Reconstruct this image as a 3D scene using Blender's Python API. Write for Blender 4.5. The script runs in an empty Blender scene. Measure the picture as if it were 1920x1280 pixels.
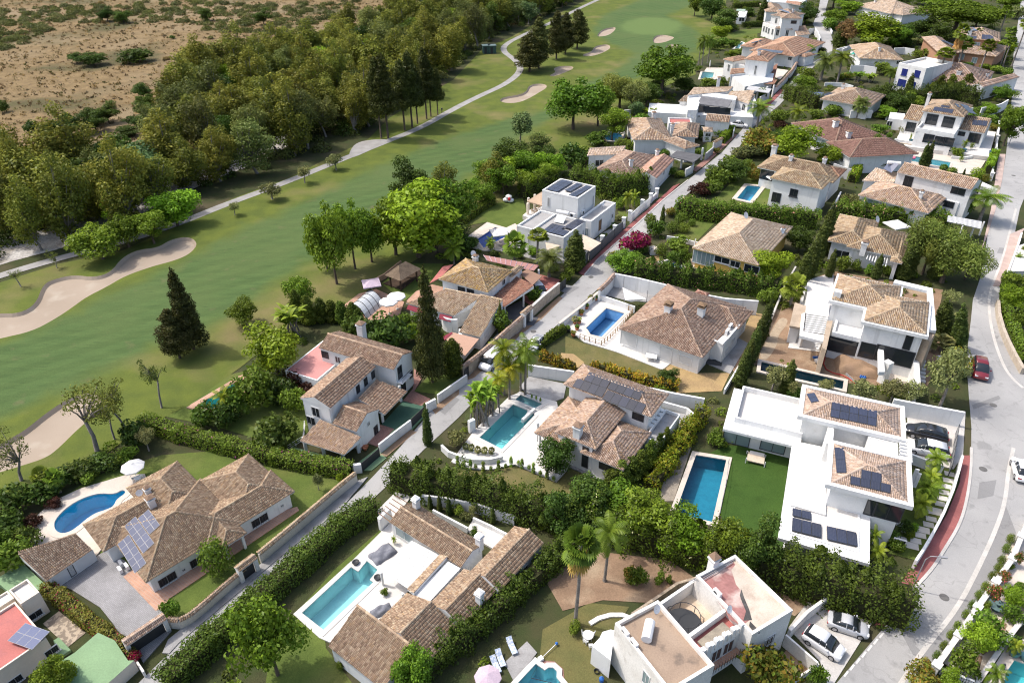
import bpy,math,random
import numpy as np
from mathutils import Vector,Matrix
from mathutils.geometry import delaunay_2d_cdt
scn=bpy.context.scene
COL=scn.collection
CAM_H,FPX,PITCH,ROLL=50.0,1354.0,math.radians(33.4),math.radians(-0.34)
_r=Vector((1,0,0));_f=Vector((0,math.cos(PITCH),-math.sin(PITCH)));_u=Vector((0,math.sin(PITCH),math.cos(PITCH)))
CR=math.cos(ROLL)*_r + math.sin(ROLL)*_u
CU=-math.sin(ROLL)*_r + math.cos(ROLL)*_u
CF=_f
CPOS=Vector((0,0,CAM_H))
cd=bpy.data.cameras.new('camera');cam=bpy.data.objects.new('camera',cd);COL.objects.link(cam)
cd.sensor_width=36;cd.lens=FPX/1920*36;cd.clip_start=1;cd.clip_end=6000
cam.matrix_world=Matrix(((CR.x,CU.x,-CF.x,0),(CR.y,CU.y,-CF.y,0),(CR.z,CU.z,-CF.z,CAM_H),(0,0,0,1)))
scn.camera=cam
SUN_EL,TOSUN=math.radians(57),Vector((-0.955,0.295,0)).normalized()
w=bpy.data.worlds.new('World');scn.world=w;w.use_nodes=True
nt=w.node_tree;sky=nt.nodes.new('ShaderNodeTexSky');sky.sky_type='NISHITA';sky.sun_disc=False
sky.sun_elevation=SUN_EL;sky.sun_rotation=math.atan2(TOSUN.x,TOSUN.y)
sky.air_density=1.0;sky.dust_density=4.0;sky.ozone_density=0.8
nt.links.new(sky.outputs[0],nt.nodes['Background'].inputs[0]);nt.nodes['Background'].inputs[1].default_value=0.15
sl=bpy.data.lights.new('sun','SUN');sl.energy=2.05;sl.angle=math.radians(1.5);sl.color=(1,.955,.89)
so=bpy.data.objects.new('sun',sl);COL.objects.link(so)
tos=Vector((TOSUN.x*math.cos(SUN_EL),TOSUN.y*math.cos(SUN_EL),math.sin(SUN_EL)))
so.rotation_euler=tos.to_track_quat('Z','Y').to_euler();so.location=(0,0,120)
scn.view_settings.view_transform='Standard';scn.view_settings.look='None'
scn.view_settings.exposure=0.82;scn.view_settings.gamma=1;scn.view_settings.use_curve_mapping=False
scn.render.engine='CYCLES';scn.cycles.max_bounces=6;scn.cycles.transparent_max_bounces=8
scn.cycles.filter_width=1.15;scn.cycles.diffuse_bounces=3;scn.cycles.glossy_bounces=2;scn.cycles.transmission_bounces=3
scn.cycles.caustics_reflective=False;scn.cycles.caustics_refractive=False
RNG=np.random.default_rng(7);random.seed(7)
VIEWS=dict(F=(0,0,1),Z1=(0,0,.33596),Z2=(640,0,.33596),Z3=(1280,0,.33596),Z4=(0,430,.33596),Z5=(640,430,.33596),Z6=(1280,430,.33596),
  Z7=(0,850,.33596),Z8=(640,850,.33596),Z9=(1280,850,.33596),A1=(1340,700,.25),A2=(1080,1020,.25),A3=(860,310,.1875),A4=(1640,150,.14846),
  A5=(500,580,.234375),A6=(1440,500,.21875),B1=(1300,0,.15625),B2=(1580,0,.17708),B3=(1160,130,.15625),B4=(1400,250,.15625),B5=(1560,280,.1875),
  B6=(1060,480,.19792),B7=(640,460,.21875),B8=(820,640,.26042),C1=(540,900,.2968),C2=(1140,370,.21875),C3=(1660,1000,.21867),C4=(960,980,.23438),
  C5=(0,960,.25),C6=(1780,440,.2032),D1=(200,940,.15625),D2=(150,840,.3125))
VW=[0,0,1]
def use(v):VW[:]=VIEWS[v]
def ray(p):
    x=VW[0]+p[0]*VW[2];y=VW[1]+p[1]*VW[2]
    return (CF + CR*((x-960)/FPX) - CU*((y-640)/FPX))
def P(p,z=0.0):
    d=ray(p);t=(z-CPOS.z)/d.z
    return CPOS + d*t
def P2(p,z=0.0):q=P(p,z);return Vector((q.x,q.y))
def pscale(q): return (q-CPOS).dot(CF)/FPX
def height_to(q, ytop):
    y=VW[1]+ytop*VW[2]
    n = CF*((y-640)/FPX) + CU
    return ((CPOS-Vector((q.x,q.y,0))).dot(n))/n.z
FR=dict(A=Vector((0,0,0)),s=1.0)
def reset():CPOS[:]=(0,0,CAM_H);FR.update(A=Vector((0,0,0)),s=1.0)
def size_at(g):
    d=g-Vector((0,0,CAM_H));w_=d.dot(CF);x=960+FPX*d.dot(CR)/w_;y=640-FPX*d.dot(CU)/w_
    t=max(0,min(1.15,(y-230)/970));return 1/(1+t*max(.1,.70-.5*x/1920))
def frame(loc,scaled=True):
    A0,s0=FR['A'],FR['s'];g=Vector((A0.x+(loc[0]-A0.x)*s0,A0.y+(loc[1]-A0.y)*s0,0));s=size_at(g) if scaled else 1.0
    FR.update(A=g,s=s);CPOS[:]=(g.x-g.x/s,g.y-g.y/s,CAM_H/s);return g,s
MATS={}
def nodes(name):
    m=bpy.data.materials.new(name);m.use_nodes=True;t=m.node_tree;t.nodes.clear()
    o=t.nodes.new('ShaderNodeOutputMaterial');return m,t,o
def lk(t,a,b):t.links.new(a,b)
def rgb(c):return (c[0],c[1],c[2],1)
def mixc(t,fac,a,b,mode='MIX'):
    n=t.nodes.new('ShaderNodeMix');n.data_type='RGBA';n.blend_type=mode
    for s,v in ((n.inputs[0],fac),(n.inputs[6],a),(n.inputs[7],b)):
        if hasattr(v,'is_output'):lk(t,v,s)
        elif isinstance(v,(int,float)):s.default_value=v
        else:s.default_value=rgb(v)
    return n.outputs[2]
def noise(t,pos,sc,det=4,lo=.35,hi=.65,stretch=None):
    if stretch is not None:
        mp=t.nodes.new('ShaderNodeMapping');mp.inputs['Scale'].default_value=stretch[0];mp.inputs['Rotation'].default_value=(0,0,stretch[1])
        lk(t,pos,mp.inputs[0]);pos=mp.outputs[0]
    n=t.nodes.new('ShaderNodeTexNoise');n.inputs['Scale'].default_value=sc;n.inputs['Detail'].default_value=det;lk(t,pos,n.inputs[0])
    r=t.nodes.new('ShaderNodeMapRange');r.inputs[1].default_value=lo;r.inputs[2].default_value=hi;lk(t,n.outputs[0],r.inputs[0])
    return r.outputs[0]
def geo(t):return t.nodes.new('ShaderNodeNewGeometry').outputs['Position']
def pbsdf(t,o,col,rough=.8,spec=.3,bump=None,bd=.02,metal=0):
    b=t.nodes.new('ShaderNodeBsdfPrincipled');b.inputs['Roughness'].default_value=rough;b.inputs['Specular IOR Level'].default_value=spec;b.inputs['Metallic'].default_value=metal
    if hasattr(col,'is_output'):lk(t,col,b.inputs[0])
    else:b.inputs[0].default_value=rgb(col)
    if bump is not None:
        n=t.nodes.new('ShaderNodeBump');n.inputs['Distance'].default_value=bd;n.inputs['Strength'].default_value=.8;lk(t,bump,n.inputs['Height']);lk(t,n.outputs[0],b.inputs['Normal'])
    lk(t,b.outputs[0],o.inputs[0]);return b
def mat(name,c,c2=None,sc=.6,rough=.85,spec=.25,lo=.35,hi=.65,c3=None,sc3=.15,lo3=.5,hi3=.7,fine=.12,fsc=9,bump=0,metal=0,stretch=None):
    if name in MATS:return MATS[name]
    m,t,o=nodes(name);pos=geo(t);col=c
    if c2:col=mixc(t,noise(t,pos,sc,5,lo,hi,stretch),c,c2)
    if c3:col=mixc(t,noise(t,pos,sc3,4,lo3,hi3),col,c3)
    if fine:
        f=noise(t,pos,fsc,3,.25,.75);g=mixc(t,f,(1-fine,)*3,(1+fine,)*3);col=mixc(t,1.0,col,g,'MULTIPLY')
    pbsdf(t,o,col,rough,spec,noise(t,pos,fsc,3,0,1) if bump else None,bump,metal)
    MATS[name]=m;return m
def leafmat(name,trans=.3):
    m,t,o=nodes(name)
    a=t.nodes.new('ShaderNodeAttribute');a.attribute_name='Col'
    oi=t.nodes.new('ShaderNodeObjectInfo');hs=t.nodes.new('ShaderNodeHueSaturation')
    r1=t.nodes.new('ShaderNodeMapRange');r1.inputs[3].default_value=.478;r1.inputs[4].default_value=.515;lk(t,oi.outputs['Random'],r1.inputs[0])
    r2=t.nodes.new('ShaderNodeMapRange');r2.inputs[3].default_value=.72;r2.inputs[4].default_value=1.28
    mm=t.nodes.new('ShaderNodeMath');mm.operation='FRACT';m2=t.nodes.new('ShaderNodeMath');m2.operation='MULTIPLY';m2.inputs[1].default_value=7.31
    lk(t,oi.outputs['Random'],m2.inputs[0]);lk(t,m2.outputs[0],mm.inputs[0]);lk(t,mm.outputs[0],r2.inputs[0])
    lk(t,r1.outputs[0],hs.inputs['Hue']);lk(t,r2.outputs[0],hs.inputs['Value']);lk(t,a.outputs[0],hs.inputs['Color'])
    d=t.nodes.new('ShaderNodeBsdfDiffuse');tr=t.nodes.new('ShaderNodeBsdfTranslucent');mx=t.nodes.new('ShaderNodeMixShader');mx.inputs[0].default_value=trans
    lk(t,hs.outputs[0],d.inputs[0]);lk(t,hs.outputs[0],tr.inputs[0]);lk(t,d.outputs[0],mx.inputs[1]);lk(t,tr.outputs[0],mx.inputs[2])
    gl=t.nodes.new('ShaderNodeBsdfGlossy');gl.inputs['Roughness'].default_value=.45;gl.inputs[0].default_value=(.8,.85,.9,1)
    m3=t.nodes.new('ShaderNodeMixShader');m3.inputs[0].default_value=.012;lk(t,mx.outputs[0],m3.inputs[1]);lk(t,gl.outputs[0],m3.inputs[2])
    lk(t,m3.outputs[0],o.inputs[0]);MATS[name]=m;return m
def tilemat(name):
    m,t,o=nodes(name);a=t.nodes.new('ShaderNodeAttribute');a.attribute_name='Col';pos=geo(t)
    c=mixc(t,noise(t,pos,.35,5,.45,.75),a.outputs[0],(.20,.13,.085));c=mixc(t,.25,a.outputs[0],c)
    c=mixc(t,noise(t,pos,1.6,5,.56,.74),c,(.11,.085,.065));c=mixc(t,.5,c,a.outputs[0])
    f=mixc(t,noise(t,pos,14,3,.2,.8),(.84,)*3,(1.14,)*3);c=mixc(t,1.0,c,f,'MULTIPLY')
    pbsdf(t,o,c,.9,.15);MATS[name]=m;return m
def watermat(name,tint,ripple=.03):
    m,t,o=nodes(name);pos=geo(t)
    tr=t.nodes.new('ShaderNodeBsdfTransparent');tr.inputs[0].default_value=rgb(tint)
    gl=t.nodes.new('ShaderNodeBsdfGlossy');gl.inputs['Roughness'].default_value=.03
    fr=t.nodes.new('ShaderNodeFresnel');fr.inputs[0].default_value=1.33
    n=t.nodes.new('ShaderNodeTexNoise');n.inputs['Scale'].default_value=2.2;n.inputs['Detail'].default_value=3;lk(t,pos,n.inputs[0])
    b=t.nodes.new('ShaderNodeBump');b.inputs['Distance'].default_value=ripple;lk(t,n.outputs[0],b.inputs['Height'])
    lk(t,b.outputs[0],gl.inputs['Normal']);lk(t,b.outputs[0],fr.inputs['Normal'])
    mx=t.nodes.new('ShaderNodeMixShader');lk(t,fr.outputs[0],mx.inputs[0]);lk(t,tr.outputs[0],mx.inputs[1]);lk(t,gl.outputs[0],mx.inputs[2]);lk(t,mx.outputs[0],o.inputs[0])
    MATS[name]=m;return m
def brickmat(name,c1,c2,mortar,sc,ang=0,bw=.5,bh=.25):
    m,t,o=nodes(name);pos=geo(t);mp=t.nodes.new('ShaderNodeMapping');mp.inputs['Rotation'].default_value=(0,0,ang);lk(t,pos,mp.inputs[0])
    b=t.nodes.new('ShaderNodeTexBrick');b.inputs['Scale'].default_value=sc;b.inputs['Mortar Size'].default_value=.03;b.inputs['Brick Width'].default_value=bw;b.inputs['Row Height'].default_value=bh
    b.inputs[1].default_value=rgb(c1);b.inputs[2].default_value=rgb(c2);b.inputs[3].default_value=rgb(mortar);lk(t,mp.outputs[0],b.inputs[0])
    g=mixc(t,noise(t,pos,.5,5,.3,.7),(.82,)*3,(1.12,)*3);c=mixc(t,1.0,b.outputs[0],g,'MULTIPLY')
    pbsdf(t,o,c,.9,.2,noise(t,pos,9,3,0,1),.01);MATS[name]=m;return m
def rendermat(name,c,c2,stain):
    m,t,o=nodes(name);pos=geo(t);col=mixc(t,noise(t,pos,.45,5,.35,.65),c,c2);col=mixc(t,noise(t,pos,.8,5,.60,.9),col,stain);st=noise(t,pos,1.0,4,.56,.80,((2.2,2.2,.12),.4));col=mixc(t,st,col,tuple(x*.78 for x in c2))
    f=mixc(t,noise(t,pos,9,3,.25,.75),(.95,)*3,(1.04,)*3);col=mixc(t,1.0,col,f,'MULTIPLY');pbsdf(t,o,col,.9,.2,noise(t,pos,7,3,0,1),.008);MATS[name]=m;return m
WHITE=rendermat('white_render',(.74,.74,.725),(.67,.67,.655),(.55,.53,.49));_W0=mat('white_render_plain',(.74,.74,.725),(.66,.66,.645),.45,.9,.2,fine=.04,c3=(.52,.50,.46),sc3=.8,lo3=.58,hi3=.85)
CREAM=mat('cream_render',(.70,.62,.52),(.63,.55,.46),.5,.9,.2,fine=.05)
OFFW=mat('aged_white_render',(.72,.70,.66),(.60,.57,.52),.7,.9,.2,.45,.8,c3=(.42,.38,.33),sc3=.9,lo3=.62,hi3=.82)
YELL=mat('yellow_render',(.72,.47,.12),(.66,.43,.11),.5,.9,.2)
ORNG=mat('terracotta_render',(.40,.225,.14),(.35,.195,.12),.5,.9,.2)
GREYW=mat('grey_render',(.42,.42,.42),(.36,.36,.36),.5,.9,.2)
STONE=mat('rubble_stone',(.40,.33,.25),(.27,.22,.17),2.2,.95,.1,.4,.6,fine=.3,fsc=6,bump=.05)
SAND=mat('bunker_sand',(.335,.275,.215),(.295,.24,.185),.12,.97,.05,fine=.05,fsc=14,c3=(.385,.335,.27),sc3=.3,lo3=.55,hi3=.75)
ROOFG=mat('grey_roof_membrane',(.36,.35,.34),(.28,.275,.27),.5,.9,.2)
ROOFP=mat('pale_flat_roof',(.62,.59,.55),(.54,.51,.47),.35,.9,.2,c3=(.47,.43,.39),sc3=.5,lo3=.6,hi3=.8)
ROOFW=mat('white_flat_roof',(.66,.65,.63),(.59,.58,.56),.35,.9,.2)
ROOFR=mat('red_painted_roof',(.42,.15,.13),(.36,.125,.11),.35,.85,.2,c3=(.34,.13,.12),sc3=1.5)
ROOFB=mat('tan_flat_roof',(.33,.25,.185),(.26,.19,.14),.35,.92,.1,c3=(.12,.10,.085),sc3=.7,lo3=.6,hi3=.72)
GREENP=mat('green_painted_floor',(.20,.31,.165),(.17,.265,.14),.4,.75,.25,c3=(.17,.26,.14),sc3=.8,lo3=.6,hi3=.8)
DKGREEN=mat('dark_green_floor',(.07,.14,.095),(.055,.115,.08),.4,.8,.2)
PAVW=mat('white_paving',(.58,.56,.53),(.52,.50,.47),.6,.85,.2,fine=.05)
PAVB=mat('beige_paving',(.56,.50,.43),(.49,.43,.37),.6,.85,.2,fine=.08)
PAVG=mat('grey_paving',(.34,.335,.33),(.27,.265,.26),.5,.9,.15,fine=.12,c3=(.22,.21,.205),sc3=.7)
PAVDK=mat('dark_paving',(.11,.11,.115),(.085,.085,.09),.5,.85,.2)
REDP=mat('red_paving',(.33,.13,.11),(.27,.10,.09),.5,.85,.2)
SETT=brickmat('grey_setts',(.30,.295,.30),(.25,.245,.25),(.20,.195,.19),2.2,.6)
BRICKP=brickmat('brick_paving',(.36,.17,.13),(.28,.125,.10),(.25,.20,.17),2.0,.8)
TERRA=brickmat('terracotta_paving',(.47,.27,.18),(.40,.22,.15),(.40,.33,.28),2.2,.6,.5,.5)
REDWALK=brickmat('red_block_pavement',(.33,.105,.095),(.28,.085,.08),(.24,.12,.11),2.6,.9)
PINKWALK=brickmat('pink_block_pavement',(.47,.36,.31),(.42,.31,.27),(.38,.31,.28),2.6,.2)
CRAZY=mat('crazy_paving',(.40,.33,.25),(.22,.18,.14),2.6,.9,.15,.46,.52)
CONC=mat('concrete',(.50,.48,.45),(.42,.40,.37),.6,.9,.2)
PATH=mat('path_concrete',(.31,.30,.285),(.25,.24,.225),.5,.9,.2,fine=.08)
def asphalt(name,c,c2,dark):
    m,t,o=nodes(name);pos=geo(t)
    col=mixc(t,noise(t,pos,.22,6,.35,.68),c,c2);col=mixc(t,noise(t,pos,.9,5,.58,.76),col,dark);col=mixc(t,noise(t,pos,.3,6,.62,.66),col,tuple(x*.88 for x in c2))
    col=mixc(t,noise(t,pos,.05,3,.45,.6),col,tuple(x*1.1 for x in c))
    f=mixc(t,noise(t,pos,22,2,.2,.8),(.86,)*3,(1.12,)*3);col=mixc(t,1.0,col,f,'MULTIPLY')
    v=t.nodes.new('ShaderNodeTexVoronoi');v.feature='DISTANCE_TO_EDGE';v.inputs['Scale'].default_value=.22;v.inputs['Randomness'].default_value=1
    nn=t.nodes.new('ShaderNodeTexNoise');nn.inputs['Scale'].default_value=1.2;lk(t,pos,nn.inputs[0]);ad=t.nodes.new('ShaderNodeVectorMath');lk(t,pos,ad.inputs[0]);lk(t,nn.outputs[1],ad.inputs[1]);lk(t,ad.outputs[0],v.inputs[0])
    cr=t.nodes.new('ShaderNodeMapRange');cr.inputs[1].default_value=0;cr.inputs[2].default_value=.012;cr.inputs[3].default_value=.35;cr.inputs[4].default_value=0;lk(t,v.outputs[0],cr.inputs[0])
    col=mixc(t,cr.outputs[0],col,tuple(x*.5 for x in c))
    pbsdf(t,o,col,.93,.15,noise(t,pos,25,2,0,1),.006);MATS[name]=m;return m
ASPH=asphalt('street_asphalt',(.33,.325,.316),(.275,.272,.266),(.215,.212,.208))
ASPHD=asphalt('patched_asphalt',(.235,.232,.23),(.20,.198,.195),(.165,.163,.16))
GLASS=mat('window_glass',(.022,.027,.032),rough=.06,spec=.6,fine=0)
GLASSL=mat('pale_window_glass',(.22,.29,.30),rough=.08,spec=.6,fine=0)
FRAME=mat('window_frame',(.60,.60,.59),rough=.6,fine=0)
FRAMED=mat('dark_frame',(.045,.045,.05),rough=.5,fine=0)
WOOD=mat('weathered_wood',(.22,.13,.075),(.15,.09,.05),2,.85,.15)
DARKWOOD=mat('dark_wood',(.075,.05,.035),(.05,.034,.025),2,.85,.15)
METAL=mat('grey_metal',(.32,.32,.33),rough=.45,spec=.5,fine=.03,metal=.3)
WMETAL=mat('white_metal',(.74,.74,.73),rough=.5,fine=.02)
DKMET=mat('dark_metal',(.04,.042,.045),rough=.5,fine=0)
FABW=mat('white_fabric',(.64,.63,.61),(.58,.57,.55),1.2,.9,.1,fine=.03)
FABB=mat('beige_fabric',(.56,.47,.37),(.49,.41,.32),1.2,.9,.1)
FABR=mat('maroon_fabric',(.20,.035,.05),rough=.9,fine=.05)
FABG=mat('grey_fabric',(.20,.205,.23),(.14,.145,.17),2,.9,.1)
FABM=mat('mauve_fabric',(.50,.40,.46),(.45,.36,.42),1.2,.9,.1)
PLASW=mat('white_plastic',(.72,.72,.71),rough=.5,fine=.02)
POT=mat('terracotta_pot',(.42,.16,.08),rough=.85)
POTB=mat('blue_glazed_pot',(.04,.12,.17),rough=.25,spec=.5,fine=.03)
BARK=mat('bark',(.125,.095,.07),(.085,.065,.05),3,.95,.1,fine=.25)
BARKG=mat('grey_bark',(.24,.215,.19),(.17,.15,.13),3,.95,.1,fine=.25)
EARTH=mat('bare_earth',(.26,.175,.115),(.20,.135,.09),.5,.97,.05,fine=.2,c3=(.33,.25,.17),sc3=.35)
MULCH=mat('garden_soil',(.085,.065,.045),(.06,.075,.03),.5,.97,.05,fine=.3,fsc=5)
LEAF=leafmat('foliage');NEEDLE=leafmat('needles',.15);TILE=tilemat('clay_tile')
POOLF=mat('pool_finish',(.55,.72,.74),(.50,.68,.71),.8,.6,.3,fine=.05)
POOLB=mat('pool_blue_mosaic',(.22,.44,.68),(.19,.39,.62),3,.6,.3,fine=.12,fsc=12)
POOLK=mat('pool_dark_mosaic',(.05,.25,.33),(.042,.21,.285),3,.6,.3,fine=.15,fsc=12)
def solarmat():
    m,t,o=nodes('solar_cells');tc=t.nodes.new('ShaderNodeTexCoord');sep=t.nodes.new('ShaderNodeSeparateXYZ');lk(t,tc.outputs['UV'],sep.inputs[0]);fac=None
    for i,n in ((0,6),(1,10)):
        a=t.nodes.new('ShaderNodeMath');a.operation='MULTIPLY';a.inputs[1].default_value=n;lk(t,sep.outputs[i],a.inputs[0])
        b=t.nodes.new('ShaderNodeMath');b.operation='FRACT';lk(t,a.outputs[0],b.inputs[0])
        c=t.nodes.new('ShaderNodeMath');c.operation='LESS_THAN';c.inputs[1].default_value=.07;lk(t,b.outputs[0],c.inputs[0])
        if fac is None:fac=c.outputs[0]
        else:
            d=t.nodes.new('ShaderNodeMath');d.operation='MAXIMUM';lk(t,fac,d.inputs[0]);lk(t,c.outputs[0],d.inputs[1]);fac=d.outputs[0]
    at=t.nodes.new('ShaderNodeAttribute');at.attribute_type='OBJECT';at.attribute_name='tint'
    base=mixc(t,at.outputs['Fac'],(.022,.024,.034),(.07,.095,.19));col=mixc(t,fac,base,(.16,.17,.20));col=mixc(t,.45,base,col)
    pbsdf(t,o,col,.22,.5);MATS['solar']=m;return m
SOLAR=solarmat()
CUR=dict(root=None,loc=Vector((0,0,0)),walls=[],roofs=[])
def mesh(name,v,f,mats,mi=None,loc=(0,0,0),smooth=False):
    me=bpy.data.meshes.new(name);lx,ly,lz=loc
    me.from_pydata([(p[0]-lx,p[1]-ly,p[2]-lz) for p in v],[],f)
    for m in (mats if isinstance(mats,(list,tuple)) else [mats]):me.materials.append(m)
    if mi is not None:me.polygons.foreach_set('material_index',mi)
    if smooth:me.polygons.foreach_set('use_smooth',[True]*len(me.polygons))
    me.update();return me
def link(name,me,parent=None,loc=None):
    o=bpy.data.objects.new(name,me);COL.objects.link(o)
    if parent is not None:o.parent=parent
    if loc is not None:o.location=loc
    return o
def tag(o,label,cat,group=None):
    o['label']=label;o['category']=cat
    if group:o['group']=group
    return o
def struct(name,me):o=link(name,me);o['kind']='structure';return o
def thing(name,label,cat,loc,group=None,scaled=True):
    lz=loc[2] if len(loc) > 2 else 0;g,s=frame(loc,scaled);o=link(name,None);o.location=(g.x,g.y,lz*s);o.scale=(s,s,s);o.empty_display_size=.3
    tag(o,label,cat,group);CUR.update(root=o,loc=Vector((g.x,g.y,lz)),walls=[],roofs=[]);return o
def spot(name,label,cat,px,z0=0.0,group=None):thing(name,label,cat,tuple(P(px)[:2])+(z0,),group);return P(px,z0)
def part(name,v,f,m,parent=None,mi=None,smooth=False):
    return link(name,mesh(name,v,f,m,mi,CUR['loc'],smooth),parent or CUR['root'])
def boxv(o,u,v,L,W,z0,z1):
    a=[o,o+u*L,o+u*L+v*W,o+v*W]
    vs=[(p.x,p.y,z0) for p in a]+[(p.x,p.y,z1) for p in a]
    return vs,[(3,2,1,0),(4,5,6,7),(0,1,5,4),(1,2,6,5),(2,3,7,6),(3,0,4,7)]
def join(items):
    V,F=[],[]
    for v,f in items:
        n=len(V);V+=list(v);F+=[tuple(i+n for i in q) for q in f]
    return V,F
def cbox(c,dx,dy,z0,z1,ang=0):
    u=Vector((math.cos(ang),math.sin(ang)));v=Vector((-u.y,u.x));c=Vector((c[0],c[1]))
    return boxv(c-u*dx/2-v*dy/2,u,v,dx,dy,z0,z1)
def prism(poly,z0,z1):
    n=len(poly);v=[(p[0],p[1],z0) for p in poly]+[(p[0],p[1],z1) for p in poly]
    return v,[tuple(range(n))[::-1],tuple(range(n,2*n))]+[(i,(i+1) % n,n+(i+1) % n,n+i) for i in range(n)]
def tube(pts,rad,sides=6,cap=True):
    V,F=[],[];n=len(pts)
    for i,p in enumerate(pts):
        p=Vector(p);d=(Vector(pts[min(i+1,n-1)])-Vector(pts[max(i-1,0)])).normalized()
        a=d.cross(Vector((0,0,1)) if abs(d.z) < .9 else Vector((1,0,0))).normalized();b=d.cross(a)
        for k in range(sides):
            t=2*math.pi*k/sides;V.append(tuple(p+(a*math.cos(t)+b*math.sin(t))*rad[i]))
    for i in range(n-1):
        for k in range(sides):
            k2=(k+1) % sides;F.append((i*sides+k,i*sides+k2,(i+1)*sides+k2,(i+1)*sides+k))
    if cap:F.append(tuple(range(sides)));F.append(tuple(range((n-1)*sides,n*sides)))
    return V,F
def lathe(c,prof,sides=12,ry=1.0):
    V,F=[],[]
    for r,z in prof:
        for k in range(sides):
            t=2*math.pi*k/sides;V.append((c[0]+r*math.cos(t),c[1]+r*ry*math.sin(t),c[2]+z))
    for i in range(len(prof)-1):
        for k in range(sides):F.append((i*sides+k,i*sides+(k+1) % sides,(i+1)*sides+(k+1) % sides,(i+1)*sides+k))
    F.append(tuple(range(sides))[::-1]);F.append(tuple(range((len(prof)-1)*sides,len(prof)*sides)))
    return V,F
class Rc:
    def __init__(s,o,u,v,L,W):s.o,s.u,s.v,s.L,s.W=o,u,v,L,W
    def p(s,a,b,z=0):q=s.o+s.u*a+s.v*b;return Vector((q.x,q.y,z))
    def inset(s,d,d2=None):
        d2=d if d2 is None else d2
        return Rc(s.o+s.u*d+s.v*d2,s.u,s.v,s.L-2*d,s.W-2*d2)
    def sub(s,a0,a1,b0,b1):return Rc(s.o+s.u*a0*s.L+s.v*b0*s.W,s.u,s.v,s.L*(a1-a0),s.W*(b1-b0))
    def corners(s):return [s.p(0,0),s.p(s.L,0),s.p(s.L,s.W),s.p(0,s.W)]
    def mid(s):return s.p(s.L/2,s.W/2)
def rc(a,b,c,z=0.0,yaw=None):
    A,B,C=P2(a,z),P2(b,z),P2(c,z);u=(B-A).normalized()
    if yaw is not None:
        best=None
        for k in range(4):
            t=yaw+k*math.pi/2;w_=Vector((math.cos(t),math.sin(t)))
            if best is None or w_.dot(u) > best.dot(u):best=w_
        u=best
    L=(B-A).dot(u);v=Vector((-u.y,u.x));W=(C-A).dot(v)
    if W < 0:
        A=A+u*L;u=-u;v=-v;W=-W
    return Rc(A,u,v,L,W)
FOOT,SHEETS=[],[]
def foot(pts):
    A,s=FR['A'],FR['s'];FOOT.append([(A.x+(q.x-A.x)*s,A.y+(q.y-A.y)*s) for q in pts])
def regwall(p0,p1,z0,z1):
    d=(p1-p0);n=Vector((d.y,-d.x)).normalized();CUR['walls'].append((Vector((p0.x,p0.y)),Vector((p1.x,p1.y)),z0,z1,n))
def walls(R,z0,z1,m=None,inset=0.0,name='wall'):
    R=R.inset(inset);v,f=boxv(R.o,R.u,R.v,R.L,R.W,z0,z1);c=R.corners();foot(c)
    for i in range(4):regwall(c[i],c[(i+1) % 4],z0,z1)
    return part(name,v,f,m or WHITE)
def wallpoly(pts,z0,z1,m=None,name='wall'):
    ar=sum(pts[i].x*pts[(i+1) % len(pts)].y-pts[(i+1) % len(pts)].x*pts[i].y for i in range(len(pts)))
    if ar < 0:pts=pts[::-1]
    v,f=prism([(p.x,p.y) for p in pts],z0,z1);foot(pts)
    for i in range(len(pts)):regwall(pts[i],pts[(i+1) % len(pts)],z0,z1)
    return part(name,v,f,m or WHITE)
def flat(R,z,ph=.45,pt=.25,m=None,pm=None,slab=.02):
    v,f=boxv(R.o+R.u*.05+R.v*.05,R.u,R.v,R.L-.1,R.W-.1,z+.005,z+.005+slab);r=part('flat_roof',v,f,m or ROOFP)
    if ph > 0:
        its=[boxv(R.o,R.u,R.v,R.L,pt,z-.05,z+ph),boxv(R.o+R.v*(R.W-pt),R.u,R.v,R.L,pt,z-.05,z+ph),
               boxv(R.o+R.v*pt,R.u,R.v,pt,R.W-2*pt,z-.05,z+ph),boxv(R.o+R.v*pt+R.u*(R.L-pt),R.u,R.v,pt,R.W-2*pt,z-.05,z+ph)]
        v,f=join(its);part('parapet',v,f,pm or WHITE)
    return r
PAL=dict(tan=((.37,.265,.19),(.48,.38,.29),(.25,.17,.12),(.41,.27,.14)),brown=((.31,.215,.155),(.43,.335,.25),(.20,.135,.098),(.35,.23,.135)),
  orange=((.37,.25,.15),(.46,.36,.25),(.24,.16,.10),(.44,.28,.10)),pale=((.50,.385,.28),(.58,.48,.37),(.37,.27,.19),(.48,.345,.21)),
  red=((.30,.15,.11),(.37,.215,.16),(.20,.10,.075),(.34,.18,.12)),plum=((.215,.125,.105),(.26,.16,.135),(.15,.085,.075),(.23,.13,.11)),salmon=((.44,.265,.185),(.52,.35,.26),(.32,.18,.125),(.45,.28,.18)))
PW=dict(tan=(.5,.25,.17,.08),brown=(.5,.22,.23,.05),orange=(.42,.2,.16,.22),pale=(.5,.3,.15,.05),red=(.6,.2,.15,.05),plum=(.6,.2,.15,.05),salmon=(.6,.2,.15,.05))
def pick(pal,n):
    p=np.array(PAL[pal]);i=RNG.choice(4,n,p=PW[pal]);j=RNG.choice(4,n,p=PW[pal]);t=RNG.uniform(.2,.7,(n,1))
    return (p[i]*(1-t)+p[j]*t)*RNG.uniform(.86,1.12,(n,1))
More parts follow.
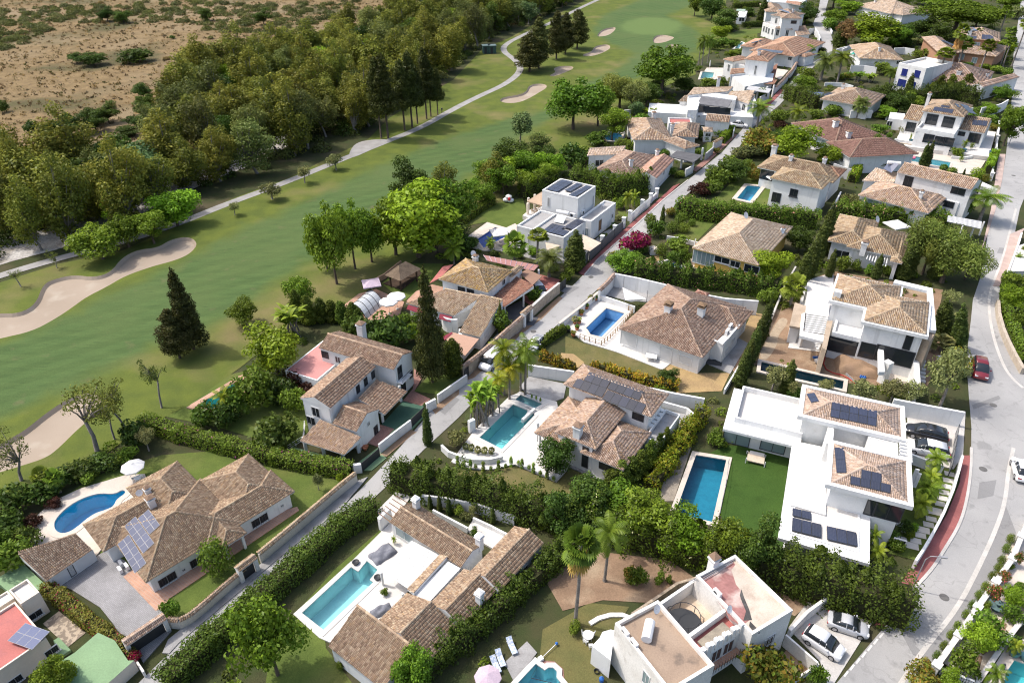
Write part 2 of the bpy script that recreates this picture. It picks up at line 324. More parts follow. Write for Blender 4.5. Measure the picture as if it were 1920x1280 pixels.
def qmesh(name,V,quads,cols=None,mats=None,loc=(0,0,0)):
    V=np.asarray(V,np.float32).reshape(-1,3)-np.array(loc,np.float32);quads=np.asarray(quads,np.int32).reshape(-1,4)
    me=bpy.data.meshes.new(name);me.vertices.add(len(V));me.vertices.foreach_set('co',V.ravel())
    me.loops.add(quads.size);me.loops.foreach_set('vertex_index',quads.ravel())
    me.polygons.add(len(quads));me.polygons.foreach_set('loop_start',np.arange(0,quads.size,4,dtype=np.int32));me.polygons.foreach_set('loop_total',np.full(len(quads),4,np.int32))
    me.update(calc_edges=True)
    if cols is not None:
        a=me.color_attributes.new('Col','FLOAT_COLOR','POINT');c=np.ones((len(V),4),np.float32);c[:,:3]=cols;a.data.foreach_set('color',c.ravel())
    if mats is not None:me.materials.append(mats)
    return me
def barrels(A,B,N,S,r0,r1,lift):
    n=len(A);out=np.zeros((n,8,3))
    for k,(cx,cz) in enumerate(((-1,0),(-.55,.8),(.55,.8),(1,0))):
        out[:,k]=A+S*(cx*r0)+N*(cz*r0+lift);out[:,4+k]=B+S*(cx*r1)+N*(cz*r1)
    base=np.arange(n)[:,None]*8
    q=np.concatenate([base+np.array([[0,1,5,4]]),base+np.array([[1,2,6,5]]),base+np.array([[2,3,7,6]]),base+np.array([[3,2,1,0]])])
    return out.reshape(-1,3),q
TONE={}
class Tiles:
    def __init__(s,pal,pitch,tl):s.V,s.Q,s.C,s.n,s.pal,s.p,s.tl=[],[],[],0,pal,pitch,tl;s.tone=TONE.setdefault(CUR['root'].name,RNG.uniform(.84,1.04)*np.array([1,RNG.uniform(.97,1.03),RNG.uniform(.92,1.08)]))
    def add(s,v,q,c):s.V.append(v);s.Q.append(q+s.n);s.C.append(np.repeat(c*s.tone,8,0));s.n+=len(v)
    def face(s, pts):
        P_=np.array([tuple(p) for p in pts]);e=P_[1]-P_[0];e /=np.linalg.norm(e)
        nrm=np.cross(P_[1]-P_[0],P_[2]-P_[1]);nrm /=np.linalg.norm(nrm)
        if nrm[2] < 0:nrm=-nrm
        up=np.cross(nrm,e)
        if up[2] < 0:up=-up
        ss=(P_-P_[0])@e;tt=(P_-P_[0])@up;lo,hi=ss.min(),ss.max();nc=max(1,int(round((hi-lo)/s.p)));pp=(hi-lo)/nc
        A,B=[],[]
        for i in range(nc):
            x=lo+(i+.5)*pp;ts=[]
            for k in range(len(P_)):
                s0,s1,t0,t1=ss[k],ss[(k+1) % len(P_)],tt[k],tt[(k+1) % len(P_)]
                if (s0-x)*(s1-x)<=0 and abs(s1-s0) > 1e-6:ts.append(t0+(t1-t0)*(x-s0)/(s1-s0))
            if len(ts) < 2:continue
            a,b=min(ts)-.06,max(ts);m=max(1,int(round((b-a)/s.tl)));g=np.linspace(a,b,m+1)
            jit=RNG.normal(0,.012,m)
            A.append(P_[0]+(x+jit)[:,None]*e+g[:-1,None]*up);B.append(P_[0]+(x+jit)[:,None]*e+g[1:,None]*up)
        if not A:return
        A=np.concatenate(A);B=np.concatenate(B);n=len(A)
        v,q=barrels(A,B,np.tile(nrm,(n,1)),np.tile(e,(n,1)),pp*.46,pp*.38,.035);s.add(v,q,pick(s.pal,n))
    def cap(s,a,b,r=.16):
        a=np.array(tuple(a));b=np.array(tuple(b));d=b-a;L=np.linalg.norm(d);m=max(1,int(L/.45));g=np.linspace(0,1,m+1)
        if a[2] > b[2]:a,b,d=b,a,-d
        h=np.cross(d,(0,0,1));h /=np.linalg.norm(h);up=np.cross(h,d);up /=np.linalg.norm(up)
        A=a+g[:-1,None]*d+up*.03;B=a+g[1:,None]*d+up*.03
        v,q=barrels(A,B,np.tile(up,(m,1)),np.tile(h,(m,1)),r,r*.85,.04);c=pick(s.pal,m)*.75+np.array([.45,.36,.27])*.25;s.add(v,q,c)
    def build(s,parent):
        me=qmesh('roof_tiles',np.concatenate(s.V),np.concatenate(s.Q),np.concatenate(s.C),TILE,CUR['loc']);o=link('roof_tiles',me,parent);o['kind']='stuff';return o
BASE={}
def basemat(pal):
    if pal not in BASE:c=PAL[pal][2];BASE[pal]=mat('tile_bed_'+pal,tuple(x*.8 for x in c),rough=.95,spec=.1)
    return BASE[pal]
def tsize(q):s=pscale(Vector((q.x,q.y,q.z)))*1.875;return max(.18,min(.34,s*1.6)),max(.36,min(.85,s*3.0))
def roofsolid(faces,low,gables,pal,wm,caps,name='roof'):
    V,F,MI=[],[],[];foot(low)
    def add(pts,k):n=len(V);V.extend([tuple(p) for p in pts]);F.append(tuple(range(n,n+len(pts))));MI.append(k)
    for p in faces:add(p,0)
    add([q-Vector((0,0,.14)) for q in low[::-1]],1)
    for i in range(len(low)):
        a,b=low[i],low[(i+1) % len(low)];add([a-Vector((0,0,.14)),b-Vector((0,0,.14)),b,a],1)
    for p in gables:add(p,1)
    ro=part(name,V,F,[basemat(pal),wm],None,MI)
    pt,tl=tsize(faces[0][0]);T=Tiles(pal,pt,tl)
    for p in faces:
        T.face(p);q=[Vector(x) for x in p];n=(q[1]-q[0]).cross(q[2]-q[1]).normalized()
        CUR['roofs'].append((q,n if n.z > 0 else -n))
    for a,b in caps:T.cap(a,b,max(.15,pt*.62))
    T.build(ro);return ro
def hip(R,ze,pitch=20,pal='tan',axis=None,ends=(1,1),wm=None):
    if axis is None:axis='u' if R.L>=R.W else 'v'
    if axis=='v':R=Rc(R.o+R.u*R.L,R.v,-R.u,R.W,R.L)
    w2=R.W/2;rise=math.tan(math.radians(pitch))*w2;e0=min(w2,R.L/2-.01)*ends[0];e1=min(w2,R.L/2-.01)*ends[1]
    a,b,c,d=R.p(0,0,ze),R.p(R.L,0,ze),R.p(R.L,R.W,ze),R.p(0,R.W,ze);r0,r1=R.p(e0,w2,ze+rise),R.p(R.L-e1,w2,ze+rise)
    faces=[[a,b,r1,r0],[c,d,r0,r1]];gab,caps=[],[]
    if (r1-r0).length > .1:caps.append((r0,r1))
    if ends[0]:faces.append([d,a,r0]);caps+=[(a,r0),(d,r0)]
    else:gab.append([d,a,r0])
    if ends[1]:faces.append([b,c,r1]);caps+=[(b,r1),(c,r1)]
    else:gab.append([b,c,r1])
    return roofsolid(faces,[a,b,c,d],gab,pal,wm or WHITE,caps)
def gable(R,ze,pitch=20,pal='tan',axis='u',wm=None):return hip(R,ze,pitch,pal,axis,(0,0),wm)
def shed(l0,l1,h1,h0,zl,zh,pal='tan',wm=None,cap=True):
    a,b,c,d=P(l0,zl),P(l1,zl),P(h1,zh),P(h0,zh)
    low=[a,b,Vector((c.x,c.y,zl)),Vector((d.x,d.y,zl))]
    roofsolid([[a,b,c,d]],low,[[b,low[2],c],[d,low[3],a],[low[2],low[3],d,c]],pal,wm or WHITE,[(d,c)] if cap else [])
    return [Vector((q.x,q.y)) for q in (a,b,c,d)]
def shrink(pts,d):
    c=sum(pts,Vector((0,0)))/len(pts);return [p+(c-p).normalized()*d for p in pts]
def onwall(px):
    d=ray(px);best=None
    for p0,p1,z0,z1,n in CUR['walls']:
        dn=d.x*n.x+d.y*n.y
        if dn>=-1e-6:continue
        t=((p0.x-CPOS.x)*n.x+(p0.y-CPOS.y)*n.y)/dn;q=CPOS+d*t;e=(p1-p0);L=e.length;s=(Vector((q.x,q.y))-p0).dot(e)/L
        miss=max(0,-s,s-L)+max(0,z0-q.z,q.z-z1)
        if best is None or miss*30+t*.02 < best[0]:best=(miss*30+t*.02,q,Vector((e.x/L,e.y/L,0)),Vector((n.x,n.y,0)),L,z1)
    return best[1:] if best else None
def window(px,w_=1.2,h=1.2,glass=None,frame=None,sill=False,name='window',nx=2,grille=False,fr=.09):
    r=onwall(px)
    if r is None:return
    q,e,n,L,zt=r;z=Vector((0,0,1));w_=min(w_,L*.96);h=min(h,zt-.25);q.z=min(q.z,zt-h/2-.12)
    if q.z-h/2 < .05:q.z=h/2+.05
    def pl(x0,x1,z0,z1,d0,d1):
        pts=[q+e*x0+z*z0+n*d0,q+e*x1+z*z0+n*d0,q+e*x1+z*z1+n*d0,q+e*x0+z*z1+n*d0,q+e*x0+z*z0+n*d1,q+e*x1+z*z0+n*d1,q+e*x1+z*z1+n*d1,q+e*x0+z*z1+n*d1]
        return [tuple(p) for p in pts],[(3,2,1,0),(4,5,6,7),(0,1,5,4),(1,2,6,5),(2,3,7,6),(3,0,4,7)]
    a,b=w_/2,h/2;its=[pl(-a,a,b-fr,b,-.1,.06),pl(-a,a,-b,-b+fr,-.1,.06),pl(-a,-a+fr,-b+fr,b-fr,-.1,.06),pl(a-fr,a,-b+fr,b-fr,-.1,.06)]
    for i in range(1,nx):x=-a+w_*i/nx;its.append(pl(x-fr*.4,x+fr*.4,-b+fr,b-fr,-.1,.05))
    if sill:its.append(pl(-a-.12,a+.12,-b-.1,-b,-.1,.16))
    v,f=join(its);o=part(name,v,f,frame or FRAME)
    v,f=pl(-a+fr,a-fr,-b+fr,b-fr,-.1,.02);part('pane',v,f,glass or GLASS,o)
    if grille:
        its=[pl(-a+w_*(i+.5)/7-.02,-a+w_*(i+.5)/7+.02,-b,b,.12,.15) for i in range(7)];v,f=join(its);part('grille',v,f,FRAMED,o)
    return o
def onroof(px,z=None):
    d=ray(px);best=None
    for poly,n in CUR['roofs']:
        dn=d.dot(n)
        if dn > -1e-6:continue
        t=(poly[0]-CPOS).dot(n)/dn;q=CPOS+d*t;ok=True;m=len(poly);c=sum(poly,Vector())/m;miss=0
        for i in range(m):
            a,b=poly[i],poly[(i+1) % m];s=n.cross(b-a).normalized()
            if s.dot(c-a) < 0:s=-s
            miss=max(miss,-s.dot(q-a))
        k=max(0,miss)*30+t*.02
        if best is None or k < best[0]:best=(k,q,n)
    return best[1],best[2]
PANEL={}
def solar(a,b,c,nx,ny,plane=None,tint=0.0,off=.16,label=None):
    mid=((b[0]+c[0])/2,(b[1]+c[1])/2)
    if plane is None:q0,n=onroof(mid)
    else:q0,n=P(mid,plane),Vector((0,0,1))
    def hit(p):d=ray(p);t=(q0-CPOS).dot(n)/d.dot(n);return CPOS+d*t
    A,B,C=hit(a),hit(b),hit(c);u=(B-A).normalized();v=n.cross(u)
    if v.dot(C-A) < 0:v=-v
    W=(B-A).length/nx;Hh=abs((C-A).dot(v))/ny
    if tint > .5 and plane is not None:pass
    o0=A+n*off;its=[]
    for j in range(ny):
        for f in (.25,.75):
            y=(j+f)*Hh;p=[o0+v*(y-.02)-n*.09,o0+u*W*nx+v*(y-.02)-n*.09,o0+u*W*nx+v*(y+.02)-n*.09,o0+v*(y+.02)-n*.09]
            its.append(([tuple(x-n*.04) for x in p]+[tuple(x) for x in p],[(3,2,1,0),(4,5,6,7),(0,1,5,4),(1,2,6,5),(2,3,7,6),(3,0,4,7)]))
    vv,ff=join(its);arr=part('solar_array',vv,ff,METAL)
    key=(tint > .4,round(W,2),round(Hh,2),round(n.z,3),round(u.x,3),round(u.y,3),round(v.x,3))
    if key not in PANEL:
        g=.012;i=.022
        def pt(x,y,z):return tuple(u*x+v*y+n*z)
        w0,w1,h0,h1=g,W-g,g,Hh-g
        V=[pt(w0,h0,0),pt(w1,h0,0),pt(w1,h1,0),pt(w0,h1,0),pt(w0,h0,-.07),pt(w1,h0,-.07),pt(w1,h1,-.07),pt(w0,h1,-.07),pt(w0+i,h0+i,.004),pt(w1-i,h0+i,.004),pt(w1-i,h1-i,.004),pt(w0+i,h1-i,.004)]
        me=bpy.data.meshes.new('solar_panel');me.from_pydata(V,[],[(0,1,2,3),(7,6,5,4),(0,4,5,1),(1,5,6,2),(2,6,7,3),(3,7,4,0),(8,9,10,11)])
        me.materials.append(METAL if tint > .4 else DKMET);me.materials.append(SOLAR);me.polygons[6].material_index=1
        uv=me.uv_layers.new(name='UVMap');ls=me.polygons[6].loop_start
        for k,t in enumerate(((0,0),(1,0),(1,1),(0,1))):uv.data[ls+k].uv=t
        PANEL[key]=me
    for j in range(ny):
        for i in range(nx):
            o=link('solar_panel',PANEL[key],arr,o0+u*W*i+v*Hh*j-CUR['loc']);o['tint']=float(min(1,max(0,tint+random.uniform(-.08,.08))))
    return arr
def chimney(px,h=1.6,s=.8,z=None,capm=None,pots=True):
    q,n=onroof(px) if z is None else (P(px,z),None)
    yaw=math.atan2(CUR['walls'][0][4].y,CUR['walls'][0][4].x) if CUR['walls'] else 0
    v,f=cbox(q,s,s,q.z-.8,q.z+h,yaw);o=part('chimney',v,f,WHITE)
    its=[cbox(q,s+.24,s+.24,q.z+h+.002,q.z+h+.14,yaw)]
    for dx,dy in ((1,1),(1,-1),(-1,1),(-1,-1)):
        c=Vector((math.cos(yaw)*dx-math.sin(yaw)*dy,math.sin(yaw)*dx+math.cos(yaw)*dy))*(s*.34);its.append(cbox((q.x+c.x,q.y+c.y),.14,.14,q.z+h+.14,q.z+h+.38,yaw))
    v,f=join(its);part('chimney_cap',v,f,capm or WHITE,o)
    R=s*.62;zz=q.z+h+.38;cs=[(q.x+R*(math.cos(yaw)*a-math.sin(yaw)*b),q.y+R*(math.sin(yaw)*a+math.cos(yaw)*b),zz) for a,b in ((-1,-1),(1,-1),(1,1),(-1,1))]
    part('cowl',cs+[(q.x,q.y,zz+.28)],[(0,1,4),(1,2,4),(2,3,4),(3,0,4),(3,2,1,0)],capm or basemat('tan'),o)
def dish(px,r=.55,z=None,wall=False):
    q,n=onroof(px) if z is None else (P(px,z),None)
    r*=.62;c=Vector((q.x,q.y,q.z+.75));ax=Vector((.55,-.65,.45)).normalized();a=ax.cross(Vector((0,0,1))).normalized();b=ax.cross(a);V,F=[],[]
    for i,(rr,dd) in enumerate(((.02,0),(.5,.05),(1,.2))):
        for k in range(14):t=2*math.pi*k/14;V.append(tuple(c+(a*math.cos(t)+b*math.sin(t))*r*rr+ax*dd*r))
    for i in range(2):
        for k in range(14):F.append((i*14+k,i*14+(k+1) % 14,(i+1)*14+(k+1) % 14,(i+1)*14+k))
    o=part('satellite_dish',V,F,PLASW);v,f=join([tube([(q.x,q.y,q.z-.2),tuple(c)],[.03,.03],5),tube([tuple(c),tuple(c+ax*r*.9)],[.015,.015],4)]);part('mast',v,f,METAL,o)
def acunit(px,z=None,yaw=0.0):
    q=P(px,z) if z is not None else onroof(px)[0];v,f=cbox(q,.95,.36,q.z+.08,q.z+.75,yaw);o=part('air_conditioner',v,f,PLASW)
    u=Vector((math.cos(yaw),math.sin(yaw)));nrm=Vector((u.y,-u.x));c=q+Vector((nrm.x,nrm.y,0))*.19+Vector((u.x,u.y,0))*-.12;V,F=[],[]
    for k in range(12):t=2*math.pi*k/12;V.append((c.x+u.x*.26*math.cos(t),c.y+u.y*.26*math.cos(t),q.z+.41+.26*math.sin(t)))
    part('fan',V,[tuple(range(12))],DKMET,o)
HOLES=[]
def inpoly(x,y,poly):
    r=np.zeros(x.shape,bool);n=len(poly);j=n-1
    for i in range(n):
        xi,yi,xj,yj=poly[i][0],poly[i][1],poly[j][0],poly[j][1]
        if yi!=yj:r^=((yi > y)!=(yj > y)) & (x < (xj-xi)*(y-yi)/(yj-yi)+xi)
        j=i
    return r
def dpoly(x,y,poly):
    d=np.full(x.shape,1e9);n=len(poly)
    for i in range(n):
        a=np.array(poly[i][:2]);b=np.array(poly[(i+1) % n][:2]);ab=b-a;t=np.clip(((x-a[0])*ab[0]+(y-a[1])*ab[1])/(ab@ab+1e-12),0,1)
        d=np.minimum(d,np.hypot(x-a[0]-t*ab[0],y-a[1]-t*ab[1]))
    return d
def sheet(name,poly,z,m,grid=None,kind=True,skirt=0.0,attr=None):
    poly=[(p[0],p[1]) for p in poly];pts=[Vector(p) for p in poly];edges=[(i,(i+1) % len(poly)) for i in range(len(poly))]
    xs=[p[0] for p in poly];ys=[p[1] for p in poly];bb=(min(xs),max(xs),min(ys),max(ys));hs=[]
    for h in HOLES:
        hx=[p[0] for p in h];hy=[p[1] for p in h]
        if max(hx) < bb[0] or min(hx) > bb[1] or max(hy) < bb[2] or min(hy) > bb[3]:continue
        hs.append(h);n=len(pts);pts+=[Vector(p[:2]) for p in h];edges+=[(n+i,n+(i+1) % len(h)) for i in range(len(h))]
    if grid:
        gx,gy=np.meshgrid(np.arange(bb[0],bb[1],grid),np.arange(bb[2],bb[3],grid));gx=gx.ravel()+RNG.uniform(-.2,.2,gx.size)*grid;gy=gy.ravel()+RNG.uniform(-.2,.2,gy.size)*grid
        k=inpoly(gx,gy,poly) & (dpoly(gx,gy,poly) > grid*.3);pts+=[Vector(p) for p in zip(gx[k],gy[k])]
    r=delaunay_2d_cdt(pts,edges,[],0,1e-4);vs,fs=r[0],r[2]
    V=np.array([(v.x,v.y) for v in vs]);Fa=np.array([f for f in fs if len(f)==3]);c=V[Fa].mean(1);ok=inpoly(c[:,0],c[:,1],poly)
    for h in hs:ok&=~inpoly(c[:,0],c[:,1],[p[:2] for p in h])
    if name not in ('ground','scrubland','riverbed','golf_course','building_plot','planting_bed','bank'):SHEETS.append(poly)
    Fa=Fa[ok];v3=[(p[0],p[1],z) for p in V];F=[tuple(int(i) for i in f) for f in Fa]
    if skirt:
        n=len(v3);v3+=[(p[0],p[1],z) for p in poly]+[(p[0],p[1],z-skirt) for p in poly];k=len(poly);F+=[(n+i,n+(i+1) % k,n+k+(i+1) % k,n+k+i) for i in range(k)]
    me=mesh(name,v3,F,m)
    if attr is not None:
        a=me.color_attributes.new('Mix','FLOAT_COLOR','POINT');cc=np.ones((len(v3),4),np.float32);cc[:,:3]=attr(np.array([p[0] for p in v3]),np.array([p[1] for p in v3]));a.data.foreach_set('color',cc.ravel())
    return struct(name,me) if kind else me
def GP(pts,z=0):
    reset();return [(q.x,q.y) for q in (P2(p,z) for p in pts)]
def smooth(poly,it=2):
    for _ in range(it):
        o=[]
        for i in range(len(poly)):
            a,b=poly[i],poly[(i+1) % len(poly)];o+=[(a[0]*.75+b[0]*.25,a[1]*.75+b[1]*.25),(a[0]*.25+b[0]*.75,a[1]*.25+b[1]*.75)]
        poly=o
    return poly
def smoothline(pts,it=2):
    for _ in range(it):
        o=[pts[0]]
        for a,b in zip(pts[:-1],pts[1:]):o+=[(a[0]*.75+b[0]*.25,a[1]*.75+b[1]*.25),(a[0]*.25+b[0]*.75,a[1]*.25+b[1]*.75)]
        pts=o+[pts[-1]]
    return pts
def strip(pts, w_):
    L,R=[],[];n=len(pts)
    for i,p in enumerate(pts):
        a=Vector(pts[max(0,i-1)]);b=Vector(pts[min(n-1,i+1)]);d=(b-a).normalized();nn=Vector((-d.y,d.x))*w_/2;p=Vector(p);L.append(tuple(p+nn));R.append(tuple(p-nn))
    return L+R[::-1]
def offpoly(poly, d):
    n=len(poly);ar=sum(poly[i][0]*poly[(i+1) % n][1]-poly[(i+1) % n][0]*poly[i][1] for i in range(n));sg=1 if ar > 0 else -1;o=[]
    for i in range(n):
        p,a,b=Vector(poly[i]),Vector(poly[i-1]),Vector(poly[(i+1) % n]);d1=(p-a).normalized();d2=(b-p).normalized();n1=Vector((d1.y,-d1.x))*sg;n2=Vector((d2.y,-d2.x))*sg
        m=n1+n2;m=m/max(.35,(1+n1.dot(n2)));o.append(tuple(p+m*d))
    return o
POOLS=[]
def pool(label,poly,tint=(.45,.86,.90),depth=1.5,fin=None,cop=.45,copm=None,level=.0,zdeck=.14,steps=None,name='swimming_pool',group=None):
    poly=[tuple(p[:2]) for p in poly];n=len(poly);tint=tuple(round(x**.62,3) for x in tint)
    if sum(poly[i][0]*poly[(i+1) % n][1]-poly[(i+1) % n][0]*poly[i][1] for i in range(n)) < 0:poly=poly[::-1]
    HOLES.append(poly);c=(sum(p[0] for p in poly)/n,sum(p[1] for p in poly)/n,0);reset();root=thing(name,label,'pool',c,group,False);fin=fin or POOLF
    v=[(p[0],p[1],zdeck-.02) for p in poly]+[(p[0],p[1],-depth) for p in poly]
    part('basin',v,[tuple(range(n,2*n))]+[(i,i+n,(i+1) % n+n,(i+1) % n) for i in range(n)],fin)
    if level > -depth:part('water',[(p[0],p[1],level) for p in poly],[tuple(range(n))],MATS.get('water%s' % (tint,)) or watermat('water%s' % (tint,),tint))
    if cop:
        out=offpoly(poly,cop);inn=offpoly(poly,-.04);z0,z1=-.05,zdeck+.045
        v=[(p[0],p[1],z1) for p in inn]+[(p[0],p[1],z1) for p in out]+[(p[0],p[1],z0) for p in out]+[(p[0],p[1],z1-.12) for p in inn];F=[]
        for i in range(n):j=(i+1) % n;F+=[(i,i+n,j+n,j),(i+n,i+2*n,j+2*n,j+n),(i+3*n,i,j,j+3*n)]
        part('coping',v,F,copm or PAVW)
    if steps:
        a,b,d=steps;ua=(b-a);k=4
        for i in range(k):
            q=[a+d*(i/k),b+d*(i/k),b+d*((i+1)/k),a+d*((i+1)/k)];v,f=prism([(x.x,x.y) for x in q],-depth+.01,level-.12-i*.26);part('step',v,f,fin)
    return root
def dishsheet(name,poly,m,depth=.5):
    n=len(poly);c=np.mean(np.array(poly),0);r0=poly;r1=offpoly(poly,-.7);r2=[tuple(np.array(p)*.8+c*.2) for p in r1]
    V=[(p[0],p[1],.03) for p in r0]+[(p[0],p[1],-depth*.75) for p in r1]
    F=[(i,i+n,(i+1) % n+n,(i+1) % n) for i in range(n)]
    me=mesh(name,V,F,m);o=struct(name,me);return o
BUNK=[]
def bunker(pts):
    poly=smooth(GP(pts),2);n=len(poly)
    if sum(poly[i][0]*poly[(i+1) % n][1]-poly[(i+1) % n][0]*poly[i][1] for i in range(n)) < 0:poly=poly[::-1]
    HOLES.append(poly);BUNK.append(poly);inn=offpoly(poly,-.35);v=[(p[0],p[1],.05) for p in poly]+[(p[0],p[1],-.4) for p in inn]
    F=[(i,i+n,(i+1) % n+n,(i+1) % n) for i in range(n)]
    r=delaunay_2d_cdt([Vector(p) for p in inn],[(i,(i+1) % n) for i in range(n)],[],1,1e-5);b0=len(v);v+=[(p.x,p.y,-.38) for p in r[0]];F+=[tuple(b0+i for i in f) for f in r[2]]
    struct('sand_bunker',mesh('sand_bunker',v,F,SAND))
use('Z4');bunker([(-200,480),(0,470),(110,470),(200,420),(240,310),(300,280),(410,255),(530,270),(620,240),(680,160),(770,115),(880,105),(950,60),(1040,42),(1090,60),(1100,95),(1050,145),(960,180),(860,205),(700,260),(600,320),(480,380),(400,440),(310,500),(180,570),(0,610),(-200,660)])
bunker([(-150,1265),(0,1200),(130,1130),(240,1040),(340,970),(430,925),(510,912),(560,935),(565,985),(500,1060),(420,1130),(330,1220),(260,1275),(120,1320),(0,1357),(-150,1390)])
use('Z2')
for b in ([(880,565),(900,545),(1000,530),(1035,510),(1045,480),(1090,468),(1140,472),(1150,490),(1100,520),(1050,550),(990,575),(920,578)],
          [(1155,425),(1200,405),(1180,385),(1220,370),(1290,370),(1297,385),(1240,410),(1190,428)],[(1335,310),(1400,290),(1410,262),(1470,248),(1500,255),(1500,275),(1440,305),(1380,318)],
          [(1425,200),(1455,165),(1530,150),(1530,170),(1490,200),(1440,207)],[(1740,245),(1740,210),(1780,193),(1860,208),(1850,220),(1800,240)],[(1800,270),(1830,245),(1890,255),(1870,280)]):bunker(b)
def V2(p,z=0):return P2(p,z)
use('Z7');pool('curved bright blue pool beside the large brown-tiled villa',smooth(GP([(300,400),(320,360),(370,310),(430,270),(500,240),(570,225),(640,232),(690,203),(712,225),(655,262),(640,300),(600,320),(540,338),(490,370),(450,405),(400,442),(350,455),(312,440)]),2),(.04,.50,.93),1.6,POOLF,.55,PAVB)
use('C1');A_,B_=V2((400,552)),V2((545,650));pool('long pale turquoise pool beside grey covered loungers',GP([(85,845),(400,552),(445,580),(500,512),(572,572),(522,635),(545,650),(225,955)]),(.56,.95,.98),1.5,POOLF,.4,PAVW)
use('B8');pool('turquoise pool of the villa with sixteen solar panels',GP([(300,700),(545,458),(655,503),(625,560),(690,520),(705,535),(640,605),(465,785)]),(.44,.93,.94),1.5,POOLF,.35,PAVW)
pool('small raised spa at the head of a turquoise pool',GP([(558,425),(600,388),(762,456),(702,492)]),(.62,.86,.87),.7,POOLF,.4,PAVW,level=.02)
use('B6');pool('half empty blue tiled pool inside a low timber fence',GP([(190,692),(388,500),(565,552),(345,775),(300,768),(235,752),(212,712)]),(.62,.80,.92),1.6,POOLB,.3,PAVB,level=-1.35)
use('A3');pool('deep blue pool under a white square parasol',GP([(178,748),(365,626),(540,690),(250,836)]),(.10,.26,.66),1.6,POOLB,.3,PAVB)
use('Z9');pool('dark blue rectangular pool beside artificial lawn',GP([(-50,350),(72,12),(245,40),(165,390),(90,372)]),(.40,.80,.92),1.5,POOLK,.45,PAVB)
use('C4');pool('pool with rounded blue steps among brick edging',GP([(30,1300),(190,1128),(262,1180),(290,1160),(330,1160),(362,1190),(360,1240),(400,1290),(300,1360)]),(.30,.72,.85),1.4,POOLF,.35,PAVW)
use('A6');pool('dark green unfinished pool at the building site',GP([(-60,820),(650,985),(640,1060),(-70,900)]),(.12,.36,.36),1.4,POOLK,.4,PAVB)
use('Z3');pool('small rectangular blue pool on a lawn beside a tall hedge',GP([(300,1112),(360,1038),(440,1045),(375,1128)]),(.16,.56,.80),1.5,POOLF,.7,PAVB)
use('A4');pool('long light blue pool with an inflatable below the stone terrace wall',GP([(345,1015),(375,950),(960,1050),(935,1120)]),(.30,.76,.88),1.4,POOLF,.35,PAVB)
use('Z2');pool('bright blue pool with white railings near the golf course',GP([(1462,770),(1490,742),(1560,748),(1568,765),(1530,790),(1480,788)]),(.12,.55,.88),1.4,POOLF,.5,PAVB)
use('B3');pool('narrow teal pool on a white raised terrace',GP([(445,452),(478,418),(812,470),(800,492)]),(.22,.66,.74),1.2,POOLF,.3,PAVW)
use('B1');pool('mint green pool beside a two-storey tan-roofed villa',GP([(78,955),(108,866),(250,880),(232,940)]),(.40,.82,.80),1.3,POOLF,.5,PAVB)
pool('slim pale pool left of salmon-roofed villa',GP([(490,590),(580,510),(605,520),(545,590)]),(.45,.82,.88),1.2,POOLF,.4,PAVW)
use('A5');use('Z4');pool('teal garden pool half hidden by leaves',GP([(1095,990),(1335,845),(1400,870),(1290,960),(1180,1010)]),(.10,.60,.55),1.3,POOLF,.6,TERRA)
use('C3');pool('turquoise pool at the edge of the planted terrace',GP([(1020,1200),(1100,1085),(1300,1160),(1300,1400),(1000,1320)]),(.20,.68,.72),1.4,POOLF,.4,PAVB)
use('C2');pool('small hidden blue pool beside the yellow villa',GP([(455,560),(520,545),(700,630),(660,640)]),(.20,.62,.85),1.2,POOLF,.3,PAVW)
def grassmat(name,a,b,d,ang=0.0,st=(1,1,1),sc=.5):
    m,t,o=nodes(name);pos=geo(t)
    c=mixc(t,noise(t,pos,sc,5,.35,.65,(st,ang)),a,b);c=mixc(t,noise(t,pos,.12,5,.55,.75),c,d);c=mixc(t,noise(t,pos,1.1,5,.58,.8),c,tuple(x*.7 for x in a))
    f=mixc(t,noise(t,pos,13,3,.2,.8),(.75,)*3,(1.22,)*3);c=mixc(t,1.0,c,f,'MULTIPLY');pbsdf(t,o,c,.95,.1,noise(t,pos,10,3,0,1),.04);MATS[name]=m;return m
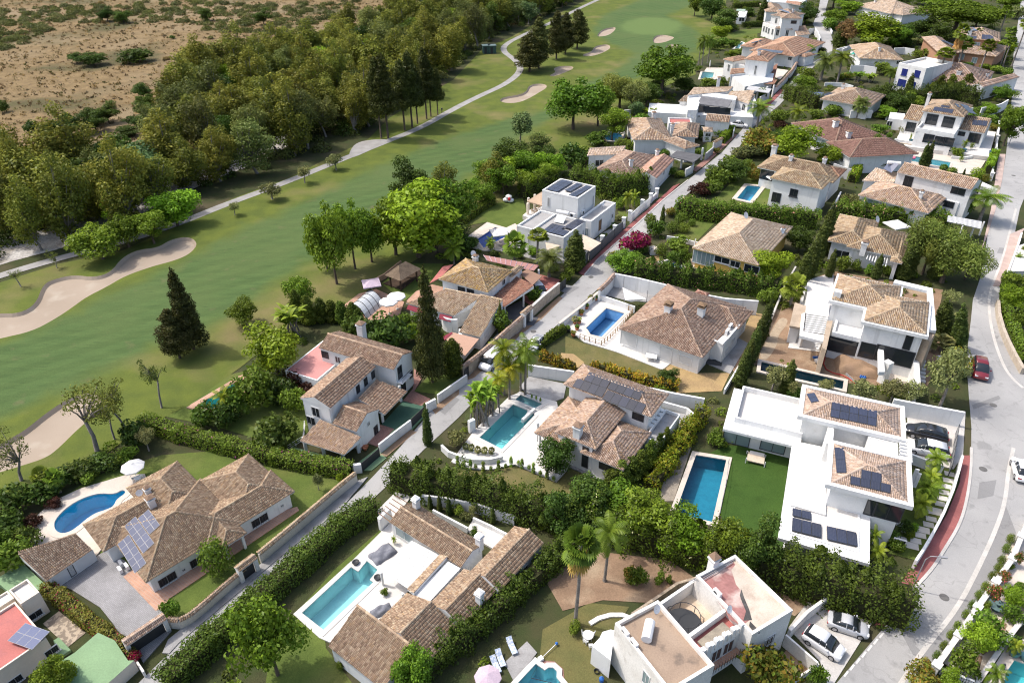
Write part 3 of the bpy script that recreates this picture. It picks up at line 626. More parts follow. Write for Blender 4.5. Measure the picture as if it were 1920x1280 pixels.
def golfmat():
    m,t,o=nodes('golf_turf');pos=geo(t);at=t.nodes.new('ShaderNodeAttribute');at.attribute_name='Mix';sp=t.nodes.new('ShaderNodeSeparateColor');lk(t,at.outputs[0],sp.inputs[0])
    ang=-.62;streak=noise(t,pos,.5,4,.3,.7,((.35,2.0,1),ang))
    rough=mixc(t,noise(t,pos,.35,5,.35,.65),(.108,.132,.026),(.080,.104,.024));rough=mixc(t,noise(t,pos,.09,4,.52,.72),rough,(.165,.150,.058))
    fair=mixc(t,streak,(.078,.122,.040),(.058,.097,.032));mw=t.nodes.new('ShaderNodeTexWave');mw.inputs['Scale'].default_value=.11;mw.inputs['Distortion'].default_value=1.2;mw.inputs['Detail'].default_value=1;mm=t.nodes.new('ShaderNodeMapping');mm.inputs['Rotation'].default_value=(0,0,ang+math.pi/2);lk(t,pos,mm.inputs[0]);lk(t,mm.outputs[0],mw.inputs[0]);mr=t.nodes.new('ShaderNodeMapRange');mr.inputs[1].default_value=.35;mr.inputs[2].default_value=.65;lk(t,mw.outputs[0],mr.inputs[0]);fair=mixc(t,1.0,fair,mixc(t,mr.outputs[0],(.95,)*3,(1.05,)*3),'MULTIPLY');fair=mixc(t,noise(t,pos,.06,4,.45,.7),fair,(.088,.122,.042));fair=mixc(t,noise(t,pos,.35,6,.62,.8),fair,(.125,.122,.06));fair=mixc(t,noise(t,pos,1.4,5,.6,.75,((.3,2.2,1),ang)),fair,(.052,.084,.03))
    c=mixc(t,sp.outputs[0],rough,fair);c=mixc(t,sp.outputs[1],c,mixc(t,noise(t,pos,.4,5,.3,.7),(.22,.16,.09),(.155,.15,.055)));c=mixc(t,sp.outputs[2],c,(.105,.155,.05))
    f=mixc(t,noise(t,pos,9,3,.2,.8),(.84,)*3,(1.14,)*3);c=mixc(t,1.0,c,f,'MULTIPLY');pbsdf(t,o,c,.95,.1,noise(t,pos,7,3,0,1),.03);MATS['golf']=m;return m
GOLF=golfmat()
LAWN=grassmat('garden_lawn',(.105,.140,.032),(.080,.112,.026),(.135,.135,.045));LAWND=grassmat('dry_lawn',(.14,.125,.048),(.105,.105,.04),(.21,.16,.085))
LAWNA=grassmat('artificial_lawn',(.045,.088,.018),(.038,.076,.016),(.05,.09,.02));STRAW=grassmat('straw_ground',(.38,.27,.13),(.30,.21,.11),(.24,.19,.09));UNDER=grassmat('planted_ground',(.06,.06,.028),(.045,.058,.022),(.10,.08,.05))
def scrubmat():
    m,t,o=nodes('dry_scrub');pos=geo(t)
    c=mixc(t,noise(t,pos,.25,6,.38,.62),(.225,.162,.084),(.17,.122,.062));c=mixc(t,noise(t,pos,.035,5,.50,.62),c,(.095,.086,.042));c=mixc(t,noise(t,pos,.9,5,.55,.68),c,(.12,.085,.055))
    c=mixc(t,noise(t,pos,.02,4,.5,.65),c,(.24,.185,.112));f=mixc(t,noise(t,pos,3,4,.25,.75),(.72,)*3,(1.2,)*3);c=mixc(t,1.0,c,f,'MULTIPLY');pbsdf(t,o,c,.97,.05,noise(t,pos,1.5,4,0,1),.15);MATS['scrub']=m;return m
SCRUB=scrubmat();GRAVEL=mat('river_gravel',(.46,.44,.41),(.34,.32,.295),.5,.95,.1,fine=.35,fsc=3,c3=(.20,.17,.13),sc3=.2,bump=.1)
use('F')
sheet('ground',[(-900,-60),(900,-60),(2200,2600),(-2200,2600)],0,UNDER)
sheet('scrubland',GP([(-900,560),(-200,470),(100,400),(330,330),(560,250),(660,150),(760,90),(900,40),(1060,-25),(1100,-90),(900,-170),(-2600,-170)]),.02,SCRUB)
sheet('riverbed',smooth(GP([(-250,520),(0,445),(120,425),(280,362),(330,330),(440,285),(520,225),(590,190),(600,205),(560,260),(500,300),(380,345),(300,385),(160,455),(0,495),(-250,580)]),2),.045,GRAVEL)
FAIR=GP([(-300,760),(-100,690),(0,645),(150,578),(330,495),(400,455),(480,420),(560,385),(700,315),(850,255),(960,222),(1050,200),(1100,155),(1160,130),(1190,100),(1140,80),(1110,60),(1130,30),(1200,0),(1260,-30),(1340,-40),(1320,0),(1250,30),(1310,60),(1310,90),(1250,130),(1150,160),(1080,200),(1010,235),(960,270),(900,320),(830,360),(760,400),(640,455),(560,500),(500,545),(430,592),(300,652),(180,705),(60,760),(-40,800),(-300,920)])
GREEN=GP([(1222+56*math.cos(t),50+17*math.sin(t)) for t in np.linspace(0,6.28,24)[:-1]]);DRY=[GP(p) for p in ([(470,590),(540,545),(620,520),(700,500),(690,530),(600,560),(540,600),(490,620)],[(640,560),(740,500),(760,520),(660,590)],[(385,640),(470,600),(500,620),(430,660)],[(60,520),(130,495),(100,530)],[(860,400),(960,340),(990,350),(900,400)],[(1050,235),(1120,215),(1160,225),(1100,250)])]
def golfattr(x,y):
    def soft(poly,w_):d=dpoly(x,y,poly);i=inpoly(x,y,poly);return np.clip(np.where(i,.5+d/w_,.5-d/w_),0,1)
    r=soft(FAIR,1.6);g=np.zeros_like(x)
    for p in DRY:g=np.maximum(g,.8*soft(p,6.0))
    return np.stack([r,g,soft(GREEN,1.5)],1)
GOLFP=GP([(-300,640),(-100,560),(0,530),(110,495),(230,470),(330,425),(430,375),(540,335),(600,305),(690,262),(730,222),(780,190),(850,150),(905,92),(955,72),(990,52),(1040,30),(1100,0),(1150,-40),(1340,-60),(1370,-20),(1352,30),(1345,60),(1420,62),(1420,75),(1330,100),(1300,120),(1305,140),(1240,165),(1200,190),(1160,240),(1100,290),(1000,335),(930,400),(870,430),(760,500),(640,575),(545,615),(450,690),(345,765),(262,805),(160,880),(60,930),(-100,980),(-400,1080)])
sheet('golf_course',GOLFP,.05,GOLF,2.6,attr=golfattr)
use('F');cpath=smoothline([(q.x,q.y) for q in (P2(p) for p in [(-160,575),(-60,538),(0,517),(120,482),(240,452),(340,418),(420,385),(530,345),(640,300),(720,268),(790,240),(850,205),(900,180),(945,160),(972,140),(977,125),(962,110),(943,97),(946,84),(985,64),(1030,45),(1090,14),(1140,-8),(1190,-30)])],2)
sheet('cart_path',strip(cpath,1.95),.075,PATH)
sheet('path_lay_by',smooth(GP([(655,285),(668,268),(700,262),(735,262),(700,280),(655,300)]),2),.085,PATH)
L1=[(180,1380),(240,1300),(336,1206),(520,1050),(640,954),(700,893),(751,838),(805,775),(870,705),(925,655),(975,620),(1030,575),(1079,531),(1120,488),(1195,420),(1245,374),(1300,330),(1354,286),(1395,239),(1444,197),(1481,156),(1508,125),(1535,101),(1540,78),(1536,62),(1524,47),(1530,31),(1534,20),(1540,-10),(1550,-60)]
R1=[(230,1400),(300,1325),(400,1215),(590,1040),(700,935),(745,893),(795,843),(860,783),(915,725),(985,660),(1060,597),(1134,531),(1180,478),(1228,425),(1278,374),(1329,330),(1379,286),(1412,239),(1462,197),(1499,156),(1526,125),(1560,101),(1562,78),(1557,62),(1547,47),(1551,31),(1548,20),(1556,-10),(1566,-60)]
sheet('street',GP(L1)+GP(R1)[::-1],.06,ASPH)
L2=[(1500,1345),(1560,1290),(1660,1173),(1712,1105),(1747,1068),(1769,1033),(1799,984),(1812,940),(1820,884),(1821,800),(1816,740),(1812,680),(1815,643),(1820,602),(1824,562),(1838,521),(1846,480),(1851,440),(1867,392),(1879,336),(1886,290),(1893,230),(1898,170),(1900,106),(1906,60),(1912,20),(1916,-30)]
R2=[(1700,1345),(1747,1267),(1830,1130),(1912,1001),(1945,940),(2010,870),(2060,800),(1990,755),(1930,715),(1910,684),(1890,643),(1876,602),(1873,562),(1884,521),(1894,480),(1902,440),(1912,392),(1935,336),(1945,290),(1952,230),(1950,170),(1944,106),(1940,60),(1940,20),(1940,-30)]
sheet('side_street',GP(L2)+GP(R2)[::-1],.06,ASPH)
GUT=smoothline(GP([(1683,1290),(1727,1223),(1794,1142),(1834,1065),(1865,998),(1884,944),(1890,884),(1900,840)]),2);sheet('gutter',strip(GUT,.34),.075,CONC)
GUT2=smoothline(GP([(1918,728),(1895,708),(1880,684),(1865,643),(1856,602),(1853,562),(1862,530),(1880,486),(1892,440),(1905,392)]),2);sheet('gutter',strip(GUT2,.34),.075,CONC)
sheet('asphalt_patch',GP([(1727,1223),(1794,1142),(1834,1065),(1865,998),(1884,944),(1905,1000),(1828,1126),(1745,1258)]),.067,ASPHD)
sheet('asphalt_patch',GP([(1683,1165),(1690,1176),(1712,1192),(1718,1208),(1708,1216),(1695,1195),(1676,1175)]),.068,ASPHD)
use('C3');sheet('asphalt_patch',GP([(95,770),(150,770),(215,870),(225,940),(310,1015),(280,1070),(235,1040),(160,900)]),.066,ASPHD)
use('F')
for x_,y_ in ((1843,880),(1770,1120),(1862,760),(1108,520),(1000,622),(1350,300),(1900,330)):c_=P(( x_,y_));sheet('manhole_cover',[(c_.x+.38*math.cos(a),c_.y+.38*math.sin(a)) for a in np.linspace(0,6.283,15)[:-1]],.072,mat('cast_iron',(.10,.098,.095),(.13,.125,.12),3,.8))
sheet('asphalt_patch',GP([(1836,905),(1868,900),(1862,930),(1832,936)]),.069,ASPHD);sheet('asphalt_patch',GP([(1822,760),(1872,742),(1876,748),(1825,768)]),.069,ASPHD);sheet('asphalt_patch',GP([(820,768),(850,742),(862,750),(834,778)]),.069,ASPHD);sheet('asphalt_patch',GP([(1205,425),(1225,407),(1232,411),(1212,430)]),.069,ASPHD)
use('C6');sheet('asphalt_patch',GP([(460,122),(525,128),(500,182),(438,172)]),.067,ASPHD)
use('F')
def walk(name,poly,m,h=.13):return sheet(name,poly,h,m,skirt=h)
walk('pavement',GP([(1804,855),(1799,905),(1775,965),(1750,1007),(1720,1048),(1695,1085),(1640,1172),(1660,1173),(1712,1105),(1747,1068),(1769,1033),(1799,984),(1812,940),(1820,884),(1819,855)]),REDWALK)
walk('kerb',strip(smoothline(GP([(1660,1173),(1712,1105),(1747,1068),(1769,1033),(1799,984),(1812,940),(1820,884),(1821,840)]),2),.25),CONC,.135)
walk('pavement',GP([(1085,512),(1169,432),(1220,389),(1262,350),(1275,345),(1245,374),(1195,420),(1120,488),(1094,517)]),REDWALK)
walk('kerb',strip(GP([(1096,516),(1120,488),(1195,420),(1245,374),(1290,338)]),.22),CONC,.135)
walk('pavement',GP([(305,1225),(316,1200),(505,1045),(640,930),(664,905),(690,895),(640,954),(520,1050),(336,1206),(318,1226)]),PAVG)
walk('pavement',GP([(1429,205),(1463,168),(1470,170),(1438,203)]),REDWALK)
use('C6');walk('pavement',GP([(560,0),(700,-60),(660,0),(560,330),(520,400),(490,480),(400,480),(470,310),(520,150)]),PINKWALK);use('F')
walk('pavement',GP([(1840,470),(1858,392),(1866,336),(1872,290),(1885,290),(1879,336),(1867,392),(1850,445)]),PINKWALK)
use('Z5');walk('verge',GP([(680,850),(900,640),(985,580),(1075,500),(1215,375),(1235,385),(1120,500),(1000,590),(910,680),(740,830)]),EARTH,.08)
use('A5');walk('verge',GP([(900,1170),(1150,960),(1200,985),(1160,1010),(960,1180)]),EARTH,.08);walk('verge',GP([(1320,800),(1540,620),(1540,680),(1350,840)]),EARTH,.08)
use('B3');walk('verge',GP([(880,1210),(1050,1070),(1250,880),(1380,770),(1420,790),(1240,960),(1040,1150),(930,1230)]),BRICKP,.09)
def lawn(pts,z=.04,m=None):return sheet('lawn',GP(pts),z,m or LAWN)
def terrace(pts,z=.14,m=None,name='terrace'):return sheet(name,GP(pts),z,m or PAVW,skirt=z)
use('Z7');lawn([(230,330),(520,130),(900,10),(1150,-10),(1420,60),(1905,150),(1905,180),(1440,560),(1000,930),(880,830),(400,420)],.04)
terrace([(160,495),(215,345),(300,270),(450,200),(700,125),(810,118),(830,175),(760,260),(620,480),(480,640),(250,560)],.14,PAVB)
terrace([(300,720),(590,545),(700,600),(880,850),(930,890),(680,1050),(640,960),(560,860),(400,760)],.08,SETT,'driveway');terrace([(690,690),(760,640),(1000,480),(1660,300),(1670,320),(950,810),(905,870),(870,880)],.11,TERRA)
terrace([(760,1090),(930,950),(960,990),(800,1170)],.09,SETT,'driveway')
use('Z7');sheet('courtyard',GP([(240,950),(330,880),(480,1000),(380,1080)]),.05,CRAZY)
use('Z4');lawn([(940,1000),(1200,830),(1420,780),(1700,860),(1720,1130),(1640,1230),(1200,1100),(900,1040)],.045,LAWN);terrace([(1060,985),(1330,825),(1400,800),(1430,860),(1370,855),(1335,835),(1100,985)],.14,TERRA)
use('A5');terrace([(160,1090),(640,1210),(700,1250),(900,1100),(920,930),(1100,740),(1260,780),(1150,880),(1160,960),(900,1180),(780,1280),(640,1290)],.07,GREENP,'driveway');terrace([(920,925),(1090,735),(1270,770),(1140,885),(1025,965)],.085,DKGREEN,'driveway');terrace([(900,920),(1020,960),(890,1100),(770,1060)],.10,BRICKP);terrace([(1090,735),(1170,640),(1180,480),(1250,540),(1180,660),(1310,720),(1240,775)],.11,BRICKP);terrace([(780,1290),(920,1165),(960,1190),(840,1290)],.09,GREENP,'driveway');terrace([(1150,880),(1270,770),(1290,830),(1160,970)],.095,GREENP,'driveway')
use('B7');lawn([(350,330),(520,160),(880,160),(760,330),(620,420),(540,480),(430,400)],.062);terrace([(360,335),(510,250),(660,200),(690,250),(520,385)],.16,DARKWOOD,'deck');terrace([(150,420),(300,380),(540,490),(500,600),(330,640),(180,660),(20,520)],.12,TERRA);terrace([(560,480),(640,400),(780,340),(900,370),(600,560)],.12,TERRA);terrace([(1560,300),(1690,250),(1880,300),(1860,320),(1640,520),(1560,480)],.10,REDP,'driveway');terrace([(1370,560),(1540,480),(1600,560),(1330,770),(1340,640)],.11,PAVDK,'driveway');terrace([(1040,1040),(1310,790),(1350,740),(1380,780),(1120,1010)],.09,PAVG,'driveway');terrace([(1590,600),(1690,620),(1650,690),(1590,690)],.10,PAVDK,'driveway');lawn([(620,1250),(740,1130),(1020,1090),(1030,1130),(830,1280)],.05)
use('A3');lawn([(60,610),(280,400),(640,330),(690,500),(640,580),(470,630),(280,570)],.062);terrace([(0,800),(30,760),(285,575),(475,630),(565,588),(600,620),(600,760),(420,860),(250,860)],.14,PAVB);terrace([(420,860),(600,700),(1060,900),(1240,890),(1420,690),(1640,570),(1640,640),(1230,990),(900,980)],.09,PAVG,'driveway');lawn([(1590,460),(1740,460),(1740,500),(1620,540)],.06)
use('C1');lawn([(-100,1000),(40,850),(300,560),(600,300),(640,330),(400,520),(230,960),(240,1060),(420,1300),(-150,1350)],.045,LAWN);terrace([(35,850),(385,535),(590,330),(660,260),(760,350),(960,480),(760,700),(620,890),(270,1030),(200,1000)],.14,PAVW);terrace([(560,200),(700,60),(790,90),(740,160),(640,270),(590,330)],.12,PAVW);terrace([(1130,320),(1180,240),(1390,345),(1310,450),(1190,380)],.2,PAVW)
use('B8');terrace([(100,870),(270,640),(520,400),(600,370),(860,440),(900,640),(980,880),(860,1015),(560,890),(380,930),(220,920)],.14,PAVW);terrace([(590,330),(660,255),(930,310),(910,410),(830,440),(640,370)],.10,PAVG,'driveway');lawn([(60,920),(380,935),(560,900),(860,1020),(940,900),(1230,1030),(1200,1160),(900,1130),(300,1100)],.045,LAWND);terrace([(1490,690),(1590,490),(1850,540),(1820,590),(1600,760)],.12,PAVG);terrace([(860,1015),(940,905),(1220,1030),(1240,960),(960,860)],.145,PAVG);sheet('planting_bed',GP([(250,640),(560,370),(500,340),(200,520),(190,600)]),.05,MULCH);sheet('gravel_strip',GP([(1600,1152),(1620,1020),(1780,760),(1830,760),(1700,1150)]),.05,mat('grey_gravel',(.30,.26,.21),(.23,.20,.16),1.5,.95,.1,fine=.25));sheet('white_gravel_bed',GP([(110,880),(240,905),(380,930),(500,905),(560,882),(850,1010),(920,930),(880,920),(860,975),(600,870),(540,860),(380,912),(240,885),(130,855)]),.16,mat('white_gravel',(.66,.66,.66),(.52,.52,.53),3,.95,.1,fine=.2))
use('B6');lawn([(0,760),(180,830),(480,910),(920,1080),(900,1180),(700,1200),(200,1040),(0,960)],.045,LAWND);sheet('dry_ground',GP([(-40,920),(80,930),(180,1010),(120,1060),(-60,1050)]),.055,STRAW);sheet('dry_ground',GP([(920,1080),(1000,1020),(1270,1110),(1560,1110),(1480,1280),(1060,1300)]),.05,STRAW);sheet('dry_ground',GP([(1440,470),(1600,500),(1900,560),(1900,640),(1720,830),(1640,780),(1740,600)]),.05,STRAW);terrace([(-60,640),(300,380),(480,440),(660,480),(530,680),(760,900),(1000,1020),(920,1085),(500,920),(180,820)],.14,PAVW);terrace([(470,180),(660,330),(900,340),(780,440),(560,420),(320,360)],.10,PAVG);terrace([(1340,1020),(1640,780),(1730,830),(1560,1120)],.10,PAVG)
use('C2');lawn([(560,330),(720,180),(1000,130),(760,380)],.05);terrace([(660,580),(720,520),(1300,600),(1280,670),(900,660)],.12,PAVB);sheet('dry_ground',GP([(290,530),(460,490),(480,540),(320,560)]),.05,STRAW)
use('Z3');lawn([(180,1110),(330,960),(480,980),(560,1080),(420,1200),(240,1160)],.045);lawn([(1080,850),(1150,760),(1330,850),(1230,880)],.045);lawn([(40,1280),(180,1190),(220,1220),(120,1290)],.045);terrace([(1190,790),(1250,690),(1740,760),(1700,900),(1240,840)],.9,PAVW);terrace([(1180,870),(1240,840),(1690,900),(1640,980),(1330,950)],.14,PAVB);lawn([(60,860),(150,780),(200,790),(120,870)],.045);terrace([(290,690),(380,650),(420,680),(360,720),(300,710)],.09,CONC,'driveway')
use('B1');lawn([(430,420),(560,360),(830,345),(800,400),(640,420),(480,460)],.06);terrace([(60,960),(160,820),(360,820),(350,920),(260,960)],.13,PAVB);terrace([(980,930),(1000,830),(1140,850),(1040,960)],.13,PAVB)
use('A1');sheet('lawn',GP([(-120,640),(80,540),(560,560),(560,1000),(540,1300),(40,1300),(60,1100)]),.05,LAWNA);terrace([(1440,250),(1880,290),(1860,620),(1790,720),(1450,640)],.10,CONC,'driveway');lawn([(1460,720),(1800,720),(1850,610),(1800,900),(1640,1230),(1500,1400),(1300,1350),(1400,1000)],.055,LAWN)
use('A6');sheet('building_plot',GP([(-300,560),(60,380),(330,120),(560,40),(1500,200),(1430,560),(1500,720),(1350,1060),(700,1000),(-100,840),(-300,900)]),.04,EARTH);terrace([(170,700),(320,120),(560,60),(560,640),(500,740),(330,720)],.12,PAVW);terrace([(940,800),(1250,830),(1270,1030),(960,990)],.12,PAVB);sheet('gravel_path',smooth(GP([(-60,700),(30,560),(100,430),(190,460),(80,600),(90,650),(0,800),(-70,790)]),2),.06,mat('beige_gravel',(.36,.29,.21),(.29,.23,.165),1.5,.95,.1,fine=.2))
use('A2');sheet('dry_ground',GP([(-300,150),(200,60),(700,120),(900,260),(550,440),(200,420),(-100,500)]),.05,EARTH);lawn([(-300,1100),(-250,640),(100,440),(400,470),(290,640),(110,800),(250,1100)],.045,LAWND);terrace([(1590,630),(1760,400),(2000,420),(2240,560),(1900,1100),(1830,880)],.07,CONC,'car_park');sheet('planting_bed',GP([(1500,900),(1600,760),(1820,900),(1660,1040)]),.05,EARTH);sheet('bank',GP([(900,200),(1250,100),(2050,420),(1800,400),(1640,540)]),.05,EARTH)
use('C4');terrace([(-60,1120),(120,950),(200,1040),(20,1280)],.10,PAVG);terrace([(230,1100),(340,1110),(410,1170),(420,1260),(360,1290),(150,1240)],.08,BRICKP)
use('C3');terrace([(480,1100),(1140,0),(1300,60),(1300,700),(1090,850),(780,1270)],.10,PAVB);terrace([(830,1300),(1090,880),(1300,960),(1300,1400)],.14,PAVB)
for q in ([(760,790),(870,700),(1040,780),(1000,930),(830,1050),(720,930)],[(560,1080),(640,980),(830,1060),(800,1180),(720,1200)],[(1020,560),(1130,420),(1300,480),(1200,780)]):sheet('planting_bed',GP(q),.12,EARTH)
def villa(label,px,name='villa',cat='house'):q=P(px);return thing(name,label,cat,(q.x,q.y,0))
def post(px,h,s=.3,m=None,z0=0.0,name='post'):
    q=P(px,z0);v,f=cbox(q,s,s,z0,h,.5);part(name,v,f,m or WHITE)
def quad(name, pts, z, m, t=.1, parent=None):
    zs=z if isinstance(z,(list,tuple)) else [z]*len(pts);q=[P(p,zz) for p,zz in zip(pts,zs)];n=len(q)
    a=sum(q[i].x*q[(i+1) % n].y-q[(i+1) % n].x*q[i].y for i in range(n))
    if a < 0:q=q[::-1]
    v=[tuple(p) for p in q]+[(p.x,p.y,p.z-t) for p in q];f=[tuple(range(n)),tuple(range(2*n-1,n-1,-1))]+[(i,i+n,(i+1) % n+n,(i+1) % n) for i in range(n)]
    return part(name,v,f,m,parent)
def blk(R,z,m=None,ph=.4,rm=None,z0=0.0):walls(R,z0,z,m);flat(R,z,ph,.25,rm,m)
def tiled(R,ze,pitch=20,pal='tan',axis=None,ends=(1,1),ov=.55,m=None,z0=0.0):
    gi=.03
    if ends==(0,0) or 0 in ends:
        ax=axis or ('u' if R.L>=R.W else 'v');W=R.inset(gi if ax=='u' else ov,ov if ax=='u' else gi)
    else:W=R.inset(ov)
    walls(W,z0,ze-.13,m);return hip(R,ze,pitch,pal,axis,ends,m)
def gutter_rail(name,pts,h,m=None,t=.05,z0=0.0):pass
use('Z7');villa('large brown-tiled villa with blue-grey panels beside the curved pool',(1000,620))
Y=(P2((1640,215),3)-P2((815,720),3));yw=math.atan2(Y.y,Y.x)
B0=rc((815,720),(1640,215),(1520,92),3,yw)
def RB(u0,u1,v0,v1):return Rc(B0.o+B0.u*u0+B0.v*v0,B0.u,B0.v,u1-u0,v1-v0)
tiled(RB(0,13.2,0,12),3,22,'brown','u');tiled(RB(8,21,0.02,6.2),3,22,'brown');tiled(RB(-1.6,9.5,8.7,15.4),3.01,22,'brown','u');tiled(RB(5.2,12.6,7,18),3.02,24,'brown','v');tiled(RB(12.9,20.6,.6,11.7),3.03,22,'brown','v')
Rp=rc((1240,530),(1372,440),(1200,330),2.9,yw);hip(Rp,2.9,24,'brown',axis='v');W=Rp.inset(.35)
for a,b in ((0,0),(W.L-.35,0),(0,W.W*.45),(W.L-.35,W.W*.45)):v,f=boxv(W.o+W.u*a+W.v*b,W.u,W.v,.35,.35,.1,2.78);part('porch_column',v,f,WHITE)
for p,ww in (((935,700),2.4),((1100,600),2.0),((1450,372),2.6)):window(p,ww,1.5,sill=True,grille=True)
window((1025,648),.5,.5);window((1575,290),.5,.5)
use('D1');solar((140,515),(275,398),(372,842),2,5,tint=.5);solar((220,300),(352,182),(450,622),2,5,tint=.5);solar((383,208),(510,95),(520,402),2,3,tint=.5);use('Z7')
chimney((850,290),1.2,.9);chimney((830,225),.9,.7);dish((785,240),.75);acunit((680,625),.1,yw+1.57);acunit((675,660),.1,yw+1.57);acunit((712,640),.1,yw+1.57)
use('C5');villa('brown-tiled garage block at the head of the paved drive',(380,350),'garage','garage')
g=shed((350,515),(690,282),(570,160),(140,318),2.5,3.5,'brown');wallpoly(shrink(g,.5),0,2.38);
for p,ww in (((470,460),3.0),((640,360),2.6)):window(p,ww,2.1,FRAME,WHITE,nx=1,name='garage_door')
window((535,430),.8,2.0,GLASS,FRAMED,nx=1,name='door')
villa('pink flat-roofed house with a tilted panel frame in the lower left corner',(150,1100))
yw=math.atan2(*(P2((355,955),3.4)-P2((120,680),3.4)).yx);R=rc((120,680),(355,955),(-160,1200),3.4,yw);walls(R,0,3.4,CREAM);flat(R,3.4,.35,.22,ROOFR,CREAM)
R=rc((165,705),(305,615),(205,520),3.7,yw);walls(R,0,3.7,CREAM);flat(R,3.7,.5,.2,ROOFP,CREAM)
R=rc((-200,760),(75,610),(100,660),3.3,yw);walls(R,0,3.3,CREAM);flat(R,3.3,.3,.2,ROOFP,CREAM)
for p in ((268,765),(388,1040),(120,1265)):window(p,1.7,1.2,sill=True,grille=True)
solar((60,968),(195,835),(178,1105),2,3,plane=3.9,tint=.95,off=.2)
use('C5');thing('garden_terrace','pale green painted terrace behind the garage','terrace',P((150,480)));quad('floor',[(-60,520),(165,375),(345,545),(290,580),(75,605),(0,540)],.9,GREENP,.88)
thing('garage','low garage with a pale green painted flat roof by the street','garage',P((700,1150)));g=[P2(p,2.2) for p in ((430,1130),(560,1050),(735,900),(860,960),(960,1110),(1005,1108),(800,1290),(560,1420),(470,1290))];wallpoly(g,0,2.2,CREAM);quad('flat_roof',[(430,1130),(560,1050),(735,900),(860,960),(960,1110),(1005,1108),(800,1290),(560,1420),(470,1290)],2.215,GREENP,.012)
thing('garden_steps','short green painted ramp beside the stone courtyard','steps',P((470,1000)));quad('ramp',[(400,960),(440,935),(530,1030),(440,1090)],.5,GREENP,.45)
use('A5');villa('white two-storey villa with crossing tiled gables and a green drive',(650,800))
yw=math.atan2(*(P2((870,460),5.6)-P2((508,790),5.6)).yx)
R=rc((270,710),(508,790),(875,458),5.6,yw);tiled(R,5.6,22,'brown',axis='v',ends=(0,0),ov=.3)
R=rc((415,305),(1008,492),(1160,340),5.6,yw);tiled(R,5.6,22,'brown',axis='u',ends=(0,0),ov=.3)
R=rc((148,490),(390,582),(520,455),3,yw);R=Rc(R.o,R.u,R.v,R.L,R.W+5);walls(R,0,3.0);flat(R,3.0,.06,.2,mat('pink_painted_roof',(.50,.24,.22),(.45,.21,.195),.4,.85,.2),None)
g=shed((945,840),(1125,655),(885,565),(740,715),2.9,3.9,'brown')
for p in ((1075,735),(930,900)):post(p,2.8,.35)
R=rc((525,910),(712,985),(905,800),3.5,yw);tiled(R,3.5,24,'brown',axis='u',ends=(0,0),ov=.3)
g=shed((268,1050),(622,1160),(755,1020),(430,885),2.5,3.1,'tan',cap=False)
for p in ((318,1135),(462,1172),(612,1195),(738,1140)):post(p,2.42,.4)
for p in ((850,522),(792,577),(730,637)):window(p,.8,1.3,frame=FRAMED)
window((468,362),1.3,1.2,frame=FRAMED);window((570,402),1.0,1.2);window((395,820),1.3,1.6,sill=True,grille=True);window((357,888),1.5,1.4,grille=True);window((1065,500),1.1,2.1,frame=FRAMED,name='balcony_door');window((1092,608),1.2,2.2,frame=FRAMED,name='door');window((1152,520),1.0,1.2,grille=True);window((880,1010),.9,1.5,frame=FRAMED,name='door');window((806,865),.6,.7)
q,e,n,L,zt=onwall((1085,560));its=[]
v,f=cbox((q+n*.45),2.6,.9,3.0,3.12,math.atan2(e.y,e.x));part('balcony',v,f,WHITE)
for k in range(9):c=q+n*.85+e*(-1.2+.3*k);its.append(cbox(c,.03,.03,3.12,4.0))
its.append(cbox(q+n*.85,2.6,.05,3.98,4.03,math.atan2(e.y,e.x)));v,f=join(its);part('balcony_railing',v,f,FRAMED)
chimney((765,215),2.0,1.0)
use('B7');villa('golden-tiled villa with maroon awnings behind the stone street wall',(1100,500))
yw=math.atan2(*(P2((1255,405),4.6)-P2((835,290),4.6)).yx)
R=rc((835,290),(1255,405),(1440,212),4.6,yw);tiled(R,4.6,19,'orange',ov=.4)
R=rc((1180,270),(1440,275),(1590,195),4.2,yw);R=rc((1400,262),(1460,278),(1592,195),4.0,yw);tiled(R,4.0,17,'brown',axis='v',ends=(0,1),ov=.3)
g1=shed((555,495),(965,603),(1200,437),(890,375),2.7,3.9,'tan');wallpoly(shrink(g1,.5),0,2.55)
g2=shed((1010,742),(1190,785),(1382,468),(1190,425),2.5,3.95,'tan');wallpoly(shrink(g2,.5),0,2.35)
shed((1395,530),(1290,455),(1500,265),(1650,345),2.7,3.1,'red',cap=False);quad('carport_roof',[(1640,340),(1530,240),(1592,202),(1722,262)],2.9,mat('brown_sheet',(.27,.165,.115),(.23,.14,.10),.5,.8,.2),.08)
for p in ((1620,420),(1560,530),(1400,600),(1690,330)):post(p,2.7,.25)
q=[(1218,82),(1695,170),(1650,216),(1590,205),(1250,130)];o=quad('lean_to_roof',q,2.9,mat('pink_sheet',(.36,.19,.17),(.32,.165,.15),.5,.75,.2),.08)
for k in range(10):a=(1218+48*k,82+8.8*k);b=(1250+40*k,128+8.5*k);aa,bb=P(a,2.93),P(b,2.93);v,f=tube([tuple(aa),tuple(bb)],[.05,.05],4);part('rib',v,f,FABM,o)
quad('red_terrace',[(755,325),(870,180),(960,163),(850,275)],2.6,ROOFR,.1);quad('sun_awning',[(870,780),(945,742),(1180,800),(1060,945)],2.5,mat('tan_awning',(.40,.25,.18),rough=.9),.06);quad('awning_edge',[(870,780),(945,742),(955,752),(885,812)],2.55,FABR,.06)
quad('awning',[(558,545),(575,508),(720,555),(705,592)],[2.1,2.6,2.6,2.1],FABR,.05);quad('awning',[(835,628),(845,585),(950,610),(935,655)],[2.1,2.6,2.6,2.1],FABR,.05)
R=rc((925,690),(1000,745),(1110,590),2.2,yw);its=[]
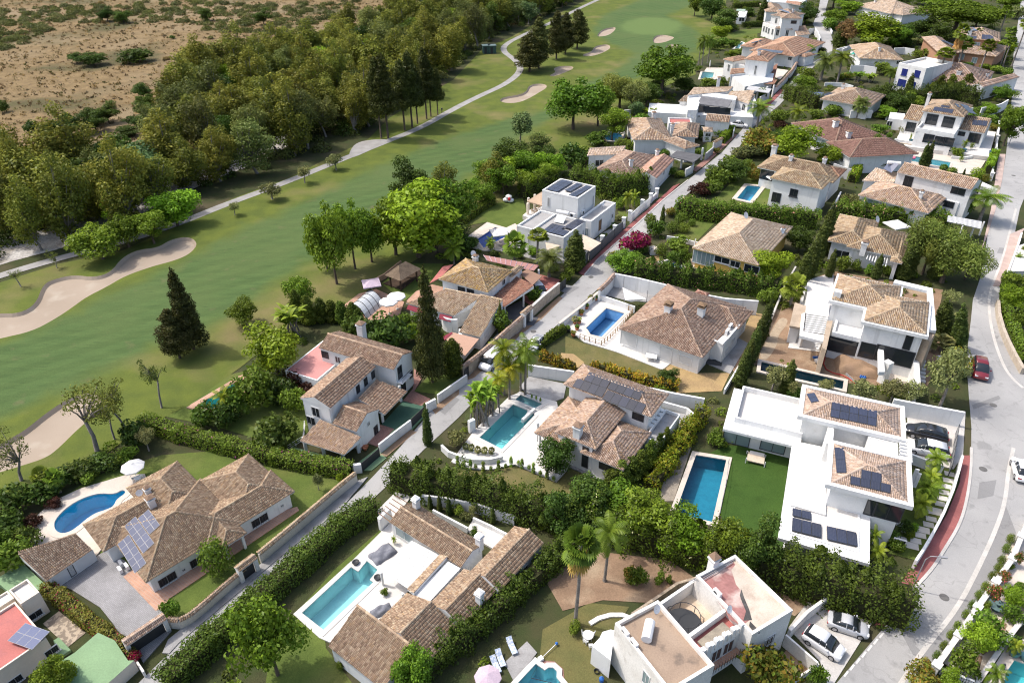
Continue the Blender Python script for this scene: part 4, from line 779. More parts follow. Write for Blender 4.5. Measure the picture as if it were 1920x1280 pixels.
for k in range(9):t=math.pi*(.5+k/8);c=P((985,690),0);its.append(cbox((c.x+2.0*math.cos(t),c.y+2.0*math.sin(t)),.8,.25,0,2.4,t+1.57))
v,f=join(its);part('curved_wall',v,f,WHITE);wallpoly([P2(p) for p in ((1010,770),(1190,820),(1030,1010),(1060,1000),(1080,990))][:3]+[P2((1000,1000))],0,1.2)
for p in ((1030,380),(1108,400)):window(p,1.3,1.0,frame=FRAMED)
window((1245,740),1.6,1.3,FRAME);window((1390,295),1.0,1.2);chimney((1150,140),.8,.7);dish((1130,105),.8)
use('B7');thing('gazebo','thatched brown gazebo on a dark deck beside the golf course','gazebo',P((510,290)));yw2=math.atan2(*(P2((505,305),2.4)-P2((370,255),2.4)).yx);R=rc((370,255),(505,305),(660,192),2.4,yw2)
w2=R.W/2;m=mat('thatch',(.20,.15,.105),(.14,.105,.075),1.5,.95,.05,fine=.3,fsc=7);rz=2.4+1.6;a,b,c,d=[R.p(x,y,2.4) for x,y in ((0,0),(R.L,0),(R.L,R.W),(0,R.W))];e0,e1=R.p(R.L/2,R.L/2,rz),R.p(R.L/2,R.W-R.L/2,rz)
if R.W < R.L:e0,e1=R.p(w2,w2,rz),R.p(R.L-w2,w2,rz);F=[(0,1,5,4),(1,2,5),(2,3,4,5),(3,0,4),(3,2,1,0)]
else:F=[(0,1,4),(1,2,5,4),(2,3,5),(3,0,4,5),(3,2,1,0)]
part('roof',[tuple(p) for p in (a,b,c,d,e0,e1)],F,m);W=R.inset(.6)
for c in W.corners():v,f=cbox(c,.22,.22,.16,2.45,yw2);part('post',v,f,DARKWOOD)
use('A3');villa('white cubic modern villa with rooftop panels beside the deep blue pool',(1080,560));yw=math.radians(-33)
yw=math.atan2(*(P2((1195,345),6.8)-P2((835,262),6.8)).yx)
R=rc((580,620),(1060,735),(1270,575),3.6,yw);blk(R,3.6,None,.35,ROOFG);lowR=R
v,f=boxv(R.o+R.u*R.L*.33,R.u,R.v,.25,R.W*.98,3.6,3.95);part('parapet',v,f,WHITE)
R=rc((1205,548),(1325,578),(1592,395),3.5,yw);blk(R,3.5,None,.3,ROOFG)
R=rc((835,262),(1195,345),(1392,228),6.8,yw);blk(R,6.8,None,.3,ROOFP)
quad('porch_roof',[(683,358),(836,262),(870,330),(838,402)],3.2,mat('porch_timber',(.42,.31,.22),(.36,.26,.18),1,.85),.18);quad('porch_terrace',[(640,500),(700,450),(840,400),(870,470),(760,545)],.9,PAVW,.88)
for p in ((697,465),(760,430),(690,520)):post(p,3.05,.35,m=CREAM,z0=.3,name='column')
window((900,366),.5,1.7);window((1345,350),.5,1.9);window((702,728),.4,1.6);window((1536,505),.7,.9);window((1412,597),1.3,2.2,WOOD,FRAME,nx=1,name='door');window((1280,668),.7,1.5,GLASSL);window((1245,680),.5,1.2,GLASSL);window((1000,820),.5,.7)
for a,b,c in (((1040,148),(1145,172),(900,252)),((1185,180),(1245,195),(1062,255)),((1275,205),(1340,222),(1105,305))):solar(a,b,c,2,4,plane=7.0,tint=.15,off=.12)
for a,b,c in (((935,585),(1065,615),(860,665)),((1010,640),(1110,665),(965,690)),((1180,540),(1270,565),(1060,625))):solar(a,b,c,3,2,plane=3.85,tint=.15,off=.12)
q=P((1040,480),4.2);v,f=tube([tuple(q+Vector((-1,.5,.2))),tuple(q+Vector((1,-.5,.2)))],[.32,.32],10);part('water_tank',v,f,PLASW);quad('heater_panel',[(955,560),(990,485),(1080,505),(1045,580)],[3.9,4.5,4.5,3.9],PLASW,.08)
quad('shade_sail',[(1238,690),(1425,775),(1310,858),(1240,830)],[2.7,2.5,2.4,2.6],FABB,.04);quad('awning',[(868,770),(1012,800),(915,888),(880,850)],[2.8,2.8,2.2,2.3],FABB,.05);dish((1440,430),.5,3.6);acunit((1240,490),3.55,yw+1.57);acunit((1140,520),3.65,yw)
use('C1');villa('long low brown-tiled villa with three chimneys beside the pale pool',(950,700));yw=math.atan2(*(P2((1095,550),2.9)-P2((640,262),2.9)).yx)
R=rc((640,262),(1095,550),(1310,452),2.9,yw);tiled(R,2.9,22,'brown',axis='u',ends=(0,0),ov=.3)
R=rc((895,785),(1085,945),(1345,705),2.9,yw);tiled(R,2.9,22,'brown',axis='v',ends=(0,0),ov=.3)
R=rc((1435,290),(1618,390),(1345,705),3.2,yw);tiled(R,3.2,22,'brown',axis='v',ends=(0,0),ov=.3)
R=rc((755,712),(1060,955),(885,1150),2.9,yw);tiled(R,2.9,22,'brown',axis='v',ends=(0,0),ov=.3)
g=shed((255,1045),(600,1320),(775,1040),(437,790),2.7,4.2,'brown');wallpoly(shrink(g,.3),0,2.5)
quad('flat_roof',[(800,720),(1010,510),(1090,555),(885,775)],2.85,ROOFW,.3);wallpoly(shrink([P2(p,2.8) for p in ((800,720),(1010,510),(1090,555),(885,775))],.2),0,2.5)
shed((755,690),(965,468),(1005,482),(795,712),2.9,3.3,'tan',cap=False)
o=quad('pergola_awning',[(590,572),(780,380),(955,470),(755,682)],2.5,FABW,.05)
for k in range(9):t=(k+.5)/9;a=P((590+190*t,572-192*t),2.56);b=P((755+200*t,682-212*t),2.56);v,f=tube([tuple(a),tuple(b)],[.07,.07],5);part('batten',v,f,FABW,o)
for p in ((602,668),(735,800)):post(p,2.5,.25)
for p in ((812,175),(1210,410),(1212,770)):chimney(p,1.4,.72,capm=WHITE)
window((735,345),3.0,1.9,GLASSL);window((1240,780),1.2,1.1);window((1300,720),1.0,1.1);window((1500,560),1.0,1.1)
its=[]
for k in range(6):
    a,b=P((585+22*k,215-22*k),2.5),P((650+22*k,265-24*k),2.5);v,f=tube([tuple(a-(b-a)*.2),tuple(b+(b-a)*.3)],[.06,.06],4);part('pergola_beam',v,f,WOOD)
wallpoly([P2(p) for p in ((575,310),(650,235),(660,250),(590,325))],0,2.2)
use('B8');villa('tan-tiled villa with a dark field of solar panels, centre',(1180,700));yw=math.atan2(*(P2((1540,545),5.5)-P2((910,310),5.5)).yx)
R=rc((910,310),(1540,545),(1655,380),5.5,yw);tiled(R,5.5,20,'tan')
R=rc((845,655),(1140,778),(1335,520),4.3,yw);R=Rc(R.o,R.u,R.v,R.L,R.W+2);tiled(R,4.3,20,'tan',axis='v',ends=(1,0) if True else 0,ov=.5)
R=rc((700,658),(985,768),(1120,470),3.4,yw);walls(R.inset(3.0,2.5),0,3.2);hip(R,3.4,18,'tan',axis='v')
R=rc((1110,832),(1337,930),(1515,650),3.3,yw);R=Rc(R.o-R.u*1.5,R.u,R.v,R.L+1.5,R.W);tiled(R,3.3,20,'tan',axis='v')
solar((1095,222),(1255,282),(1062,285),3,1,tint=.05);solar((1010,268),(1222,345),(972,328),4,1,tint=.05);solar((1260,282),(1488,365),(1225,345),4,1,tint=.05);solar((1228,352),(1508,458),(1192,420),5,1,tint=.05)
chimney((1010,680),1.4,.9)
window((1065,830),.9,3.3,frame=FRAMED,nx=1);window((1215,905),1.9,1.1,frame=FRAMED);window((1445,542),1.6,1.1,frame=FRAMED);window((905,720),.5,1.2)
for p in ((735,780),(720,720)):post(p,3.2,.3)
R=rc((1490,700),(1600,745),(1700,520),2.8,yw);walls(R,0,2.6);flat(R,2.6,.5,.15,PAVG)
for k in range(5):q=P((1610-18*k,515+28*k),2.62);v,f=cbox(q,.7,.6,2.62,3.2,yw);part('roof_planter',v,f,WHITE)
use('B6');villa('sprawling white villa under one huge brown hipped roof',(1000,700));yw=math.atan2(*(P2((1300,965),3.2)-P2((510,690),3.2)).yx)
R=rc((510,690),(1300,965),(920,255),3.2,yw);tiled(R,3.2,21,'brown')
R=rc((1000,490),(1645,690),(1770,525),3.2,yw);tiled(R,3.2,20,'brown')
R=rc((1390,812),(1498,850),(1625,655),3.1,yw);blk(R,3.1,None,.3,ROOFP)
R=rc((1230,350),(1310,412),(1470,388),3.0,yw);hip(R,3.0,20,'red')
quad('hatch',[(1440,800),(1490,755),(1540,780),(1490,838)],3.5,FRAME,.15);acunit((1530,740),3.1,yw+1.57);acunit((1560,690),3.1,yw+1.57)
chimney((972,530),1.2,.9,capm=basemat('orange'));chimney((1282,560),1.4,.9,capm=basemat('orange'))
for p,ww,hh in (((600,790),2.6,2.3),((950,930),1.9,2.2),((1135,985),1.9,1.3)):window(p,ww,hh,FRAME,WHITE,nx=1,name='shutter')
window((1520,910),1.0,1.0,FRAME);window((1590,800),1.0,1.0,FRAME);window((1680,680),1.0,1.0,FRAME)
use('C2');villa('yellow-walled villa under a broad pale tan hipped roof',(1100,450));yw=math.atan2(*(P2((1290,585),3.6)-P2((725,435),3.6)).yx)
R=rc((725,435),(1290,585),(1030,128),3.6,yw);tiled(R,3.6,20,'pale',m=YELL)
window((820,515),3.6,2.4,GLASSL,nx=5,frame=FRAME);window((975,535),2.6,1.1,sill=True);window((1090,572),1.6,1.1,sill=True);window((1230,615),2.4,1.4);post((728,520),3.4,.15,WMETAL)
dish((1172,190),.9);dish((1487,328),.65);chimney((1495,300),.5,.5)
use('B4');villa('white two-storey villa with a shaded window above the flowering hedge',(560,600));yw=math.atan2(*(P2((905,675),5.2)-P2((280,540),5.2)).yx)
R=rc((280,540),(905,675),(395,405),5.2,yw);tiled(R,5.2,20,'tan',ov=.35);R=rc((130,408),(1085,552),(280,256),3.9,yw);tiled(R,3.9,20,'brown')
R=rc((700,440),(1085,552),(1150,440),4.0,yw);hip(R,4.05,20,'red')
window((565,715),1.4,1.4,frame=FRAMED,sill=True);window((355,770),1.6,1.8,frame=FRAMED);window((245,480),2.5,2.0,name='opening',frame=FRAMED);chimney((320,255),1.6,.9);chimney((525,330),.8,.6);chimney((925,370),.9,.6);dish((520,330),.5)
quad('awning',[(230,520),(310,460),(345,480),(290,560)],2.6,FABW,.05)
use('Z3');villa('plum-tiled villa with green ridge lines behind trees',(850,780));yw=math.atan2(*(P2((938,878),3.4)-P2((800,790),3.4)).yx)
R=rc((735,740),(938,880),(1036,706),3.6,yw);R=rc((800,795),(938,880),(1036,706),3.5,yw);tiled(R,3.5,22,'plum',axis='v');R=rc((605,690),(850,800),(900,668),3.4);tiled(R,3.4,18,'plum');chimney((850,710),1.1,.9);chimney((922,770),1.0,.8);window((770,800),3.2,1.8,GLASSL);window((890,890),1.0,1.1)
villa('low tan-roofed villa beside a ground frame of blue panels',(900,560));R=rc((770,555),(1045,600),(830,488),3.0);tiled(R,3.0,20,'tan');chimney((892,500),.9,.6);solar((815,520),(852,522),(808,550),2,1,tint=.3);solar((670,505),(788,520),(665,535),6,1,plane=2.2,tint=.9,off=.1)
for p in ((680,560),(770,570)):post(p,2.2,.12,METAL)
window((830,590),1.0,.9);window((960,600),1.0,.9)
use('B2');villa('tan-roofed bungalow above the pale blue garden wall',(400,620));R=rc((175,620),(640,640),(350,495),3.0);tiled(R,3.0,20,'tan');R=rc((135,500),(290,515),(300,485),3.0);tiled(R,3.0,18,'tan');chimney((385,545),.9,.6);window((300,690),3,1.2,FRAME);window((360,660),.5,.5);window((590,660),1,1);quad('sun_awning',[(75,580),(110,555),(160,545),(150,570)],2.2,mat('teal_fabric',(.05,.32,.26),rough=.8),.05)
villa('pale-roofed house at the top edge between trees',(380,90));R=rc((130,60),(510,150),(230,-20),3.2);tiled(R,3.2,20,'pale');R=rc((440,130),(640,165),(560,60),3.2);tiled(R,3.2,20,'pale');chimney((340,30),.8,.6)
villa('white-walled house behind dark cypresses at the top',(740,80));R=rc((640,110),(830,105),(800,60),3.0);blk(R,3.0,None,.3,ROOFP)
use('Z2');villa('tan-tiled bungalow with a grey carport by the narrow street',(1640,930));R=rc((1395,925),(1400,890),(1570,850),3.0)
g=shed((1560,862),(1372,870),(1385,832),(1585,820),3.0,3.5,'pale');wallpoly(shrink(g,.4),0,2.85);R=rc((1420,945),(1620,985),(1690,860),3.0);tiled(R,3.0,19,'brown');R=rc((1640,975),(1760,995),(1845,890),3.0);tiled(R,3.0,22,'salmon',axis='v',ends=(0,0),ov=.3);chimney((1615,930),1.2,.6);chimney((1762,870),.9,.6);window((1440,910),1.8,1.4);window((1800,960),.8,1.0)
use('B3');q=[(608,1045),(700,975),(1008,1030),(900,1115)];quad('carport_roof',q,2.7,mat('grey_thatch',(.115,.115,.12),(.085,.085,.09),1.2,.95,.1),.15)
for p in ((640,1180),(745,1190),(885,1210),(990,1090)):post(p,2.6,.3)
use('B3');villa('rambling tan-tiled villa with a chimney near the railed pool',(560,800));R=rc((175,850),(640,850),(545,600),3.1);tiled(R,3.1,19,'tan');R=rc((520,850),(800,960),(870,880),3.0);tiled(R,3.0,20,'brown');R=rc((650,800),(948,822),(870,655),3.1);tiled(R,3.1,19,'brown');R=rc((600,660),(880,670),(1040,610),3.2);blk(R,3.2,None,.3,ROOFR);chimney((640,730),1.0,.6);chimney((420,590),1.0,.8);R=rc((1040,615),(1328,640),(1340,575),3.4);tiled(R,3.4,20,'brown',axis='u',ends=(0,0),ov=.2);R=rc((1020,750),(1130,755),(1130,710),2.2);tiled(R,2.2,18,'tan',ov=.1);window((1005,708),.6,.6);window((1075,775),1.2,.8);window((890,700),.5,.8);dish((835,590),.7,3.3);dish((875,610),.5,3.3)
villa('white modernist villa with a grey ribbed pergola roof and long terrace wall',(1100,400));R=rc((480,590),(1600,600),(1600,470),1.6);R=rc((350,545),(1610,610),(1640,500),1.8);walls(R,0,2.4);g=shed((1310,268),(828,312),(905,220),(1375,205),5.0,5.6,'pale',cap=False);wallpoly(shrink(g,.3),0,4.85);g=shed((1560,418),(1290,330),(1345,268),(1640,305),4.2,5.0,'pale',cap=False);wallpoly(shrink(g,.3),0,4.0)
g=shed((835,385),(720,385),(790,315),(835,312),3.4,4.6,'pale',cap=False);wallpoly(shrink(g,.3),0,3.2);o=quad('pergola_roof',[(942,415),(992,322),(1362,375),(1312,458)],[4.2,5.0,5.0,4.2],mat('grey_slats',(.16,.16,.165),(.12,.12,.125),1.2,.7),.15)
wallpoly([P2(p,4.6) for p in ((830,480),(830,315),(1000,310),(940,480))],0,4.4);wallpoly([P2(p,4.8) for p in ((1000,320),(1020,270),(1420,330),(1400,375))],0,4.9)
for p,ww in (((1000,470),3.2),((1125,485),3.2),((1255,495),3.2)):q=P(p,3.4);v,f=cbox(q,ww,.1,2.6,4.0,-.15);part('window',v,f,GLASS)
for p in ((935,545),(1058,560),(1185,570),(1320,575)):post(p,4.3,.22,z0=.2)
window((1500,460),1.0,1.8);window((1440,500),.5,.5);window((937,545),.5,.5);window((967,548),.5,.5);chimney((1190,200),1.6,.7);quad('carport_roof',[(1530,240),(1565,195),(1835,235),(1800,285)],3.0,GREYW,.15);wallpoly([P2(p) for p in ((1610,600),(1590,490),(1600,480),(1640,590))],0,3)
for p in ((1560,330),(1650,380),(1760,350),(1840,330)):post(p,2.9,.35)
use('B1');villa('white two-storey villa with small tan roofs and roof terrace near the mint pool',(680,850));R=rc((615,715),(905,745),(970,650),7.0);tiled(R,7.0,20,'salmon',ov=.3);R=rc((360,715),(480,745),(510,670),5.2);tiled(R,5.2,20,'salmon',ov=.25);R=rc((440,760),(680,800),(640,700),4.4);blk(R,4.0,None,.5,PAVB);g=shed((440,895),(690,868),(690,820),(450,835),3.6,4.2,'salmon',cap=False);wallpoly(shrink(g,.2),0,3.5);wallpoly([P2(p,3.2) for p in ((450,900),(690,870),(970,870),(950,960),(620,1030))],0,3.0);window((745,845),.6,2.4);window((425,815),.8,1.8);quad('carport_roof',[(720,1000),(760,950),(1010,955),(970,1010)],2.7,basemat('salmon'),.15);shed((960,1010),(935,820),(1010,770),(1000,830),2.7,3.2,'red',cap=False);chimney((785,665),.7,.6)
villa('salmon-tiled villa with two rows of solar panels by the far street',(950,600));R=rc((675,610),(1225,685),(1310,480),3.2);tiled(R,3.2,16,'salmon');R=rc((565,555),(860,590),(900,490),3.2);tiled(R,3.2,16,'salmon');R=rc((935,500),(1110,540),(1120,425),3.6);tiled(R,3.6,18,'salmon');solar((690,520),(800,488),(640,545),4,1,plane=4.3,tint=.2);solar((785,590),(1085,620),(785,620),6,1,plane=4.2,tint=.2);R=rc((1265,675),(1345,690),(1355,640),2.6);tiled(R,2.6,25,'salmon',ov=.15);window((1160,700),1.2,1.0);quad('garden_roof',[(1290,500),(1320,470),(1430,490),(1400,530)],2.5,ROOFP,.15)
villa('white three-level villa with a rounded bay and balcony at the far street',(1050,300));R=rc((1060,222),(1300,228),(1235,140),7.2);tiled(R,7.2,20,'tan',ov=.3);R=rc((930,185),(1150,215),(1040,130),7.0);tiled(R,7.0,14,'tan',ov=.2);R=rc((830,300),(985,350),(1010,270),3.6);blk(R,3.6,None,.9,PAVB);R=rc((985,345),(1190,360),(1180,290),3.8);tiled(R,3.8,20,'tan',ov=.3);g=shed((1400,415),(1250,430),(1190,320),(1340,310),3.0,3.8,'tan',cap=False);wallpoly(shrink(g,.3),0,2.9);window((1205,268),1.8,1.0,frame=FRAMED);window((995,250),.8,1.8)
for p in ((850,335),(878,360),(905,375),(950,385),(1010,395),(1125,400)):window(p,1.0,1.9)
chimney((1195,150),.8,.6);solar((1010,120),(1060,118),(985,175),2,2,plane=8.2,tint=.5)
villa('tan-roofed white house at the very top beside a dark cypress',(1000,60));R=rc((870,145),(1110,150),(1190,60),5.0);tiled(R,5.0,16,'tan',ov=.3);R=rc((870,30),(1290,60),(1290,0),4.0);blk(R,4.0,None,.4,ROOFP);g=shed((1290,70),(1110,35),(1130,10),(1300,35),4.3,4.7,'salmon',cap=False)
thing('garden_shed','small white shed with a green roof by the golf course','shed',P((590,190)));R=rc((520,200),(620,205),(625,130),2.6);walls(R,0,2.5);quad('roof',[(515,130),(625,138),(625,112),(520,110)],2.7,mat('sage_sheet',(.28,.36,.29),rough=.8),.1);window((590,175),2.0,1.4)
use('A1');villa('white modern villa with two tiled roof decks and flat-roof solar panels',(900,700));yw=math.atan2(*(P2((1485,1005),6.8)-P2((830,835),6.8)).yx)
R=rc((62,415),(640,555),(640,215),3.4,yw);R=rc((62,415),(640,560),(175,118),3.4,yw);W=Rc(R.o+R.v*1.8+R.u*.6,R.u,R.v,R.L-.6,R.W-1.8);walls(W,0,3.1);v,f=boxv(R.o,R.u,R.v,R.L,R.W,3.1,3.45);part('roof_slab',v,f,WHITE);Q=Rc(R.o+R.v*1.7+R.u*1.0,R.u,R.v,R.L-1.0,R.W-1.8);flat(Q,3.45,.75,.25,ROOFP)
for p,ww in (((160,498),3.2),((440,530),2.9)):window(p,ww,2.4,GLASSL,FRAMED)
R=rc((475,1235),(1160,1400),(560,540),3.4,yw);W=R.inset(.9);walls(W,0,3.1);v,f=boxv(R.o,R.u,R.v,R.L,R.W,3.1,3.5);part('roof_slab',v,f,WHITE);Q=R.inset(1.0);flat(Q,3.5,.12,.2,ROOFP);lowR=R
quad('raised_roof',[(625,510),(840,555),(835,1060),(575,985)],3.75,ROOFW,.24)
N_=rc((620,325),(1432,478),(640,85),6.8,yw);S_=rc((828,838),(1488,1005),(895,512),6.8,yw)
for R,ze in ((N_,6.5),(S_,6.5)):
    walls(R.inset(.7),0,ze-.02);v,f=boxv(R.o,R.u,R.v,R.L,R.W,ze-.02,ze+.18);part('roof_slab',v,f,WHITE)
    its=[boxv(R.o,R.u,R.v,R.L,.5,ze+.18,ze+.5),boxv(R.o+R.v*(R.W-.5),R.u,R.v,R.L,.5,ze+.18,ze+.5),boxv(R.o+R.v*.5,R.u,R.v,.5,R.W-1,ze+.18,ze+.5),boxv(R.o+R.v*.5+R.u*(R.L-.5),R.u,R.v,.5,R.W-1,ze+.18,ze+.5)];v,f=join(its);part('parapet',v,f,WHITE);hip(R.inset(.5),ze+.32,15,'pale')
M_=Rc(S_.o+S_.v*S_.W,S_.u,S_.v,S_.L,(N_.o-(S_.o+S_.v*S_.W)).dot(S_.v));A0=M_.sub(.5,.87,-.02,1.02);walls(A0,0,6.3);flat(A0,6.3,.1,.2,ROOFP);its=[]
for k in range(5):its.append(boxv(M_.o+M_.u*M_.L*.88+M_.v*M_.W*(.06+.2*k),M_.u,M_.v,M_.L*.1,.28,6.45,6.75))
its.append(boxv(M_.o+M_.u*M_.L*.975-M_.v*.4,M_.u,M_.v,.35,M_.W+.8,6.3,6.9));v,f=join(its);part('pergola_beams',v,f,WHITE);A1_=M_.sub(-.02,.06,0,1);walls(A1_,0,6.4);v,f=boxv(M_.o+M_.u*M_.L*.06,M_.u,M_.v,M_.L*.44,M_.W,3.4,3.6);part('patio_floor',v,f,PAVW)
quad('skylight',[(648,445),(672,360),(845,385),(812,482)],3.8,GLASSL,.2)
solar((680,160),(750,148),(682,232),2,1,tint=.2) if False else solar((688,160),(748,150),(682,232),1,2,tint=.25)
solar((878,215),(1218,285),(862,328),5,2,tint=.2);solar((898,562),(972,562),(890,750),1,2,tint=.2);solar((1098,722),(1250,755),(1090,792),2,1,tint=.2);solar((1018,770),(1318,838),(1008,832),4,1,tint=.2)
for a,b,c,n in (((582,1082),(800,1135),(580,1180),3),((838,1145),(1062,1195),(832,1245),3),((582,1010),(722,1042),(580,1068),2)):solar(a,b,c,n,1,plane=3.66,tint=.2,off=.1)
window((1172,998),1.0,2.4,frame=FRAMED,nx=1);window((1305,1030),2.6,2.4,frame=FRAMED);window((1380,1280),1.2,1.5);window((1500,770),.4,2.0,FRAME);window((1515,800),.4,2.0,FRAME)
use('A6');villa('white villa under construction with an orange-mottled tiled roof',(1000,500));yw=math.atan2(*(P2((1375,600),6.8)-P2((800,470),6.8)).yx)
R1_=rc((520,290),(1120,425),(545,50),6.8,yw);R2_=rc((798,472),(1375,602),(1335,300),6.8,yw)
for R in (R1_,R2_):
    walls(R.inset(.5),0,6.6);v,f=boxv(R.o,R.u,R.v,R.L,R.W,6.4+(.01 if R is R2_ else 0),6.85+(.01 if R is R2_ else 0));part('roof_slab',v,f,WHITE)
hip(R1_.inset(.35),6.9,17,'tan');hip(R2_.inset(.35),6.92,17,'tan')
R=rc((1075,130),(1410,190),(1440,540),6.4,yw);its=[boxv(R.o,R.u,R.v,.5,R.W,6.0,6.5)];Q=rc((1375,330),(1440,345),(1440,545),6.4,yw)
quad('roof_beam',[(1075,135),(1090,110),(1412,185),(1405,215)],6.5,WHITE,.4);quad('roof_beam',[(1368,200),(1412,190),(1442,545),(1375,540)],6.48,WHITE,.4);wallpoly([P2(p,5.9) for p in ((1310,600),(1380,555),(1440,560),(1390,640))],0,5.9,mat('travertine',(.40,.32,.24),(.33,.26,.19),1.2,.85))
wallpoly([P2(p,3.3) for p in ((340,130),(540,180),(520,400),(330,370))],0,3.2);quad('roof_terrace',[(345,130),(540,180),(520,420),(320,395)],3.25,PAVW,.03);TR=MATS['travertine']
quad('stone_roof',[(230,305),(340,340),(275,520),(185,505)],3.2,TR,.3);wallpoly(shrink([P2(p,3) for p in ((230,305),(340,340),(275,520),(185,505))],.5),0,2.9)
o=quad('pergola_frame',[(290,400),(320,395),(300,560),(272,585)],3.6,WHITE,.4);quad('pergola_frame',[(272,590),(300,550),(500,590),(475,640)],3.6,WHITE,.4)
for k in range(9):a,b=P((330-2*k,400+18*k),3.55),P((515-3*k,428+18*k),3.55);v,f=tube([tuple(a),tuple(b)],[.14,.14],4);part('pergola_slat',v,f,WHITE)
for p in ((265,690),(470,740)):post(p,3.2,.4)
wallpoly([P2(p,3.4) for p in ((500,490),(548,490),(492,740),(455,720))],0,3.9,TR);R=rc((545,580),(960,680),(800,350),3.6,yw);walls(R,0,3.5);flat(R,3.5,.5,.3,ROOFW)
quad('beam',[(945,665),(990,665),(1000,900),(950,900)],[3.3,3.3,3.3,3.3],WHITE,.5);post((975,990),3.2,.9)
wallpoly([P2(p,2.6) for p in ((1240,715),(1290,715),(1310,1030),(1265,1020))],0,2.6)
for p,ww,hh in (((645,675),4.0,2.2),((850,718),1.9,2.3),((1205,635),.9,2.4),((1080,765),4.5,2.4)):window(p,ww,hh,frame=FRAMED,nx=1)
v,f=cbox(P((588,262),6.9),.9,.9,6.9,7.9,yw);part('chimney',v,f,WHITE);q=P((1320,705));v,f=cbox(q,2.2,.5,.1,.6,yw);part('stone_bench',v,f,TR)
for k in range(8):q=[(1300,720+34*k),(1355,735+34*k),(1350,752+34*k),(1298,738+34*k)];quad('step',q,.8-.08*k,PAVW,.5)
use('B5');villa('tan-tiled villa with a white slatted pergola behind small cypresses',(350,950));yw=math.atan2(*(P2((700,1060),3.2)-P2((200,960),3.2)).yx)
R=rc((-40,915),(348,1072),(60,650),3.3,yw);tiled(R,3.3,20,'tan',axis='v');R=rc((150,975),(700,1065),(790,850),3.2,yw);tiled(R,3.2,20,'tan');R=rc((585,1120),(700,1145),(760,930),3.1,yw);tiled(R,3.1,20,'tan',axis='v');R=rc((175,700),(330,745),(330,700),3.3,yw);hip(R,3.3,18,'brown')
chimney((310,1010),1.2,.8);dish((437,740),.9);window((95,1050),2.6,1.4);
for k in range(8):a,b=P((375+27*k,1020+6*k),2.6),P((355+27*k,1075+9*k),2.6);v,f=tube([tuple(a),tuple(b+(b-a)*.4)],[.08,.08],4);part('pergola_slat',v,f,WHITE)
villa('white villa with a long narrow tiled wing and blue roof heater',(850,430));yw=math.atan2(*(P2((1400,400),5.8)-P2((650,225),5.8)).yx)
R=rc((650,230),(1400,402),(1440,305),6.0,yw);tiled(R,6.0,20,'tan',axis='u',ends=(0,0),ov=.3);R=rc((265,460),(1000,612),(430,300),3.4,yw);tiled(R,3.4,18,'tan');R=rc((820,560),(1000,612),(1110,470),3.4,yw);hip(R,3.42,18,'tan')
g=shed((620,330),(305,315),(440,185),(655,235),3.6,4.4,'pale',cap=False);wallpoly(shrink(g,.4),0,3.4);R=rc((700,390),(1240,560),(1010,330),3.4,yw);walls(R.sub(.1,1,0,1),0,3.3);o=quad('heater_panel',[(515,190),(575,115),(668,150),(595,232)],[4.8,6.2,6.2,4.8],MATS['solar'],.12);o['tint']=.9
q=P((620,135),6.1);v,f=tube([tuple(q+Vector((-1.1,.25,0))),tuple(q+Vector((1.1,-.25,0)))],[.3,.3],10);part('water_tank',v,f,PLASW)
window((1262,415),2.2,1.2,frame=FRAMED);window((1160,540),2.0,1.1,frame=FRAMED);window((765,310),1.5,2.0,frame=FRAMED);window((405,545),2.0,1.5,GLASSL);chimney((880,490),1.0,.5);quad('awning',[(770,600),(800,565),(925,600),(905,628)],[2.3,2.8,2.8,2.3],FABW,.05);quad('awning',[(1015,605),(1095,485),(1142,510),(1060,628)],2.7,FABB,.06)
wallpoly([P2(p) for p in ((1440,500),(1590,560),(1600,540),(1450,470))],0,2.8)
thing('garden_pavilion','open grey slat-roofed pavilion below the palm by the street','pavilion',P((1320,800)));o=quad('slat_roof',[(1150,720),(1160,660),(1500,720),(1490,795)],2.6,mat('grey_boards',(.33,.34,.35),(.28,.29,.30),1,.8),.1)
for k in range(7):a,b=P((1152+1.5*k,718-9*k),2.66),P((1490+1.5*k,790-10*k),2.66);v,f=tube([tuple(a),tuple(b)],[.05,.05],4);part('slat',v,f,WMETAL,o)
for p in ((1170,800),(1260,900),(1380,880),(1470,860)):post(p,2.5,.2)
use('A4');villa('white villa with two large awnings above a rubble stone terrace',(830,600));yw=math.atan2(*(P2((1130,475),6.6)-P2((600,395),6.6)).yx)
R=rc((600,395),(1130,475),(1165,320),6.8,yw);tiled(R,6.8,20,'tan',ov=.3,z0=.9);R=rc((360,492),(560,525),(600,365),4.0,yw);tiled(R,4.0,18,'tan',axis='u',ends=(0,0),ov=.2);R=rc((1058,622),(1395,665),(1437,520),4.0,yw);tiled(R,4.0,18,'tan',axis='u',ends=(0,0),ov=.2);R=rc((520,640),(1010,700),(1050,560),4.0,yw);blk(R,3.9,None,.7,PAVW)
for p,ww,hh in (((720,500),2.2,2.2),((930,535),2.2,2.2),((455,595),1.9,2.0),((1098,680),1.3,.9),((1255,735),2.2,2.0),((680,740),2.0,1.8),((820,770),2.0,1.8),((930,785),2.0,1.8)):window(p,ww,hh,frame=FRAMED)
for a,b,c,d in (((525,655),(775,680),(755,730),(520,700)),((780,680),(1030,705),(990,765),(760,730))):quad('awning',[a,b,c,d],[3.8,3.8,3.0,3.0],FABW,.05)
